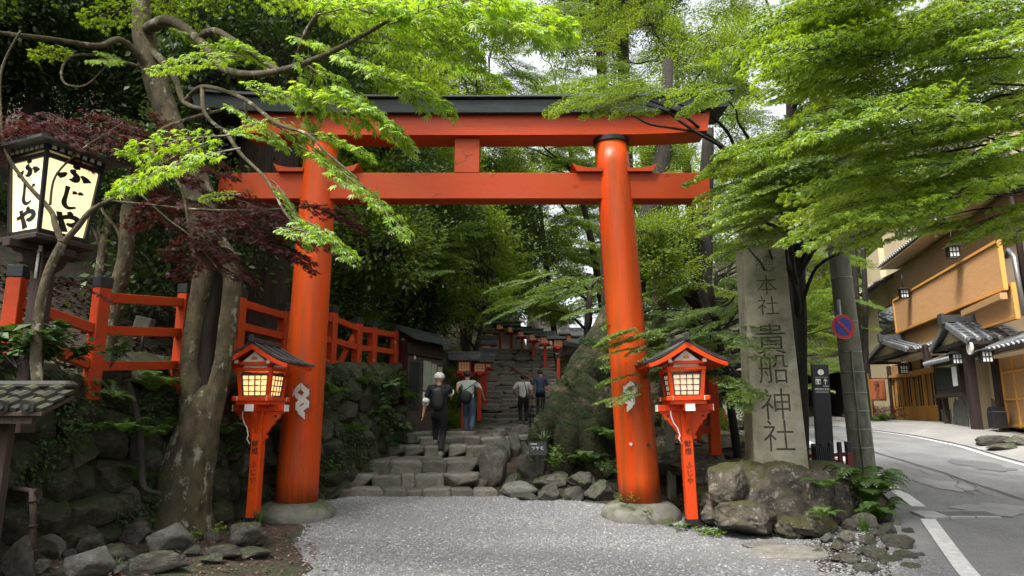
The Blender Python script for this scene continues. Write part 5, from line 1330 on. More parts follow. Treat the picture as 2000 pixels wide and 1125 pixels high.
for a in range(4):
    m3 = Matrix.Rotation(a * math.pi / 2, 3, 'Z')
    def F(u, t, d=0):
        hw = lerp(B0, B1, t); return m3 @ Vector((u * (hw - .028), -(hw - .012 + d), lerp(Z0, Z1, t)))
    g = MB(); c_ = .08
    poly = [(-1 + c_, 0), (1 - c_, 0), (1 - c_, .03), (1, .045), (1, .955), (1 - c_, .97), (1 - c_, 1), (-1 + c_, 1), (-1 + c_, .97), (-1, .955), (-1, .045), (-1 + c_, .03)]
    g.prism(poly, -.004, .004, lambda x, z, hh: F(x, z, hh)); p = fixn(g.build('panel', m_sign, bl_))
    fr = MB()
    for t in (.0, 1.0): fr.beam(F(-1.1, t), F(1.1, t), .04, .05)
    fr.build('panel_frame', m_dmetal, bl_)
    if a in (0, 1, 3):
        g = MB()
        for ch, t0, hh in ((FU, .69, .27), (JI, .38, .28), (YA, .05, .28)):
            W_ = {0: .62, 1: .55, 2: .7}[0]
            brush(ch, g, lambda x, y, t0=t0, hh=hh: F((x - .5) * 1.4 + .02, t0 + y * hh * 1.04, .012 - 0), .11)
        g.build('lettering', m_ink, p)
    g = MB()
    for k in range(7):
        x = lerp(-.8, .8, k / 6)
        c = m3 @ Vector((x * .30, -.318, Z1 + .075)); g.box(c, (.045, .012, .02), m3); g.box(c + Vector((0, 0, .012)), (.026, .010, .03), m3)
        g.box(c + Vector((0, 0, .028)), (.045, .012, .014), m3)
    g.build('eave_ornament', m_white, bl_, kind='stuff')
g = MB(); g.box((0, 0, Z1 + .08), (.62, .62, .07)); g.build('eave_board', m_dmetal, bl_)
g = MB()
R0, R1 = .46, .06
vs = [(-R0, -R0, Z1 + .10), (R0, -R0, Z1 + .10), (R0, R0, Z1 + .10), (-R0, R0, Z1 + .10), (-R0, -R0, Z1 + .13), (R0, -R0, Z1 + .13), (R0, R0, Z1 + .13), (-R0, R0, Z1 + .13), (-R1, -R1, Z1 + .27), (R1, -R1, Z1 + .27), (R1, R1, Z1 + .27), (-R1, R1, Z1 + .27)]
g.add(vs, [(3, 2, 1, 0), (8, 9, 10, 11)] + [(k * 4 + i, k * 4 + (i + 1) % 4, k * 4 + 4 + (i + 1) % 4, k * 4 + 4 + i) for k in range(2) for i in range(4)]); g.build('roof', m_copper, bl_)
g = MB(); g.tube([(.05, -.10, .55), (.05, -.10, .82)], .014, 6); g.box((.05, -.10, .86), (.05, .03, .06)); g.build('conduit', m_white, bl_)

# ---------------------------------------------------------------- tiled garden shelter at the lower left
hu = empty('tiled_shelter', 'low timber shelter with a grey tiled roof at the lower left edge', 'shelter', (-4.9, 6.1, 0))
def HU(x, y, z): return (x + 4.9, y - 6.1, z)
ex0, ex1, ey, ez = -6.4, -3.93, 5.8, 1.61
ry, rz2 = 6.2, 1.77
for c in range(3):
    for r_ in range(11):
        x = ex1 - .12 - r_ * .215; 
        if x < ex0: break
        t0, t1 = c / 3 - .02, (c + 1) / 3
        a = Vector(HU(x, lerp(ey, ry, t0), lerp(ez, rz2, t0) + .035 + .012 * c)); b = Vector(HU(x, lerp(ey, ry, t1), lerp(ez, rz2, t1) + .012 * c + .02))
        dr_ = b - a; nrm = Vector((0, -dr_.z, dr_.y)).normalized()
        tm = MB(); n = 5
        vs = []
        for e in (a, b):
            for k in range(n + 1):
                u = k / n; an = math.pi * u; vs.append(e + Vector((-.062 * math.cos(an), 0, 0)) + nrm * (.05 * math.sin(an)))
            vs.append(e + Vector((.115, 0, 0)) - nrm * .012); vs.append(e + Vector((.115, 0, 0)) - nrm * .035); vs.append(e + Vector((-.062, 0, 0)) - nrm * .035)
        m_ = n + 4
        tm.add(vs, [tuple(range(m_)), tuple(range(2 * m_ - 1, m_ - 1, -1))] + [(k, m_ + k, m_ + (k + 1) % m_, (k + 1) % m_) for k in range(m_)])
        o = tm.build('tile', m_tile_moss_shade, hu); fixn(o)
        if c == 0:
            g = MB(); g.tube([a + Vector((0, -.015, .0)), a + Vector((0, .02, .01))], .062, 14, smooth=False); g.tube([a + Vector((0, -.024, .0)), a + Vector((0, -.01, 0))], .025, 8); g.build('eave_disc', m_tile_moss_shade, o)
g = MB(); g.beam(HU(ex0, ry + .02, rz2 + .07), HU(ex1 - .02, ry + .02, rz2 + .07), .16, .08, ch=.03); g.build('ridge', m_tile_moss_shade, hu)
g = MB(); g.beam(HU(ex0, ey + .06, ez - .06), HU(ex1 - .1, ey + .06, ez - .06), .05, .09); g.beam(HU(ex0, ey + .35, ez - .03), HU(ex1 - .3, ey + .35, ez - .03), .09, .10); g.build('eave_beam', m_wood, hu)
g = MB(); vs = [HU(ex0, ey, ez - .01), HU(ex1, ey, ez - .01), HU(ex1, ry, rz2 - .02), HU(ex0, ry, rz2 - .02)]; vs += [(x, y, z - .03) for x, y, z in vs]
g.add(vs, [(0, 1, 2, 3), (7, 6, 5, 4), (0, 4, 5, 1), (1, 5, 6, 2), (2, 6, 7, 3), (3, 7, 4, 0)]); g.build('roof_boarding', m_wood, hu)
for x in (-4.42, -5.7):
    g = MB(); g.beam(HU(x, 6.1, .25), HU(x, 6.1, 1.62), .09, .09, up=(0, 1, 0), ch=.006); g.build('post', m_wood, hu)
for k in range(6):
    x = -4.56 - k * .185; g = MB(); g.box(HU(x, 6.14, .83), (.175, .03, 1.05), ch=.004); g.build('plank', m_wood, hu)
g = MB(); g.beam(HU(-4.40, 6.12, 1.40), HU(-6.2, 6.12, 1.40), .07, .07); g.beam(HU(-4.40, 6.10, .30), HU(-6.2, 6.10, .30), .06, .06); g.build('rail', m_wood, hu)
# moss cushions on its tiles
stub = gp(66, 1118, 3)
bp_ = empty('bamboo_stake', 'short weathered bamboo stake with a cross rail at the lower left edge', 'stake', tuple(stub))
g = MB(); t_ = at(64, 955, stub.y) - stub; g.tube([(0, 0, -.1), t_ * .33, t_ * .66, t_], .030, 12, rough=.06); g.build('post', m_wood, bp_)
g = MB(); g.tube([t_ + Vector((.05, 0, -.03)), t_ + Vector((-.9, .5, .0))], .028, 10); g.build('rail', m_wood, bp_)
for k in range(3): g = MB(); g.tube([t_ * (.25 + .3 * k) - Vector((0, 0, .012)), t_ * (.25 + .3 * k) + Vector((0, 0, .012))], .036, 10); g.build('node', m_wood, bp_)

# ---------------------------------------------------------------- notice cabinet
n0 = Vector((-2.36, 15.3, 0)); n1 = Vector((-1.72, 17.0, 0)); nd = (n1 - n0).normalized(); rzc = math.atan2(nd.y, nd.x)
nc = empty('notice_cabinet', 'dark brown notice cabinet with a pitched roof and map posters by the steps', 'notice board', (n0.x, n0.y, 1.25), rzc)
Lc = (n1 - n0).length     # local: x along the front, -y outwards, +y back
g = MB(); g.box((Lc / 2, .24, 1.02), (Lc, .46, 2.04), ch=.01); g.build('body', m_dred if False else m_dwood, nc)
m_dred = M('dark red painted timber', (0.06, 0.012, 0.01), (0.04, 0.009, 0.008), 4, .5)
g = MB(); g.box((-.012, .24, 1.02), (.02, .47, 2.03)); g.build('side_panel', m_dred, nc)
g = MB(); g.box((Lc / 2, -.02, 1.86), (Lc - .02, .03, .26)); g.build('head_board', m_wood, nc)
m_cabdoor = M('brown painted metal door', (0.085, 0.06, 0.052), (0.065, 0.046, 0.04), 4, .5)
for k, (a, b) in enumerate(((0.04, .62), (.64, Lc - .04))):
    g = MB(); g.box(((a + b) / 2, -.012, .85), (b - a, .03, 1.66), ch=.004); dd = g.build('door', m_cabdoor, nc)
    g = MB(); g.box(((a + b) / 2, -.032, 1.02), ((b - a) * .78, .008, 1.08)); g.build('glass', m_glass, dd)
mp = M('printed map', (0.30, 0.34, 0.26), (0.42, 0.44, 0.36), 7, .6)
for (a, w_, z, hh) in ((.72, .40, 1.28, .72), (1.12, .30, 1.20, .80), (1.45, .26, 1.25, .6), (.72, .3, .75, .34)):
    g = MB(); g.box((a + w_ / 2, -.042, z), (w_ - .02, .004, hh - .03)); g.build('poster', mp if z > .9 else m_paper, nc)
g = MB(); g.tube([(.32, -.03, 1.66), (.32, -.042, 1.66)], .045, 20); g.build('emblem', m_white, nc)
g = MB(); ov = .18
for s_, y0_, y1_ in ((-1, -.30, .24), (1, .78, .24)):
    v = [(-ov, y0_, 2.02), (Lc + ov, y0_, 2.02), (Lc + ov, y1_, 2.30), (-ov, y1_, 2.30)]; v += [(x, y, z + .035) for x, y, z in v]
    g.add(v, [(3, 2, 1, 0), (4, 5, 6, 7), (0, 1, 5, 4), (1, 2, 6, 5), (2, 3, 7, 6), (3, 0, 4, 7)])
g.box((Lc / 2, .24, 2.345), (Lc + 2 * ov + .02, .10, .05)); rf = g.build('roof', m_copper, nc); fixn(rf)
for s_ in (0, 1):
    g = MB(); g.prism([(-.02, 2.03), (.50, 2.03), (.24, 2.28)], -.03, .0, lambda y, z, hh: (Lc + .0 - hh if s_ else hh, y, z)); fixn(g.build('gable', m_dwood, nc))
g = MB(); g.box((Lc / 2 - .05, .1, -.12), (Lc + .7, 1.1, .22), ch=.02); g.build('base_slab', m_conc, nc)
# grey timber stakes
for px, py0, py1, Y, w, lb in ((755, 850, 722, 14.7, .12, 'grey square timber post left of the notice cabinet'), (1312, 955, 800, 12.2, .14, 'grey square timber post behind the right lantern')):
    b = at(px, py0, Y); t = at(px, py1, Y); e = empty('timber_post', lb, 'post', tuple(b))
    g = MB(); g.box((0, 0, (t.z - b.z) / 2 - .1), (w, w, t.z - b.z + .2), ch=.012); g.build('post_shaft', m_pole, e)
# red trestle behind the right lantern
b = at(1396, 866, 11.9); e = empty('red_trestle', 'end post and slanting brace of a red fence behind the right lantern', 'fence', tuple(b))
g = MB(); g.beam((0, 0, -.2), (0, 0, 1.15), .17, .17, up=(0, 1, 0), ch=.008); g.build('post', m_fence, e)
g = MB(); g.beam((-.33, 0, .05), (-.06, 0, 1.0), .15, .13, up=(0, 1, 0), ch=.008); g.build('brace', m_fence, e)
g = MB(); g.beam((-.28, .0, .22), (-.08, .0, .22), .12, .14); g.build('rail', m_fence, e)
g = MB(); g.box((0, 0, 1.2), (.18, .18, .10)); g.build('post_cap', m_cap, e)

# ---------------------------------------------------------------- the rows of lanterns along the steps
def small_lantern(label, base, height, grp, rz=0):
    e = empty('step_lantern', label, 'lantern', tuple(base), rz, grp); k = height
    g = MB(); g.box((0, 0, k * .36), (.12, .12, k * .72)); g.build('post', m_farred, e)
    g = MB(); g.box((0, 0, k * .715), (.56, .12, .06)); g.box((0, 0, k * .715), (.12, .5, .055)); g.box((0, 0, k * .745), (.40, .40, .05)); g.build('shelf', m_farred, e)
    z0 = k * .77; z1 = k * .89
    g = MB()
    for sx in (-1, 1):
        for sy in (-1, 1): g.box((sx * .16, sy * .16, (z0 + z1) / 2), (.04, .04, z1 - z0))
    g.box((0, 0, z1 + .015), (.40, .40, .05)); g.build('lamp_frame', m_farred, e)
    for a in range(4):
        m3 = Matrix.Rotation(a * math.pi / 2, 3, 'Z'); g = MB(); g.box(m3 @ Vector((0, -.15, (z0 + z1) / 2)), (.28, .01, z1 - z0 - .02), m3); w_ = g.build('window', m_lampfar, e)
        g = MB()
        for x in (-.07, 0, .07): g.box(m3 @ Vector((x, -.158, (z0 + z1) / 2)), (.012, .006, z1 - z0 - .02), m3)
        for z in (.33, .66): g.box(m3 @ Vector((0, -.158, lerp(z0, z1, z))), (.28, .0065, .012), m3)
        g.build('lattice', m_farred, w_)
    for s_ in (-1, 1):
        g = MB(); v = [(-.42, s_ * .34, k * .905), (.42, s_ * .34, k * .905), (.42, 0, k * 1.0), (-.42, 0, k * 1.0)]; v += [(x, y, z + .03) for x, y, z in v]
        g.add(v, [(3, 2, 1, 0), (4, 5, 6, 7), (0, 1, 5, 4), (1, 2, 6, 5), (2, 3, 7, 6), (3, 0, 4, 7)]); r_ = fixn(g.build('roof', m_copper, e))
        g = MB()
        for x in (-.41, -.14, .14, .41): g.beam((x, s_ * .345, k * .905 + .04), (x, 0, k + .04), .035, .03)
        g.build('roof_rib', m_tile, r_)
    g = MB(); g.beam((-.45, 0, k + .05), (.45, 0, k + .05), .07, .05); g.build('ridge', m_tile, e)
    return e
ordn = ['nearest', 'second', 'third', 'fourth', 'fifth', 'sixth', 'seventh', 'eighth']
for i, (px, py, top, Y) in enumerate([(905, 838, 692, 18.7), (936, 822, 697, 20.3), (947, 792, 694, 21.9), (944, 770, 683, 23.6), (949, 745, 668, 25.4), (952, 722, 658, 27.4), (956, 705, 647, 29.6)]):
    b = at(px, py, Y); small_lantern('%s lantern of the row left of the stone steps' % ordn[i], b, at(px, top, Y).z - b.z, 'lanterns lining the left of the steps', R(4))
for i, (px, py, top, Y) in enumerate([(1141, 765, 648, 23.4), (1117, 757, 644, 24.4), (1091, 748, 655, 26.2), (1065, 738, 650, 27.6), (1042, 727, 645, 28.8), (1020, 711, 641, 30), (999, 703, 632, 31), (977, 692, 628, 32)]):
    b = at(px, py, Y); small_lantern('%s lantern of the row right of the stone steps' % ordn[i], b, at(px, top, Y).z - b.z, 'lanterns lining the right of the steps', R(-4))
b = at(910, 692, 27.5); small_lantern('lantern half hidden in leaves high up left of the steps', b - Vector((0, 0, .6)), 2.1, 'lanterns lining the left of the steps')
# handrail
m_rail = M('rusty red handrail', (0.30, 0.10, 0.07), (0.22, 0.08, 0.06), 8, .45)
hr_ = empty('handrail', 'thin reddish pipe handrail down the long stone steps', 'handrail')
a, b = at(958, 692, 30.0), at(1100, 778, 23.0)
g = MB(); g.tube([a, b], .032, 10); g.build('rail', m_rail, hr_)
for k in range(6):
    p = a.lerp(b, .02 + k * .19); g = MB(); g.tube([p, (p.x, p.y, h_path(p.y) - .05)], .026, 8); g.build('rail_post', m_rail, hr_)
# little black railing
b0_, b1_ = at(1036, 838, 20.6), at(1080, 838, 20.6); zt = at(1036, 778, 20.6).z
mf = empty('black_railing', 'short black metal railing beside the tree roots', 'railing')
g = MB(); g.beam((b0_.x, b0_.y, zt), (b1_.x + .4, b0_.y, zt), .04, .04); g.beam((b0_.x, b0_.y, b0_.z + .1), (b1_.x + .4, b0_.y, b0_.z + .1), .03, .03); g.build('rail', m_dmetal, mf)
for k in range(12): 
    x = b0_.x + k * .09; g = MB(); g.tube([(x, b0_.y, b0_.z if k == 0 else b0_.z + .1), (x, b0_.y, zt)], .028 if k == 0 else .009, 6); g.build('bar' if k else 'post', m_dmetal, mf)
# eaves of an outbuilding behind the mossy tree
ob = empty('shrine_outbuilding', 'dark upswept eave of a small building behind the mossy tree', 'building', (3.1, 19.6, 1.4))
g = MB(); n = 12; vs = []
for i in range(n + 1):
    t = i / n
    for j in range(n + 1):
        u = j / n; x = lerp(-1.75, 1.75, t); y = lerp(-1.7, 1.7, u)
        q = max(abs(x) / 1.75, abs(y) / 1.7); z = 2.0 + 1.15 * (1 - q) ** 1.15 + .16 * (min(abs(x) / 1.75, abs(y) / 1.7) * q) ** 3
        vs.append((x, y, z))
m0 = len(vs); vs += [(x, y, z - .12) for x, y, z in vs]
fs = []
for i in range(n):
    for j in range(n):
        a = i * (n + 1) + j; fs += [(a, a + n + 1, a + n + 2, a + 1), (m0 + a, m0 + a + 1, m0 + a + n + 2, m0 + a + n + 1)]
for i in range(n):
    for a, b in ((i, i + 1), (n * (n + 1) + i, n * (n + 1) + i + 1), (i * (n + 1), (i + 1) * (n + 1)), (i * (n + 1) + n, (i + 1) * (n + 1) + n)): fs.append((a, b, m0 + b, m0 + a))
g.add(vs, fs); fixn(g.build('roof', m_copper, ob))
g = MB(); g.box((0, 0, 1.0), (2.1, 2.1, 2.1)); g.build('wall', m_dwood, ob)
# floodlight box behind the fence
p = at(282, 632, 9.8); e = empty('floodlight', 'small grey floodlight box on the bank behind the red fence', 'floodlight', tuple(p))
g = MB(); g.box((0, 0, 0), (.24, .14, .18), Matrix.Rotation(.2, 3, 'Y'), ch=.012); g.build('housing', m_metal2 if False else m_pole, e)
g = MB(); g.tube([(0, 0, -.09), (0, .0, -.55)], .02, 8); g.build('stand', m_dmetal, e)

# ---------------------------------------------------------------- plaza: white wall, cones
pw = empty('plaza_wall', 'low white wall with a dark stone footing across the plaza', 'wall', (7.4, 24.2, 1.3))
g = MB(); g.box((0, 0, .45), (4.4, .25, .62), ch=.01); g.build('wall_panel', m_white, pw)
g = MB(); g.box((0, -.04, .05), (4.45, .4, .25)); g.build('footing', m_rock, pw)
g = MB(); g.box((0, 0, .80), (4.5, .4, .08)); g.build('coping', m_copper, pw)
m_cone = M('orange red cone plastic', (0.60, 0.045, 0.03), (0.5, 0.035, 0.025), 8, .45)
for px, py, Y, lb in ((1430, 840, 19.2, 'nearer red traffic cone on the plaza'), (1416, 833, 20.6, 'farther red traffic cone on the plaza, left of the other')):
    b = at(px, py, Y); b.z = max(h(b.x, Y), b.z) ; e = empty('traffic_cone', lb, 'traffic cone', tuple(b), 0, 'traffic cones on the plaza')
    g = MB(); g.tube([(0, 0, .02), (0, 0, .25), (0, 0, .50)], [.12, .075, .025], 18); g.build('cone_body', m_cone, e)
    g = MB(); g.box((0, 0, .015), (.32, .32, .03), ch=.008); g.build('cone_foot', m_cone, e)

# ---------------------------------------------------------------- utility pole, sign, information pillar, low fence
pb_ = at(1689, 942, 12.0); ptp = at(1633, 450, 12.0); ax_ = (ptp - pb_)
up = empty('utility_pole', 'weathered concrete utility pole at the road edge with a round sign strapped on', 'utility pole', tuple(pb_))
g = MB(); L_ = ax_ * 1.75; g.tube([L_ * (k / 12) - (Vector((0, 0, .3)) if k == 0 else Vector()) for k in range(13)], [lerp(.205, .145, k / 12) for k in range(13)], 28); g.build('shaft', m_pole, up)
for f in (.13, .2, .27, .34, .42, .50, .62, .8):
    g = MB(); c = L_ * f * .57; n_ = ax_.normalized() * .008; g.tube([c - n_, c + n_], lerp(.205, .145, f * .57) + .006, 28); g.build('band', m_metal, up)
g = MB(); c = ax_ * .33 + Vector((.19, -.06, 0)); g.beam(c - ax_.normalized() * .38, c + ax_.normalized() * .38, .05, .03, up=(0, 1, 0)); gd = g.build('guard_strip', m_dmetal, up)
m_yel = M('yellow guard paint', (0.6, 0.3, 0.02), (0.5, 0.25, 0.02), 6, .5)
g = MB(); c = c + Vector((.036, -.004, 0)); g.beam(c - ax_.normalized() * .37, c + ax_.normalized() * .37, .02, .03, up=(0, 1, 0)); g.build('guard_stripe', m_yel, gd)
g = MB(); q = ax_ * .62 + Vector((-.12, -.2, 0)); g.tube([ax_ * .02 + Vector((-.1, -.19, 0)), ax_ * .5 + Vector((-.07, -.185, 0))], .012, 6); g.build('cable', m_pole, up)
m_blue = M('sign blue', (0.015, 0.05, 0.32), (0.014, 0.045, 0.28), 4, .45); m_sred = M('sign red', (0.55, 0.02, 0.025), (0.48, 0.018, 0.02), 4, .45)
sc_ = at(1647, 638, 11.72)
sg = empty('no_parking_sign', 'round blue and red no parking sign on the concrete pole', 'road sign', tuple(sc_), R(8))
g = MB(); g.tube([(0, .01, 0), (0, .025, 0)], .215, 40, smooth=False); g.build('sign_plate', m_white, sg)
g = MB(); g.tube([(0, -.001, 0), (0, .010, 0)], .210, 40, smooth=False); g.build('rim', m_sred, sg)
g = MB(); g.tube([(0, -.006, 0), (0, .002, 0)], .158, 40, smooth=False); g.build('disc', m_blue, sg)
g = MB(); g.beam((-.112, -.010, .112), (.112, -.010, -.112), .006, .05, up=(.7, 0, .7)); g.build('slash', m_sred, sg)
g = MB(); g.tube([(-.02, .045, -.2), (-.02, .045, .48)], .035, 12); g.build('mounting_pipe', m_metal, sg)
ib, it = at(1614, 925, 13.2), at(1600, 712, 13.2)
ip = empty('information_pillar', 'slim black information pillar with white pictograms behind the low fence', 'sign', (ib.x, ib.y, ib.z), R(-4)); Hh = it.z - ib.z
ip.rotation_euler[1] = math.atan2(it.x - ib.x, Hh)
g = MB(); g.box((0, 0, Hh / 2), (.30, .10, Hh), ch=.004); g.build('panel', m_dmetal, ip)
g = MB(); g.box((-.142, -.052, Hh / 2), (.014, .004, Hh - .02)); g.box((.142, -.052, Hh / 2), (.014, .004, Hh - .02)); g.build('edge_trim', m_cap, ip)
g = MB(); g.tube([(0, -.051, Hh - .15), (0, -.055, Hh - .15)], .055, 24); di = g.build('emblem', m_white, ip)
me = text_mesh('i', .10, .003); me.materials.append(m_ink); obj('lettering', me, di, loc=(0, -.058, Hh - .15))
g = MB(); g.box((-.06, -.052, Hh - .33), (.09, .004, .10)); w_ = g.build('pictogram', m_white, ip)
g = MB()
for x in (-.085, -.035): g.box((x, -.056, Hh - .345), (.02, .004, .05)); g.tube([(x, -.054, Hh - .305), (x, -.058, Hh - .305)], .010, 10)
g.build('pictogram_figures', m_ink, w_)
g = MB(); g.box((.075, -.052, Hh - .335), (.014, .004, .09)); g.beam((.075, -.052, Hh - .28), (.045, -.052, Hh - .315), .004, .014, up=(0, 0, 1)); g.beam((.075, -.052, Hh - .28), (.105, -.052, Hh - .315), .004, .014, up=(0, 0, 1)); g.build('arrow', m_white, ip)
me = text_mesh('112m', .045, .003); me.materials.append(m_white); obj('lettering', me, ip, loc=(.075, -.053, Hh - .415))
me = text_mesh('貴船神社本宮', .044, .003); me.materials.append(m_white); obj('lettering', me, ip, loc=(0, -.053, Hh - .475))
for k in (0, 1): g = MB(); g.box((0, -.052, Hh - .515 - .02 * k), (.24, .003, .004)); g.build('rule_line', m_white, ip)
g = MB(); g.box((0, -.052, Hh - .245), (.24, .003, .004)); g.build('rule_line', m_white, ip)
# low red picket fence
m_dkred = M('dark red picket paint', (0.13, 0.012, 0.012), (0.09, 0.01, 0.01), 5, .5)
lf = empty('picket_fence', 'low dark red picket fence with black tops between carved stone and utility pole', 'fence')
fa, fb = at(1560, 930, 11.6), at(1663, 945, 11.2)
ztop0, ztop1 = at(1560, 868, 11.6).z, at(1663, 862, 11.2).z
for k in range(7):
    t = k / 6; x = lerp(fa.x, fb.x, t); y = lerp(11.6, 11.2, t); zt = lerp(ztop0, ztop1, t); zb = zt - .62 if k == 6 else zt - .5; w = .085 if k == 6 else .06
    g = MB(); g.box((x, y, (zb + zt - .16) / 2), (w, w, zt - .16 - zb)); p_ = g.build('picket', m_dkred, lf)
    g = MB(); g.box((x, y, zt - .08), (w + .004, w + .004, .16), ch=.01); g.build('picket_cap', m_cap, p_)
for f in (.20, .42):
    g = MB(); g.beam((fa.x, 11.6 + .0, ztop0 - f), (fb.x, 11.2, ztop1 - f), .04, .06); g.build('rail', m_dkred, lf)
g = MB()
for k in range(9):
    x = lerp(fa.x, fb.x, .32) + k * .03; g.box((x, 11.35 - .004 * k, ztop0 - .14), (.018, .05, .22))
g.box((lerp(fa.x, fb.x, .32) + .12, 11.39, ztop0 - .15), (.28, .05, .24)); g.build('ribbed_box', m_cap, lf)
e2 = at(1468, 905, 11.3); e = empty('red_post', 'thin dark red post just left of the carved stone', 'post', tuple(e2))
g = MB(); g.box((0, 0, .4), (.06, .06, 1.1)); g.build('post_shaft', m_dkred, e)
# plant label
p = at(1050, 902, 12.9); e = empty('plant_label', 'small black plant label with white characters among the striped grass', 'label', (p.x, p.y, p.z))
g = MB(); g.box((0, 0, .24), (.33, .02, .24), Matrix.Rotation(-.15, 3, 'X')); pl_ = g.build('plate', m_dmetal, e); g = MB(); g.box((0, .02, .06), (.03, .02, .3)); g.build('stake', m_dmetal, e)
me = text_mesh('ツヤモ', .075, .003); me.materials.append(m_white); obj('lettering', me, pl_, loc=(0, -.018, .24), rot=(-.15, 0, 0))
g = MB(); g.box((-.07, -.025, .32), (.12, .003, .012)); g.box((-.09, -.008, .165), (.06, .003, .012)); g.box((.07, -.008, .165), (.08, .003, .012)); g.build('small_print', m_white, pl_)
# ---------------------------------------------------------------- the inn across the road
IB = Vector((14.87, 24, 0)); IA = Vector((16.4, 30, 0)); idr = (IA - IB).normalized(); inm = Vector((-idr.y, idr.x, 0))
inn = empty('inn_building', 'beige plastered two storey inn with long bamboo blinds and tiled canopies across the road', 'inn', tuple(IB))
def fac(px, py, off=0.0):
    p = hit(px, py, IB + inm * off, inm); return (p - IB).dot(idr), p.z
def FL(s, o, z): return idr * s + inm * o + Vector((0, 0, z))
frm = Matrix((idr, inm, Vector((0, 0, 1)))).transposed()
def fbox(name, s0, s1, z0, z1, o0, o1, mat, parent=None, ch=0.0, build=True, mb=None):
    g = mb or MB(); g.box(FL((s0 + s1) / 2, (o0 + o1) / 2, (z0 + z1) / 2), (abs(s1 - s0), abs(o1 - o0), abs(z1 - z0)), frm, ch=ch)
    if build: return g.build(name, mat, parent or inn)
GZ = 1.30
m_shade_band = M('brown eave shade', (0.22, 0.12, 0.06), (0.16, 0.085, 0.04), 3, .6, .003, 12, (8, 8, .6))  # brown that stands for shade under the inn's upper eave
fbox('wall', -9.5, 5.75, 3.7, 9.5, -6, -.25, m_plaster)
fbox('wall', 5.75, 9.0, .9, 9.0, -6, -.02, m_plaster)
fbox('wall', -9.5, -.25, .9, 3.69, -6, -.02, m_plaster)
fbox('back_wall', -.25, 5.75, .9, 3.69, -6, -3, m_plaster)
fbox('floor', -.25, 5.75, .9, 1.32, -3, -.02, m_dwood)
# upper windows and a brown band painted as the shade under the upper roof
s0, z1 = fac(1717, 607); s1, z0 = fac(1750, 642)
w = fbox('window', s1 - .2, s0, 5.25, 6.25, -.02, .05, m_dwood)
fbox('pane', s1 - .1, (s0 + s1) / 2 - .1, 5.33, 6.17, .05, .056, m_glassp if False else m_glass, w); fbox('pane', (s0 + s1) / 2 - .02, s0 - .1, 5.33, 6.17, .05, .056, m_glass, w)
fbox('window_sill', s1 - .3, s0 + .1, 5.15, 5.25, -.02, .14, m_dwood, w)
fbox('shade_band', -7.2, 3.8, 6.4, 7.4, -.25, .0, m_shade_band)
# the two long bamboo blinds, each a framed panel of slats
def blind(s0, s1, z0, z1, off, cut=None):
    b = fbox('blind', s0, s1, z0, z1, off, off + .05, m_blind)
    g = MB(); n = int(abs(s1 - s0) / .05)
    for k in range(n): g.box(FL(lerp(s0, s1, (k + .5) / n), off + .056, (z0 + z1) / 2), (.018, .014, z1 - z0 - .02), frm)
    g.build('slats', m_blind, b, kind='stuff')
    g = MB(); 
    for z in (z0, z1): g.box(FL((s0 + s1) / 2, off + .05, z), (abs(s1 - s0) + .06, .10, .07), frm)
    for s_ in (s0, s1): g.box(FL(s_, off + .05, (z0 + z1) / 2), (.07, .104, z1 - z0), frm)
    g.build('blind_frame', m_door, b)
a_, b_ = fac(1752, 618, .65), fac(1960, 505, .65)
blind(a_[0], b_[0], fac(1758, 649, .65)[1], fac(1749, 587, .65)[1], .65)
a_, b_ = fac(1765, 665, .5), fac(1988, 590, .5)
blind(a_[0], b_[0], 3.98, 4.82, .5)
# tiled roofs: eave line, ridge line, with rolls and eave discs
def tiled(name, e0, e1, r0, r1, pitch=.26, parent=None, rows=4):
    e0, e1, r0, r1 = [Vector(v) for v in (e0, e1, r0, r1)]
    g = MB(); nv = (e1 - e0).cross(r0 - e0).normalized(); nv = nv if nv.z > 0 else -nv
    vs = [e0, e1, r1, r0]; vs += [v - nv * .07 for v in vs]
    g.add(vs, [(0, 1, 2, 3), (7, 6, 5, 4), (0, 4, 5, 1), (1, 5, 6, 2), (2, 6, 7, 3), (3, 7, 4, 0)]); r_ = fixn(g.build(name, m_tile, parent or inn))
    n = max(2, int((e1 - e0).length / pitch)); g = MB(); gd = MB(); gw = MB()
    for k in range(n + 1):
        a = e0.lerp(e1, k / n); b = r0.lerp(r1, k / n); g.tube([a + nv * .01, b + nv * .01], .052, 8)
        gd.tube([a - (b - a).normalized() * .03 + nv * .0, a + (b - a).normalized() * .01], .062, 10, smooth=False)
    for j in range(1, rows + 1):
        a = e0.lerp(r0, j / (rows + .5)); b = e1.lerp(r1, j / (rows + .5)); gw.beam(a + nv * .012, b + nv * .012, .05, .03, up=nv)
    g.build('tile_rolls', m_tile2, r_, kind='stuff'); gd.build('eave_discs', m_tilew, r_, kind='stuff'); gw.build('tile_courses', m_tile2, r_, kind='stuff')
    return r_
m_tile2 = M('weathered roof tile roll', (0.16, 0.17, 0.175), (0.075, 0.08, 0.085), 3, .4, vary=.1)
m_tilew = M('pale eave disc', (0.42, 0.42, 0.42), (0.3, 0.3, 0.3), 8, .6)
# eave over the sliding doors
a0 = fac(1742, 703, .8); a1 = fac(1828, 666, .8); ze = (a0[1] + a1[1]) / 2
tiled('roof', FL(a0[0] + .2, .95, ze - .02), FL(a1[0] - .6, .95, ze - .02), FL(a0[0] + .2, .0, ze + .42), FL(a1[0] - .6, .0, ze + .42))
fbox('soffit', a1[0] - .6, a0[0] + .2, ze - .16, ze - .12, 0, .9, m_plaster)
fbox('gutter', a1[0] - .6, a0[0] + .2, ze - .13, ze - .05, .94, 1.03, m_dwood)
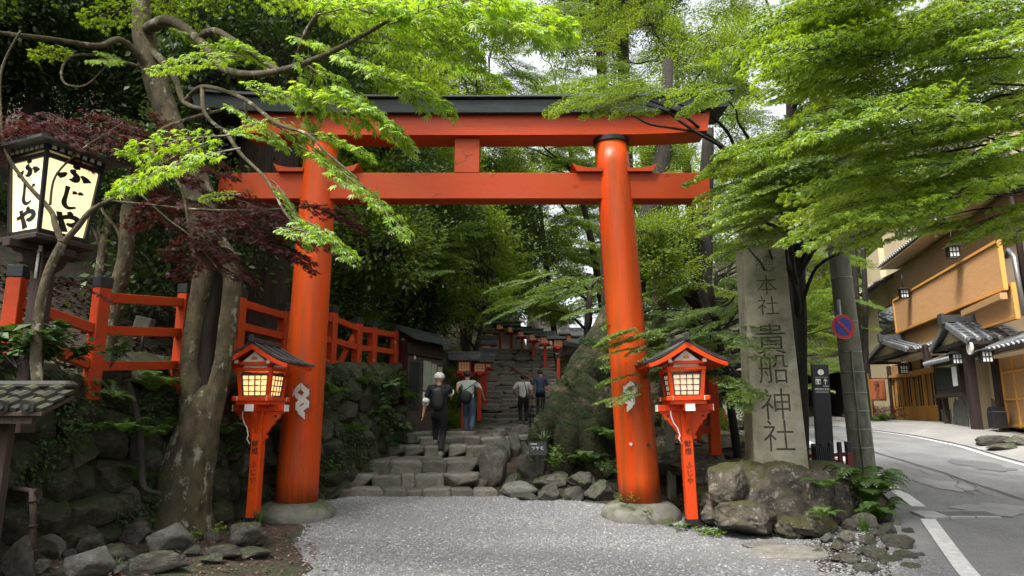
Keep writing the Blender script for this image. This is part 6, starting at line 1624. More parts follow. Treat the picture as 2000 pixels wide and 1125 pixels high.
# gabled canopies: peak, half width, drop, outer offset, inner offset
def canopy(sc, zp, hw, drop, o1, o0, wall=True):
    e = MB()
    for s_ in (-1, 1):
        tiled('canopy_roof', FL(sc + s_ * hw, o0, zp - drop), FL(sc + s_ * hw, o1, zp - drop), FL(sc, o0, zp), FL(sc, o1, zp), .25, rows=5)
        g = MB(); g.beam(FL(sc + s_ * (hw + .03), o1 + .03, zp - drop - .07), FL(sc, o1 + .03, zp - .04), .05, .13, up=inm if False else (0, 0, 1)); g.build('barge_board', m_dgrey, inn)
        g = MB(); g.beam(FL(sc + s_ * (hw - .02), o0, zp - drop - .11), FL(sc + s_ * (hw - .02), o1 - .02, zp - drop - .11), .06, .08); g.build('eave_beam', m_dwood, inn)
    g = MB(); g.beam(FL(sc, o0, zp + .09), FL(sc, o1 + .08, zp + .09), .2, .14); g.beam(FL(sc, o0, zp + .19), FL(sc, o1 + .1, zp + .19), .13, .08); g.box(FL(sc, o1 + .1, zp + .12), (.3, .08, .3), frm); g.build('ridge', m_tile, inn)
    if wall:
        g = MB(); g.prism([(-hw + .15, -drop - .02), (hw - .15, -drop - .02), (0, -.12)], o1 - .2, o1 - .15, lambda x, z, hh: FL(sc + x, hh, zp + z)); fixn(g.build('gable_wall', m_plaster, inn))
        fbox('tie_beam', sc - hw + .1, sc + hw - .1, zp - drop - .12, zp - drop, o1 - .14, o1 - .04, m_dwood)
m_dgrey = M('grey sheet barge board', (0.16, 0.165, 0.165), (0.11, 0.115, 0.115), 5, .5)
p1 = fac(1846, 628, 1.3); pl = fac(1820, 677, 1.3); pr = fac(1888, 658, 1.3)
canopy(p1[0], p1[1] - .05, (pl[0] - pr[0]) / 2 + .05, p1[1] - (pl[1] + pr[1]) / 2, 1.3, .0)
p2 = fac(1724, 666, 1.3); pl2 = fac(1682, 706, 1.3); pr2 = fac(1758, 686, 1.3)
canopy(p2[0], p2[1], abs(pl2[0] - pr2[0]) / 2, p2[1] - (pl2[1] + pr2[1]) / 2, 1.3, .0)
# upper left roof of the wing and upper right roof
u0 = fac(1690, 605, .7); u1 = fac(1752, 565, .7)
tiled('roof', FL(9.2, .8, 7.05), FL(3.9, .8, 7.05), FL(9.2, -.4, 7.6), FL(3.9, -.4, 7.6))
tiled('roof', FL(3.8, .55, 7.75), FL(-9, .55, 7.75), FL(3.8, -1, 8.5), FL(-9, -1, 8.5))
fbox('soffit', -9, 3.8, 7.62, 7.66, -.2, .5, m_plaster)
# roof over the right entrance
q0 = fac(1905, 686, .95); q1 = fac(2000, 652, .95)
tiled('roof', FL(q0[0], 1.0, q0[1] - .05), FL(q0[0] - 4.2, 1.0, q0[1] - .05), FL(q0[0], .1, q0[1] + .38), FL(q0[0] - 4.2, .1, q0[1] + .38))
fbox('gutter', q0[0] - 4.2, q0[0], q0[1] - .17, q0[1] - .08, .98, 1.06, m_dwood)
fbox('soffit', q0[0] - 4.2, q0[0], q0[1] - .22, q0[1] - .18, .1, .98, m_plaster)
# sliding doors
for k in range(8):
    s0 = .04 + k * .70; s1 = s0 + .70
    o = -.02 if k % 2 else .03
    d = MB()
    for s_ in (s0 + .03, s1 - .03): d.box(FL(s_, o, (GZ + 3.22) / 2), (.085, .06, 3.22 - GZ), frm)
    for z in (GZ + .04, 1.96, 3.18): d.box(FL((s0 + s1) / 2, o, z), (.58, .04, .08), frm)
    d.box(FL((s0 + s1) / 2, o, (2.0 + 3.14) / 2), (.05, .04, 1.16), frm)
    dd = d.build('sliding_door', m_door, inn)
    fbox('lower_panel', s0 + .06, s1 - .06, GZ + .08, 1.92, o - .01, o + .01, m_door, dd)
    for q in (1, 2): fbox('muntin', s0 + .06 + q * .193 - .01, s0 + .06 + q * .193 + .01, GZ + .08, 1.92, o + .01, o + .02, m_door, dd)
    fbox('pane', s0 + .06, s1 - .06, 2.0, 3.14, o - .004, o + .004, m_glass, dd)
fbox('head_rail', -.1, 5.75, 3.22, 3.34, -.05, .10, m_door)
fbox('transom', -.1, 5.75, 3.34, ze - .1, -.08, -.02, m_blind)
for k in range(5): fbox('transom_post', .0 + k * 1.42 - .05, .0 + k * 1.42 + .05, 3.34, ze - .1, -.02, .06, m_wood)
for s_ in (-.12, 5.72): fbox('door_post', s_ - .07, s_ + .07, GZ - .1, ze - .1, -.06, .12, m_dwood)
# grey socle beside the doors
fbox('socle', -1.4, -.3, GZ - .1, 1.85, .0, .12, m_dgrey)
# projecting bay with the menu case and its stone cladding
c0 = fac(1857, 800, .85); c1 = fac(1908, 800, .85)
fbox('bay_wall', c1[0] + .02, c0[0], 1.1, 3.62, .0, .84, m_plaster)
r_ = random.Random(6)
bc = MB()
for k in range(46):
    s_ = r_.uniform(c1[0] + .1, c0[0] - .1); z = r_.uniform(GZ + .05, 2.05); w_ = r_.uniform(.12, .2)
    n = r_.randint(5, 7); poly = [(s_ + w_ * math.cos(6.283 * i / n + .4) * r_.uniform(.8, 1.1), z + w_ * 1.2 * math.sin(6.283 * i / n + .4) * r_.uniform(.8, 1.1)) for i in range(n)]
    bc.prism(poly, .835, .858 + .02 * r_.random(), lambda x, z, hh: FL(x, hh, z))
clad = fixn(bc.build('stone_cladding', m_dgrey, inn, kind='stuff'))
cm = fbox('menu_case', c1[0] + .25, c0[0] + .25, 2.28, 3.18, .84, 1.08, m_dwood)
fbox('pane', c1[0] + .36, c0[0] + .15, 2.38, 3.08, 1.08, 1.086, m_casegl if False else m_glass, cm)
fbox('menu_sheet', c1[0] + .42, c1[0] + .8, 2.45, 3.0, 1.087, 1.09, m_paper, cm); 
fbox('case_sill', c1[0] + .2, c0[0] + .3, 2.16, 2.27, .84, 1.16, m_dwood, cm)
tiled('case_roof', FL(c0[0] + .4, 1.3, 3.2), FL(c1[0] + .1, 1.3, 3.2), FL(c0[0] + .4, .85, 3.38), FL(c1[0] + .1, .85, 3.38), .14, rows=1)
fbox('case_leg', c0[0] + .08, c0[0] + .22, GZ - .1, 2.16, .86, 1.0, m_wood)
d0 = fac(1914, 838, 1.0)
fbox('canopy_post', d0[0] - .1, d0[0] + .12, 1.15, 3.75, .95, 1.17, m_dwood); 
fbox('canopy_post', c0[0] + .9, c0[0] + 1.0, 3.3, 3.75, .95, 1.05, m_dwood)
# right entrance and lattice wall
e0_ = fac(1922, 800, .5); e1_ = fac(1943, 800, .5)
fbox('entry_wall', e1_[0], e0_[0] + .6, 1.1, 3.6, .0, .45, m_plaster)
for k in range(22):
    pass
bc = MB()
for k in range(30):
    s_ = r_.uniform(e1_[0] + .1, e0_[0] + .1); z = r_.uniform(GZ + .05, 1.95); w_ = r_.uniform(.12, .2); n = 6
    poly = [(s_ + w_ * math.cos(6.283 * i / n + .4) * r_.uniform(.8, 1.1), z + w_ * 1.2 * math.sin(6.283 * i / n + .4) * r_.uniform(.8, 1.1)) for i in range(n)]
    bc.prism(poly, .445, .462 + .02 * r_.random(), lambda x, z, hh: FL(x, hh, z))
fixn(bc.build('stone_cladding', m_dgrey, inn, kind='stuff'))
x0 = fac(1944, 800, .4)[0]; x1 = fac(1962, 800, .4)[0]; 
dd = fbox('entrance_door', x1, x0, GZ, 3.3, .0, .38, m_dwood)
fbox('pane', x1 + .1, x0 - .1, GZ + .1, 3.1, .38, .386, m_glass, dd)
for q in (.25, .5, .75): fbox('door_slat', lerp(x1, x0, q) - .03, lerp(x1, x0, q) + .03, GZ, 3.2, .386, .42, m_door, dd)
fbox('door_post', x1 - .25, x1 - .02, 1.15, 3.6, .3, .6, m_dwood)
lw = fbox('lattice_wall', x1 - 3.2, x1 - .26, GZ, 3.3, .1, .45, m_wood2 if False else m_blind2 if False else m_blindg if False else m_blind)
for k in range(5): fbox('lattice_bar', x1 - .3 - k * .7, x1 - .26 - k * .7, GZ, 3.3, .45, .49, m_door, lw)
for z in (1.34, 2.0, 2.7, 3.27): fbox('lattice_rail', x1 - 3.2, x1 - .26, z, z + .05, .45, .485, m_door, lw)
# gutter beam, downpipes, disc lamp
a_ = fac(1895, 612, .75); b_ = fac(1974, 577, .75)
g = MB(); g.beam(FL(a_[0], .9, a_[1]), FL(b_[0], .9, b_[1]), .16, .16); g.build('projecting_beam', m_blind, inn)
dp = fac(1985, 500, .4)
g = MB(); g.tube([FL(dp[0], .3, 9), FL(dp[0], .3, 3.8)], .07, 12); g.build('downpipe', m_dwood, inn)
g = MB(); g.tube([FL(dp[0] + .5, .4, 5.6), FL(dp[0] + .3, .42, 5.75), FL(dp[0] + .0, .45, 5.5), FL(dp[0] - .1, .45, 4.0)], .06, 10); g.build('downpipe', m_metal, inn)
g = MB(); c = fac(1897, 680, 1.2); g.tube([FL(c[0], 1.2, c[1]), FL(c[0], 1.26, c[1])], .17, 24); g.build('disc_lamp', m_white, inn)
# things that hang on it
def hang(px, py, off, sz, lb, rod=.3):
    s_, z = fac(px, py, off); e = empty('hanging_lantern', lb, 'lantern', tuple(IB + FL(s_, off, z)), math.atan2(idr.y, idr.x) , 'black cage lanterns hanging on the inn')
    k = sz
    g = MB(); g.box((0, 0, 0), (.22 * k, .22 * k, .26 * k)); gl = g.build('glass', m_paper, e)
    g = MB()
    for a in range(4):
        m3 = Matrix.Rotation(a * math.pi / 2, 3, 'Z')
        for x in (-.12, -.04, .04, .12): g.box(m3 @ Vector((x * k, -.12 * k, 0)), (.02 * k, .02 * k, .28 * k), m3)
        for z_ in (-.14, .0, .14): g.box(m3 @ Vector((0, -.12 * k, z_ * k)), (.27 * k, .02 * k, .022 * k), m3)
    g.build('cage', m_dmetal, e)
    g = MB(); g.box((0, 0, .18 * k), (.44 * k, .44 * k, .06 * k), taper=.5); g.build('cap', m_dmetal, e)
    g = MB(); g.tube([(0, 0, .2 * k), (0, 0, .2 * k + rod)], .012, 6); g.build('rod', m_dmetal, e)
hang(1764, 722, .95, 1.0, 'cage lantern hanging before the left sliding doors')
hang(1867, 701, 1.25, .95, 'cage lantern hanging under the gabled canopy')
hang(1925, 697, 1.2, .95, 'cage lantern hanging by the right entrance')
hang(1861, 493, .95, 1.05, 'cage lantern above the upper bamboo blind', .5)
hang(1765, 574, .95, 1.0, 'cage lantern at the left end of the upper blind', .5)
s_, z = fac(1810, 697, 1.0); ws = empty('wooden_signboard', 'vertical wooden signboard with dark characters hanging over the sliding doors', 'sign', tuple(IB + FL(s_, 1.02, z)), math.atan2(idr.y, idr.x) + math.pi)
g = MB(); g.box((0, 0, 0), (.34, .10, .78), ch=.01); g.build('board', m_wood, ws)
me = text_mesh('喜らく', .22, .004, vertical=True, gap=1.0); me.materials.append(m_ink); obj('lettering', me, ws, loc=(0, -.053, 0))
# cloth banner on a bracket
s_, z = fac(1711, 760, 1.5); bn = empty('cloth_banner', 'rust brown cloth banner with brush characters on a bracket left of the doors', 'banner', tuple(at(1711, 740, 25.5)), R(-25))
g = MB(); g.grid(10, 10, lambda u, w_: Vector((lerp(-.28, .28, u), .05 * math.sin(u * 5 + w_ * 2), -.80 * w_))); vs = g.v[:]
m_ban = M('rust cloth', (0.32, 0.09, 0.03), (0.25, 0.07, 0.025), 3, .9); cl = g.build('cloth', m_ban, bn)
md = cl.modifiers.new('s', 'SOLIDIFY'); md.thickness = .006
me = text_mesh('喜らく', .22, .004, vertical=True, gap=1.0); me.materials.append(m_ink); obj('lettering', me, bn, loc=(0, -.065, -.40))
g = MB(); g.beam((-.35, 0, .02), (1.5, .4, .02), .03, .03); g.build('bracket_arm', m_dmetal, bn)
# bin at the door
b_ = fac(1955, 838, .75); bi = empty('black_bin', 'small black round topped bin by the right entrance', 'bin', tuple(IB + FL(b_[0], .8, 0) + Vector((0, 0, GZ))), math.atan2(idr.y, idr.x))
g = MB(); g.prism([(-.2, 0), (.2, 0), (.2, .4), (.14, .5), (0, .54), (-.14, .5), (-.2, .4)], -.15, .15, lambda x, z, hh: (x, hh, z)); fixn(g.build('bin_body', m_dmetal, bi))
g = MB(); g.box((0, 0, .41), (.42, .31, .015)); g.build('bin_lid_seam', m_metal, bi)
# dark planter rocks at the kerb
rockpile('planter_rocks', 'dark flat rocks in the kerb of the inn forecourt at the right edge', 'rocks', [(1955, 868, 60, 14, None, 15.6), (1992, 872, 46, 18, None, 15.2), (1975, 878, 60, 10, None, 15.0), (1930, 862, 30, 10, None, 16.0)], ROCK)
# reddish shrub and ferns by the doors
sb = at(1708, 828, 27.0); sh_ = empty('red_shrub', 'low round shrub with dull red leaves left of the sliding doors', 'shrub', (sb.x, sb.y, h_road(27)))
m_leaf_rs = leaf_mat('dull red leaf', [(0.09, 0.03, 0.025), (0.14, 0.05, 0.04), (0.2, 0.09, 0.06)], [(0.16, 0.04, 0.03), (0.22, 0.08, 0.05)], .3)
rsm = clump(90, .75, .07, 1700, 'oval', [m_dtwig, m_leaf_rs])
for k in range(3): obj('foliage', rsm, sh_, loc=((k - 1) * .55, 0, .35), rot=(0, 0, k), scale=(.85, .85, .7), kind='stuff')
# garage across the bend
gr = empty('open_garage', 'dark open garage with a pale fascia across the bend of the road', 'garage', (13.4, 36, 1.5))
g = MB(); g.box((0, 1.5, 1.45), (7, .2, 2.9)); g.box((3.4, 0, 1.45), (.2, 3, 2.9)); g.box((-3.4, 0, 1.45), (.2, 3, 2.9)); g.build('wall', m_dwood, gr)
g = MB(); g.box((0, -.2, 2.95), (7.6, 4, .12), Matrix.Rotation(.12, 3, 'X')); g.build('roof', m_tile, gr)
g = MB(); g.box((0, -2.1, 2.5), (7.6, .08, .25)); g.build('fascia', m_plaster, gr)
for x in (-3.2, 0, 3.2): g = MB(); g.box((x, -1.8, 1.2), (.12, .12, 2.5)); g.build('garage_post', m_wood, gr)
g = MB(); g.box((-.4, .6, .3), (6, .6, .7)); g.build('low_wall', m_wall, gr)
# ---------------------------------------------------------------- people walking up the steps
def skin(name, V, E, Rr, mat, lv=2, extra=None):
    me = bpy.data.meshes.new(name); me.from_pydata([tuple(v) for v in V], E, [])
    o = bpy.data.objects.new(name, me); C.objects.link(o)
    m = o.modifiers.new('s', 'SKIN'); m.use_smooth_shade = True
    for i, r in enumerate(Rr): me.skin_vertices[0].data[i].radius = (r, r) if not isinstance(r, tuple) else r
    me.skin_vertices[0].data[0].use_root = True
    s_ = o.modifiers.new('u', 'SUBSURF'); s_.levels = lv; s_.render_levels = lv
    dg = bpy.context.evaluated_depsgraph_get(); nm = bpy.data.meshes.new_from_object(o.evaluated_get(dg))
    bpy.data.objects.remove(o); nm.name = name
    if extra:
        bm = bmesh.new(); bm.from_mesh(nm); bm.from_mesh(extra); bm.to_mesh(nm); bm.free()
    nm.materials.clear(); nm.materials.append(mat)
    nm.polygons.foreach_set('use_smooth', [True] * len(nm.polygons)); return nm
def ik(a, b, l1, l2, pole):
    a, b = Vector(a), Vector(b); d = b - a; L = min(d.length, (l1 + l2) * .995); d.normalize(); b = a + d * L
    x = (l1 * l1 - l2 * l2 + L * L) / (2 * L); hgt = math.sqrt(max(0, l1 * l1 - x * x)); p = Vector(pole); p = (p - d * p.dot(d)).normalized()
    return a + d * x + p * hgt, b
m_skin = M('skin', (0.50, 0.27, 0.17), (0.44, 0.22, 0.14), 8, .55)
def cloth(n, c, r=.85): return M(n, c, tuple(x * .8 for x in c), 9, r, .006, 14)
def person(label, base, H, feet, hands, shirt, trousers, hairc, hair_kind='short', lean=(0, .03), sleeve=.5, hem=.50, cuff=None, rz=0, shoe=None, sleeve_r=1.0):
    """local frame: x right, y forward (away from the viewer), z up; feet and hands given in metres from base"""
    e = empty('person', label, 'person', tuple(base), rz)
    pel = Vector((0, 0, .525 * H)); 
    lx, ly = lean; chest = Vector((lx * .6, ly * .8, .70 * H)); nk = Vector((lx, ly * 1.3, .825 * H)); hd = Vector((lx * 1.05, ly * 1.3 + .02, .90 * H)); top = Vector((lx * 1.05, ly * 1.3 + .025, .955 * H))
    hipw = .052 * H; shw = .108 * H
    J = {}
    for s_, k in ((-1, 'l'), (1, 'r')):
        J['hip' + k] = pel + Vector((s_ * hipw, 0, -.02 * H)); ank = Vector(feet[k]) + Vector((0, -.02, .045 * H))
        kn, an = ik(J['hip' + k], ank, .245 * H, .245 * H, (s_ * .05, 1, .1)); J['kn' + k] = kn; J['an' + k] = an
        J['sh' + k] = Vector((lx + s_ * shw, ly * 1.2, .800 * H)); el, wr = ik(J['sh' + k], Vector(hands[k]), .172 * H, .150 * H, (s_ * .55, -.6, -.4)); J['el' + k] = el; J['wr' + k] = wr
    V = [pel, chest, nk, hd, top]; Rr = [(.060 * H, .05 * H), (.075 * H, .05 * H), .034 * H, (.046 * H, .058 * H), (.036 * H, .044 * H)]; E = [(0, 1), (1, 2), (2, 3), (3, 4)]
    def add(p, r, a): V.append(p); Rr.append(r); E.append((a, len(V) - 1)); return len(V) - 1
    for k in 'lr':
        a = add(J['hip' + k], .05 * H, 0); b = add(J['kn' + k], .032 * H, a); c = add(J['an' + k], .021 * H, b)
        a = add(J['sh' + k], .034 * H, 1); b = add(J['el' + k], .024 * H, a); c = add(J['wr' + k], .016 * H, b)
        d = (J['wr' + k] - J['el' + k]).normalized(); add(J['wr' + k] + d * .045 * H, (.024 * H, .014 * H), c)
    # nose, ears, five fingers on each hand
    g = MB(); g.tube([hd + Vector((0, .05 * H, .0)), hd + Vector((0, .072 * H, -.012 * H))], [.008 * H, .010 * H], 6)
    for s_ in (-1, 1): g.tube([hd + Vector((s_ * .045 * H, 0, -.012 * H)), hd + Vector((s_ * .051 * H, -.006 * H, .012 * H))], [.007 * H, .010 * H], 6)
    for s_, k in ((-1, 'l'), (1, 'r')):
        d = (J['wr' + k] - J['el' + k]).normalized(); sd_ = Vector((0, 1, 0)).cross(d).normalized() if abs(d.y) < .9 else Vector((1, 0, 0)); fwd = d.cross(sd_)
        side = fwd; p0 = J['wr' + k] + d * .05 * H
        for q, (o_, l_) in enumerate(((-.018, .038), (-.006, .044), (.006, .041), (.017, .032))):
            a = p0 + side * o_ * H; g.tube([a, a + d * l_ * .5 * H + sd_ * s_ * -.004 * H, a + d * l_ * .9 * H - sd_ * s_ * .014 * H], [.0055 * H, .005 * H, .004 * H], 6)
        a = J['wr' + k] + d * .02 * H + side * .018 * H; g.tube([a, a + (d + side * .9).normalized() * .025 * H, a + (d * 1.3 + side * .6).normalized() * .045 * H], [.0065 * H, .006 * H, .0045 * H], 6)
    ex = g.mesh('x', m_skin); body = obj('body', skin('body', V, E, Rr, m_skin, 2, ex), e)
    # trousers
    V = [pel + Vector((lx * .2, ly * .3, .07 * H)), pel]; Rr = [(.086 * H, .068 * H), (.094 * H, .077 * H)]; E = [(0, 1)]
    for k in 'lr':
        a = add(J['hip' + k] + Vector((0, 0, -.03 * H)), (.062 * H, .066 * H), 1); b = add(J['kn' + k], .046 * H, a); mid = J['kn' + k].lerp(J['an' + k], .55); m_ = add(mid, .041 * H, b); c = add(J['an' + k] + Vector((0, 0, .005 * H)), .034 * H, m_)
    obj('trousers', skin('trousers', V, E, Rr, trousers), e)
    # shirt: hem, chest, shoulders, sleeves
    V = [Vector((0, 0, hem * H)), pel.lerp(chest, .45), chest, chest.lerp(nk, .55), nk - Vector((0, 0, .012 * H))]; Rr = [(.098 * H, .078 * H), (.092 * H, .07 * H), (.10 * H, .074 * H), (.085 * H, .06 * H), (.042 * H, .040 * H)]; E = [(0, 1), (1, 2), (2, 3), (3, 4)]
    for k in 'lr':
        a = add(J['sh' + k] - Vector((0, 0, .006 * H)), .046 * H, 3); p = J['sh' + k].lerp(J['el' + k], min(sleeve * 2, 1)) if sleeve <= .5 else J['el' + k]
        b = add(J['sh' + k].lerp(J['el' + k], .5), .044 * H * sleeve_r, a); c = add(J['sh' + k].lerp(J['el' + k], .5 + .48 * min(1, sleeve)), .043 * H * sleeve_r, b)
        if sleeve > 1: add(J['el' + k].lerp(J['wr' + k], sleeve - 1), .034 * H, c)
    obj('shirt', skin('shirt', V, E, Rr, shirt), e)
    if cuff:
        for k in 'lr':
            a = J['sh' + k].lerp(J['el' + k], .80); b = J['el' + k] + (J['wr' + k] - J['el' + k]) * .12; g = MB(); g.tube([a, a.lerp(b, .5), b], [.040 * H, .047 * H, .045 * H], 14); g.build('cuff', cuff, e)
    # hair
    bm = bmesh.new(); bmesh.ops.create_icosphere(bm, subdivisions=4, radius=1)
    c = hd + Vector((0, -.006 * H, .022 * H)); rx, ry_, rz_ = .058 * H, .066 * H, .062 * H
    if hair_kind == 'puffy': rx, ry_, rz_ = .066 * H, .070 * H, .062 * H
    for v in bm.verts:
        n_ = v.co.copy(); k = 1 + .06 * noise.noise(n_ * 5 + Vector((H * 9, 0, 0))) + .04 * noise.noise(n_ * 12)
        if n_.y > .2 and n_.z < .35: k *= .80
        if n_.z < -.35: k *= .9
        v.co = c + Vector((n_.x * rx, n_.y * ry_, n_.z * rz_)) * k
    for f in bm.faces: f.smooth = True
    me = bpy.data.meshes.new('hair'); bm.to_mesh(me); bm.free(); me.materials.append(hairc); obj('hair', me, e)
    # shoes
    for k in 'lr':
        p = J['an' + k]; lift = max(0, (Vector(feet[k]).z - 0)); bm = bmesh.new(); bmesh.ops.create_icosphere(bm, subdivisions=3, radius=1)
        pit = feet.get('p' + k, 0)
        for v in bm.verts:
            n_ = v.co.copy(); x = n_.x * .030 * H * (1.1 - .15 * n_.y); y = n_.y * .078 * H + .022 * H; z = max(n_.z, -.55) * (.040 - .012 * max(0, n_.y)) * H - .020 * H
            v.co = Vector((x, y, z))
        bmesh.ops.rotate(bm, verts=bm.verts, cent=(0, .05 * H, -.02 * H), matrix=Matrix.Rotation(-pit, 3, 'X')); bmesh.ops.translate(bm, verts=bm.verts, vec=p)
        for f in bm.faces: f.smooth = True
        me = bpy.data.meshes.new('shoe'); bm.to_mesh(me); bm.free(); me.materials.append(shoe or m_shoe); me.materials.append(m_sole); sh_ = obj('shoe', me, e)
        zmin = min(v.co.z for v in me.vertices)
        for f in me.polygons:
            if f.center.z < zmin + .012 * H: f.material_index = 1
    return e, J
m_shoe = M('grey sneaker', (0.16, 0.16, 0.16), (0.1, 0.1, 0.1), 20, .7); m_sole = M('white sole', (0.5, 0.5, 0.48), (0.4, 0.4, 0.4), 9, .7); m_dshoe = M('dark shoe', (0.012, 0.012, 0.014), (0.02, 0.02, 0.02), 9, .6)
c_black = cloth('black cotton', (0.010, 0.010, 0.012)); c_blackt = cloth('black trousers cloth', (0.012, 0.012, 0.014)); c_jean = cloth('blue denim', (0.055, 0.085, 0.13)); c_pale = cloth('pale mint cotton', (0.42, 0.48, 0.44)); c_white = cloth('white cotton', (0.55, 0.54, 0.48)); c_navy = cloth('navy cotton', (0.035, 0.055, 0.085)); c_bag = cloth('black nylon', (0.008, 0.008, 0.010), .5); c_brown = cloth('brown leather', (0.05, 0.03, 0.022), .5); c_bluebag = cloth('blue bag cloth', (0.03, 0.05, 0.10))
h_white = M('white hair', (0.62, 0.61, 0.55), (0.42, 0.41, 0.37), 22, .8, .008, 30, (1, 1, .4)); h_black = M('black hair', (0.010, 0.009, 0.009), (0.02, 0.018, 0.016), 22, .6, .006, 30)
# first: stepping up onto the fifth step
b1 = Vector((at(856, 884, 14.15).x, 14.15, .80))
hand = at(883, 778, 14.95)
e1, J1 = person('person with white hair, black clothes and white cuffs climbing the lower steps', b1, 1.72,
    {'l': (-.10, .38, .21), 'r': (.05, 0, 0), 'pl': .0, 'pr': -.25}, {'l': (-.34, .10, .80), 'r': tuple(hand - b1)}, c_black, c_blackt, h_white, 'puffy', (-.02, .09), .62, .48, m_paper)
H = 1.72
g = MB(); 
def bag(mb, c, sx, sy, sz, n=10, pw=3.2, taper=.0, seed=0):
    vs = []; fs = []; m = 16
    for i in range(n + 1):
        ph = math.pi * (i / n - .5)
        for j in range(m):
            th = 6.2832 * j / m; x, y, z = math.cos(ph) * math.cos(th), math.cos(ph) * math.sin(th), math.sin(ph)
            k = (abs(x) ** pw + abs(y) ** pw + abs(z) ** pw) ** (-1 / pw); q = Vector((x * k, y * k, z * k)); q *= 1 + .10 * noise.noise(q * 2.5 + Vector((seed, 0, 0)))
            t = 1 - taper * (q.z + 1) / 2; vs.append(Vector(c) + Vector((q.x * sx * t, q.y * sy * t, q.z * sz)))
    for i in range(n):
        for j in range(m): fs.append((i * m + j, i * m + (j + 1) % m, (i + 1) * m + (j + 1) % m, (i + 1) * m + j))
    mb.add(vs, fs, 0, True); return mb
bag(g, (0, 0, 0), .15, .065, .22, taper=.25, seed=2)
bk = g.build('drawstring_backpack', c_bag, None, label='black drawstring backpack on the back of the white haired person', cat='backpack'); bk.location = b1 + Vector((-.02, -.135, 1.14))
g = MB()
for s_ in (-1, 1): g.tube([(s_ * .12, -.02, -.18), (s_ * .13, .04, 0), (s_ * .10, .06, .22), (s_ * .09, .14, .30), (s_ * .09, .22, .26)], .008, 6)
g.build('strap', c_bag, bk)
# second: walking ahead, one hand held back
b2 = Vector((at(915, 849, 15.9).x, 15.9, 1.165)); H2 = 1.50
e2_, J2 = person('person in pale mint t-shirt and blue jeans walking past the notice cabinet', b2, H2,
    {'l': (-.04, .02, 0), 'r': (.08, -.22, .08), 'pr': -.5}, {'l': tuple(hand + Vector((.02, .12, .0)) - b2), 'r': (.32, .10, .90)}, c_pale, c_jean, h_black, 'short', (-.05, .10), .75, .47, shoe=m_dshoe)
g = MB(); bag(g, (0, 0, 0), .15, .05, .14, seed=5); bk = g.build('shoulder_bag', c_bag, None, label='black shoulder bag hanging on the back of the mint shirted person', cat='bag'); bk.location = b2 + Vector((-.08, -.125, .86)); bk.rotation_euler[1] = .35
g = MB(); g.tube([(-.12, .0, .06), (-.02, -.01, .2), (.10, .02, .36), (.14, .08, .46), (.13, .2, .42)], .012, 6); g.tube([(.1, .0, .05), (.16, .03, .2), (.2, .1, .3)], .010, 6); g.build('strap', c_bag, bk)
# third and fourth: at the foot of the long steps
b3 = Vector((at(1022, 824, 22.2).x, 22.2, h_path(22.2) + .02)); H3 = 1.62
e3, J3 = person('person in a loose white shirt and black trousers at the foot of the long steps', b3, H3, {'l': (-.09, .02, 0), 'r': (.10, .04, 0)}, {'l': (-.24, .22, .95), 'r': (.30, .12, .80)}, c_white, c_blackt, h_black, 'short', (0, .04), .9, .45, sleeve_r=1.15)
g = MB(); bag(g, (0, 0, 0), .14, .06, .10, seed=7); bk = g.build('crossbody_bag', c_brown, None, label='dark brown crossbody bag at the hip of the white shirted person', cat='bag'); bk.location = b3 + Vector((.19, -.05, .86)); bk.rotation_euler[1] = .3
g = MB(); g.tube([(-.08, -.03, .05), (-.22, -.07, .30), (-.33, -.04, .48), (-.34, .05, .50)], .012, 6); g.build('strap', c_brown, bk)
b4 = Vector((at(1056, 822, 23.2).x, 23.15, 1.545)); H4 = 1.66
e4, J4 = person('person in a dark navy shirt with a small blue bag beside the white shirted person', b4, H4, {'l': (-.08, .0, 0), 'r': (.08, .03, 0)}, {'l': (-.26, .12, .84), 'r': (.28, .10, .82)}, c_navy, c_blackt, h_black, 'short', (0, .04), .9, .46)
g = MB(); bag(g, (0, 0, 0), .13, .05, .09, seed=9); bk = g.build('waist_bag', c_bluebag, None, label='small blue bag slung at the back of the navy shirted person', cat='bag'); bk.location = b4 + Vector((-.03, -.15, .90))
g = MB(); g.tube([(.10, .0, .04), (.13, .02, .24), (.08, .06, .42), (.05, .14, .46)], .010, 6); g.build('strap', c_bluebag, bk)
# ---------------------------------------------------------------- ferns, tufts and small plants
def frond_mesh(seed, L=.5, W=.11, n=16, curl=.5):
    r = random.Random(seed); V = []; F = []
    pts = [Vector((L * t * (1 - .12 * t), 0, L * (1.15 * t - (.55 + curl * .6) * t * t))) for t in [k / n for k in range(n + 1)]]
    for k in range(1, n + 1):
        t = k / n; w = W * math.sin(math.pi * (t * .9 + .08)) ** .8 * r.uniform(.9, 1.1); p = pts[k]; d = (pts[k] - pts[k - 1]).normalized(); hw = L / n * .42
        for s_ in (-1, 1):
            o = len(V); V += [tuple(p - d * hw), tuple(p + d * hw), tuple(p + d * (hw * .7 + w * .25) + Vector((0, s_ * w, -.18 * w))), tuple(p + d * (w * .12) + Vector((0, s_ * w * .75, -.05 * w)))]
            F += [(o, o + 1, o + 2), (o, o + 2, o + 3)] if s_ > 0 else [(o, o + 2, o + 1), (o, o + 3, o + 2)]
    return V, F, pts
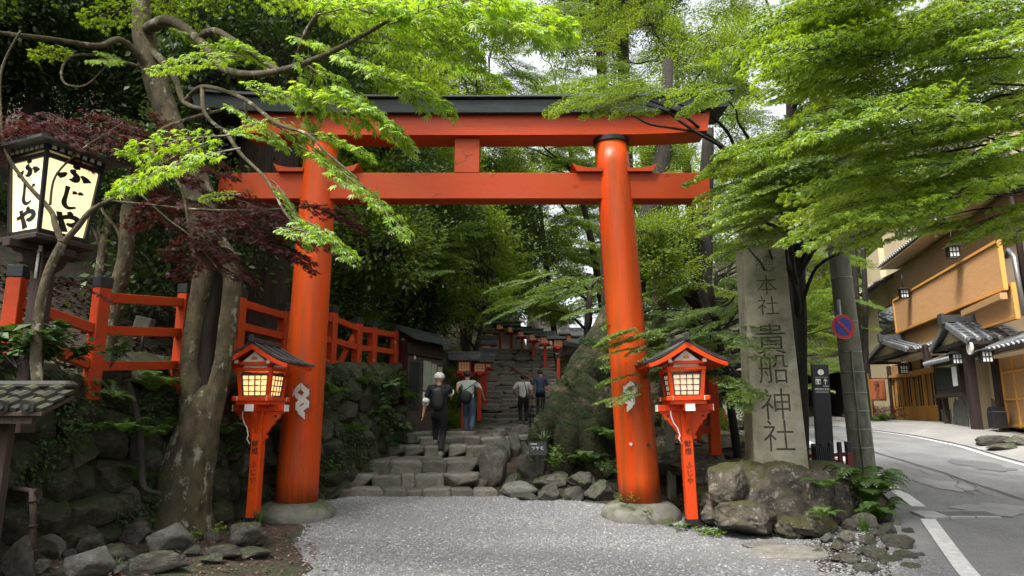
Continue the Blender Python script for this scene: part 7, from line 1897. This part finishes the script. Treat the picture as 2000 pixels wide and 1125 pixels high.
def fern_me(seed, n=9, L=.42, mat=None, W=.1):
    r = random.Random(seed); V = []; F = []
    for k in range(n):
        fv, ff, _ = frond_mesh(seed * 10 + k, L * r.uniform(.7, 1.15), W * r.uniform(.8, 1.1)); a = 6.283 * k / n + r.uniform(-.3, .3); c, s_ = math.cos(a), math.sin(a); o = len(V); up = r.uniform(.8, 1.35)
        V += [(x * c - y * s_, x * s_ + y * c, z * up) for x, y, z in fv]; F += [tuple(i + o for i in f) for f in ff]
    return np_mesh('fern', np.array(V), np.array(F), mat or m_fern)
def tuft_me(seed, n=60, L=.28, w=.006, mat=None, spread=.6):
    r = random.Random(seed); V = []; F = []
    for k in range(n):
        a = r.uniform(0, 6.283); l = L * r.uniform(.5, 1.1); le = spread * r.uniform(.2, 1); c, s_ = math.cos(a), math.sin(a); prev = None; b = Vector((r.gauss(0, .02), r.gauss(0, .02), 0))
        for q in range(5):
            t = q / 4; x = l * le * t ** 1.6; z = l * (t - .45 * le * t * t * 1.3); p = b + Vector((x * c, x * s_, z)); ww = w * (1 - t) + .0006; o = len(V); V += [tuple(p + Vector((-s_ * ww, c * ww, 0))), tuple(p - Vector((-s_ * ww, c * ww, 0)))]
            if q: F += [(o - 2, o - 1, o + 1), (o - 2, o + 1, o)]
    return np_mesh('tuft', np.array(V), np.array(F), mat or m_grassm)
def leafy_me(seed, n=70, leaf=.09, rad=.25, mat=None, hh=.25):
    r = random.Random(seed); P, D, Nn, Sz = [], [], [], []; segs = []
    for k in range(9):
        a = r.uniform(0, 6.283); tip = Vector((math.cos(a) * rad * r.uniform(.3, .9), math.sin(a) * rad * r.uniform(.3, .9), hh * r.uniform(.6, 1.2))); segs.append(((0, 0, 0), tuple(tip), .004, .002))
        for q in range(n // 9):
            t = r.uniform(.45, 1); p = tip * t; b = a + r.uniform(-1.6, 1.6); P.append(tuple(p)); D.append((math.cos(b), math.sin(b), r.uniform(-.5, .5))); Nn.append((r.gauss(0, .4), r.gauss(0, .4), 1)); Sz.append(leaf * r.uniform(.6, 1.2))
    VT, FT = tri_tubes(segs); VL, FL = place(leaf_template('oval'), P, D, Nn, Sz); return join_mesh('leafy', VT, FT, VL, FL, [m_dtwig, mat or m_fern])
FERN = [fern_me(i, 11, .44) for i in range(3)]; TUFT = [tuft_me(i) for i in range(3)]
m_weed = leaf_mat('fresh weed leaf', [(0.08, 0.16, 0.02), (0.14, 0.24, 0.025), (0.2, 0.3, 0.03)], [(0.16, 0.28, 0.02), (0.26, 0.38, 0.03)], .4)
m_leafy = leaf_mat('glossy shrub leaf', [(0.03, 0.065, 0.018), (0.05, 0.10, 0.025), (0.09, 0.15, 0.035)], [(0.06, 0.13, 0.015), (0.12, 0.2, 0.02)], .3, .55, .04)
m_stripe = leaf_mat('striped grass blade', [(0.08, 0.13, 0.05), (0.26, 0.30, 0.16)], [(0.12, 0.2, 0.05), (0.2, 0.26, 0.1)], .3)
def plant(name, label, cat, px, py, me, s=1.0, Y=None, part='foliage', dz=0, group=None, k=1):
    p = gp(px, py) if Y is None else at(px, py, Y); e = empty(name, label, cat, (p.x, p.y, p.z + dz), rnd.uniform(0, 6), group)
    for i in range(k): obj(part, me, e, loc=(rnd.uniform(-.1, .1) * (k > 1), rnd.uniform(-.1, .1) * (k > 1), 0), rot=(0, 0, rnd.uniform(0, 6)), scale=s * rnd.uniform(.9, 1.1), kind='stuff')
    return e
plant('fern', 'large fern spilling from the right end of the boulder pedestal', 'fern', 1700, 985, FERN[0], 1.25, 9.6, 'frond', k=3)
plant('fern', 'second cascading fern between pedestal and utility pole, nearer the road', 'fern', 1712, 1020, FERN[1], 1.05, None, 'frond', k=2)
for o in [q for q in bpy.data.objects if q.name.startswith('frond')]: o.scale.z *= 1.6
plant('fern', 'upright fern frond on the face of the boulder pedestal', 'fern', 1612, 955, FERN[1], .8, 9.2, 'frond')
plant('fern', 'small yellowing fern low on the boulder pedestal', 'fern', 1608, 1012, FERN[2], .6, 8.95, 'frond')
plant('fern', 'bright little fern at the foot of the boulder pedestal', 'fern', 1572, 1035, FERN[0], .5, None, 'frond')
plant('grass_tuft', 'grass tuft at the right foot of the boulder pedestal', 'grass tuft', 1690, 1040, TUFT[0], .9, None, 'blades')
plant('fern', 'fern right behind the forked maple above the wall stones', 'fern', 440, 850, FERN[1], .9, 9.9, 'frond')
plant('fern', 'fern hanging from the top of the stone wall below the fence', 'fern', 300, 765, FERN[2], 1.0, 8.9, 'frond', k=2)
plant('fern', 'second fern on the stone wall below the fence, lower down', 'fern', 240, 845, FERN[0], .7, 8.2, 'frond')
plant('fern', 'fern hanging on the wall left of the forked maple trunk', 'fern', 290, 855, FERN[1], .8, 8.6, 'frond')
plant('grass_tuft', 'bright fine grass tuft between rocks left of the forked maple', 'grass tuft', 213, 1058, tuft_me(9, 150, .26, .004, m_grassm, .9), 1.0, None, 'blades')
plant('grass_tuft', 'broad bladed tuft at the foot of the left red lantern', 'grass tuft', 505, 1030, tuft_me(10, 60, .34, .010, m_leafy if False else m_fern, .8), 1.0, None, 'blades')
plant('weeds', 'fresh green weeds at the foot of the forked maple', 'weeds', 400, 1052, leafy_me(1, 130, .055, .35, m_weed, .16), 1.0, None)
plant('grass_tuft', 'small tuft in front of the forked maple roots', 'grass tuft', 375, 1060, TUFT[1], .6, None, 'blades')
plant('grass_tuft', 'grass tuft in front of the large flat rock at the lower left', 'grass tuft', 228, 1120, TUFT[2], .6, None, 'blades')
plant('leafy_plant', 'whorled leafy plant growing out of the stone wall', 'plant', 165, 845, leafy_me(2, 60, .13, .16, m_leafy, .12), .9, 7.6)
plant('leafy_shrub', 'broad leaved shrub below the lit lantern at the left edge', 'shrub', 50, 720, leafy_me(3, 150, .16, .55, m_leafy, .45), 1.0, 6.9, k=3)
plant('leafy_shrub', 'drooping leafy plant in front of the red fence corner post', 'shrub', 215, 720, leafy_me(4, 60, .13, .25, m_leafy, .38), 1.0, 7.7)
plant('leafy_shrub', 'low leafy growth at the bottom of the fence left of the corner post', 'shrub', 120, 715, leafy_me(5, 100, .11, .4, m_leafy, .25), 1.0, 7.3, k=2)
for i, (px, py, lb) in enumerate(((1040, 900, 'striped grass clump behind the plant label'), (1062, 868, 'striped grass clump left of the mossy roots'))):
    plant('striped_grass', lb, 'grass', px, py, tuft_me(20 + i, 60, .40, .011, m_stripe, 1.1), 1.0, 13.2, 'blades')
plant('weeds', 'light green leafy bush in front of the mossy roots', 'weeds', 1105, 925, leafy_me(6, 170, .075, .45, m_weed, .42), 1.0, 12.9, k=2)
plant('leafy_plant', 'leafy plant on the slope of the mossy roots', 'plant', 1115, 765, leafy_me(7, 36, .13, .15, m_leafy, .3), .9, 13.3)
plant('leafy_plant', 'broad leaved seedling at the gravel edge left of the right pillar', 'plant', 1135, 960, leafy_me(8, 50, .10, .22, m_fern, .14), 1.0, None)
plant('grass_tuft', 'grass tuft right of the pale rock by the steps', 'grass tuft', 1048, 960, TUFT[0], 1.0, None, 'blades')
plant('grass_tuft', 'grass tuft among rocks below the plant label', 'grass tuft', 1012, 945, TUFT[1], .9, None, 'blades')
plant('weeds', 'little weeds growing round the foot of the right gate pillar', 'weeds', 1225, 985, leafy_me(11, 120, .04, .28, m_weed, .14), 1.0, 10.35, k=1)
plant('weeds', 'weeds on the base stone of the right gate pillar', 'weeds', 1262, 1002, leafy_me(12, 60, .035, .14, m_weed, .06), 1.0, 10.2)
plant('weeds', 'fresh green weeds spreading round the foot of the right lantern', 'weeds', 1330, 1032, leafy_me(13, 220, .035, .35, m_weed, .10), 1.0, None, k=3)
plant('weeds', 'patch of weeds between right lantern and boulder pedestal', 'weeds', 1395, 1046, leafy_me(14, 220, .035, .40, m_weed, .08), 1.0, None, k=3)
plant('weeds', 'thin weeds at the foot of the largest boulder', 'weeds', 1530, 1052, leafy_me(15, 80, .03, .2, m_weed, .06), 1.0, None)
plant('fern', 'dark fern in the shade right of the mossy roots', 'fern', 1200, 860, FERN[2], 1.1, 12.8, 'frond', k=2)
plant('fern', 'dark fern left of the steps behind the gate pillar', 'fern', 660, 880, FERN[0], 1.0, 13.2, 'frond', k=2)
plant('fern', 'fern at the top of the wall right of the left gate pillar', 'fern', 700, 760, FERN[1], 1.1, 13.6, 'frond', k=2)
plant('leafy_shrub', 'bushy green plant beside the notice cabinet and first step lantern', 'shrub', 880, 800, leafy_me(16, 200, .08, .5, m_fern, .7), 1.0, 17.8, k=2)
plant('fern', 'pale ferns beside the red shrub before the inn', 'fern', 1715, 828, FERN[0], 1.4, 25.0, 'frond', k=3)
# long roots hanging down the wall
rr_ = empty('hanging_root', 'thick dark root creeping down the stone wall left of the forked maple', 'root', tuple(at(250, 760, 8.4)))
q0 = at(250, 760, 8.4); g = MB(); g.tube(spl([at(px, py, Y) - q0 for px, py, Y in ((250, 745, 8.5), (265, 800, 8.4), (275, 870, 8.35), (278, 930, 8.3), (285, 955, 8.1), (315, 965, 7.9))]), sprad([.03, .035, .04, .04, .03, .02]), 10, rough=.15); g.build('root', m_bark2, rr_)
# moss and low growth in the shade right of the gate
P, D, Nn, Sz = [], [], [], []; r_ = random.Random(33)
for _ in range(5200):
    y = r_.uniform(10.9, 18); x = r_.uniform(2.4, 5.6); 
    if r_.random() < .3: y = r_.uniform(13, 20); x = wall_x(y) + r_.uniform(.2, 1.0)
    P.append((x, y, h(x, y) + r_.uniform(0, .05))); a = r_.uniform(0, 6.28); D.append((math.cos(a), math.sin(a), r_.uniform(.1, .9))); Nn.append((r_.gauss(0, .5), r_.gauss(0, .5), 1)); Sz.append(r_.uniform(.02, .06))
V, F = place(leaf_template('oval'), P, D, Nn, Sz); obj('ground_cover', np_mesh('ground_cover', V, F, m_ivy), kind='stuff')
# creeping growth on the old wall
P, D, Nn, Sz = [], [], [], []; r_ = random.Random(77)
for _ in range(26000):
    y = r_.uniform(6.5, 20); t = r_.random(); z0 = max(0, h(wall_x(y) + .6, y)); z = lerp(z0, bank_z(y) + .15, t)
    q = noise.noise(Vector((y * 1.1, z * 1.4, 4))) + noise.noise(Vector((y * 3, z * 3, 8))) * .5 + (.22 if y > 11 else -.10) + .25 * (t - .5)
    if q < .12: continue
    P.append((wall_x(y) + .28 - .2 * t + r_.uniform(-.04, .10), y, z)); D.append((r_.uniform(.2, 1), r_.gauss(0, .5), r_.uniform(-1.2, .1))); Nn.append((r_.uniform(.3, 1), r_.gauss(0, .4), r_.uniform(.2, 1))); Sz.append(r_.uniform(.025, .075) * (1.2 if y > 11 else 1))
V, F = place(leaf_template('oval'), P, D, Nn, Sz); obj('wall_creeper', np_mesh('wall_creeper', V, F, m_ivy), kind='stuff')
WF = ['fern high on the wall just under the fence left of the forked maple', 'fern low on the wall beside the tiled shelter', 'fern midway up the wall behind the forked maple', 'fern near the top of the wall behind the forked maple trunk', 'fern midway up the wall left of the left red lantern', 'fern behind the roof of the left red lantern', 'low fern behind the post of the left red lantern', 'fern on top of the wall hidden behind the left pillar', 'fern midway up the wall at the right edge of the left pillar', 'topmost fern on the wall right of the left pillar', 'fern in the middle of the wall between pillar and notice cabinet', 'fern under the last fence posts before the notice cabinet', 'low fern on the wall near the left end of the steps', 'fern beside the grey timber post left of the notice cabinet', 'fern behind the roof of the notice cabinet', 'fern on the bank behind the notice cabinet near the first step lantern']
for i in range(16):
    y = [8.2, 8.7, 9.1, 9.9, 10.4, 10.9, 11.4, 12.2, 12.8, 13.2, 13.7, 14.1, 14.6, 15.1, 16.5, 17.5][i]; t = [.9, .35, .6, .8, .45, .7, .3, .85, .5, .95, .6, .9, .35, .7, .8, .6][i]
    z = lerp(max(0, h(wall_x(y) + .6, y)), bank_z(y), t)
    e = empty('fern', WF[i], 'fern', (wall_x(y) + .2, y, z), i, 'ferns in the joints of the stone wall')
    obj('frond', FERN[i % 3], e, rot=(0, R(25), 0), scale=rnd.uniform(.6, 1.0), kind='stuff')

plant('fern', 'fern spreading between two roots of the mossy tree', 'fern', 1150, 905, FERN[2], 1.0, 12.9, 'frond', k=2)
plant('leafy_plant', 'low leafy plants between the mossy roots and the right gate pillar', 'plant', 1190, 930, leafy_me(31, 150, .06, .4, m_fern, .22), 1.0, 12.4, k=2)
plant('leafy_plant', 'small leafy plant on the rocks right of the steps', 'plant', 985, 900, leafy_me(32, 60, .06, .2, m_fern, .18), 1.0, 13.2)
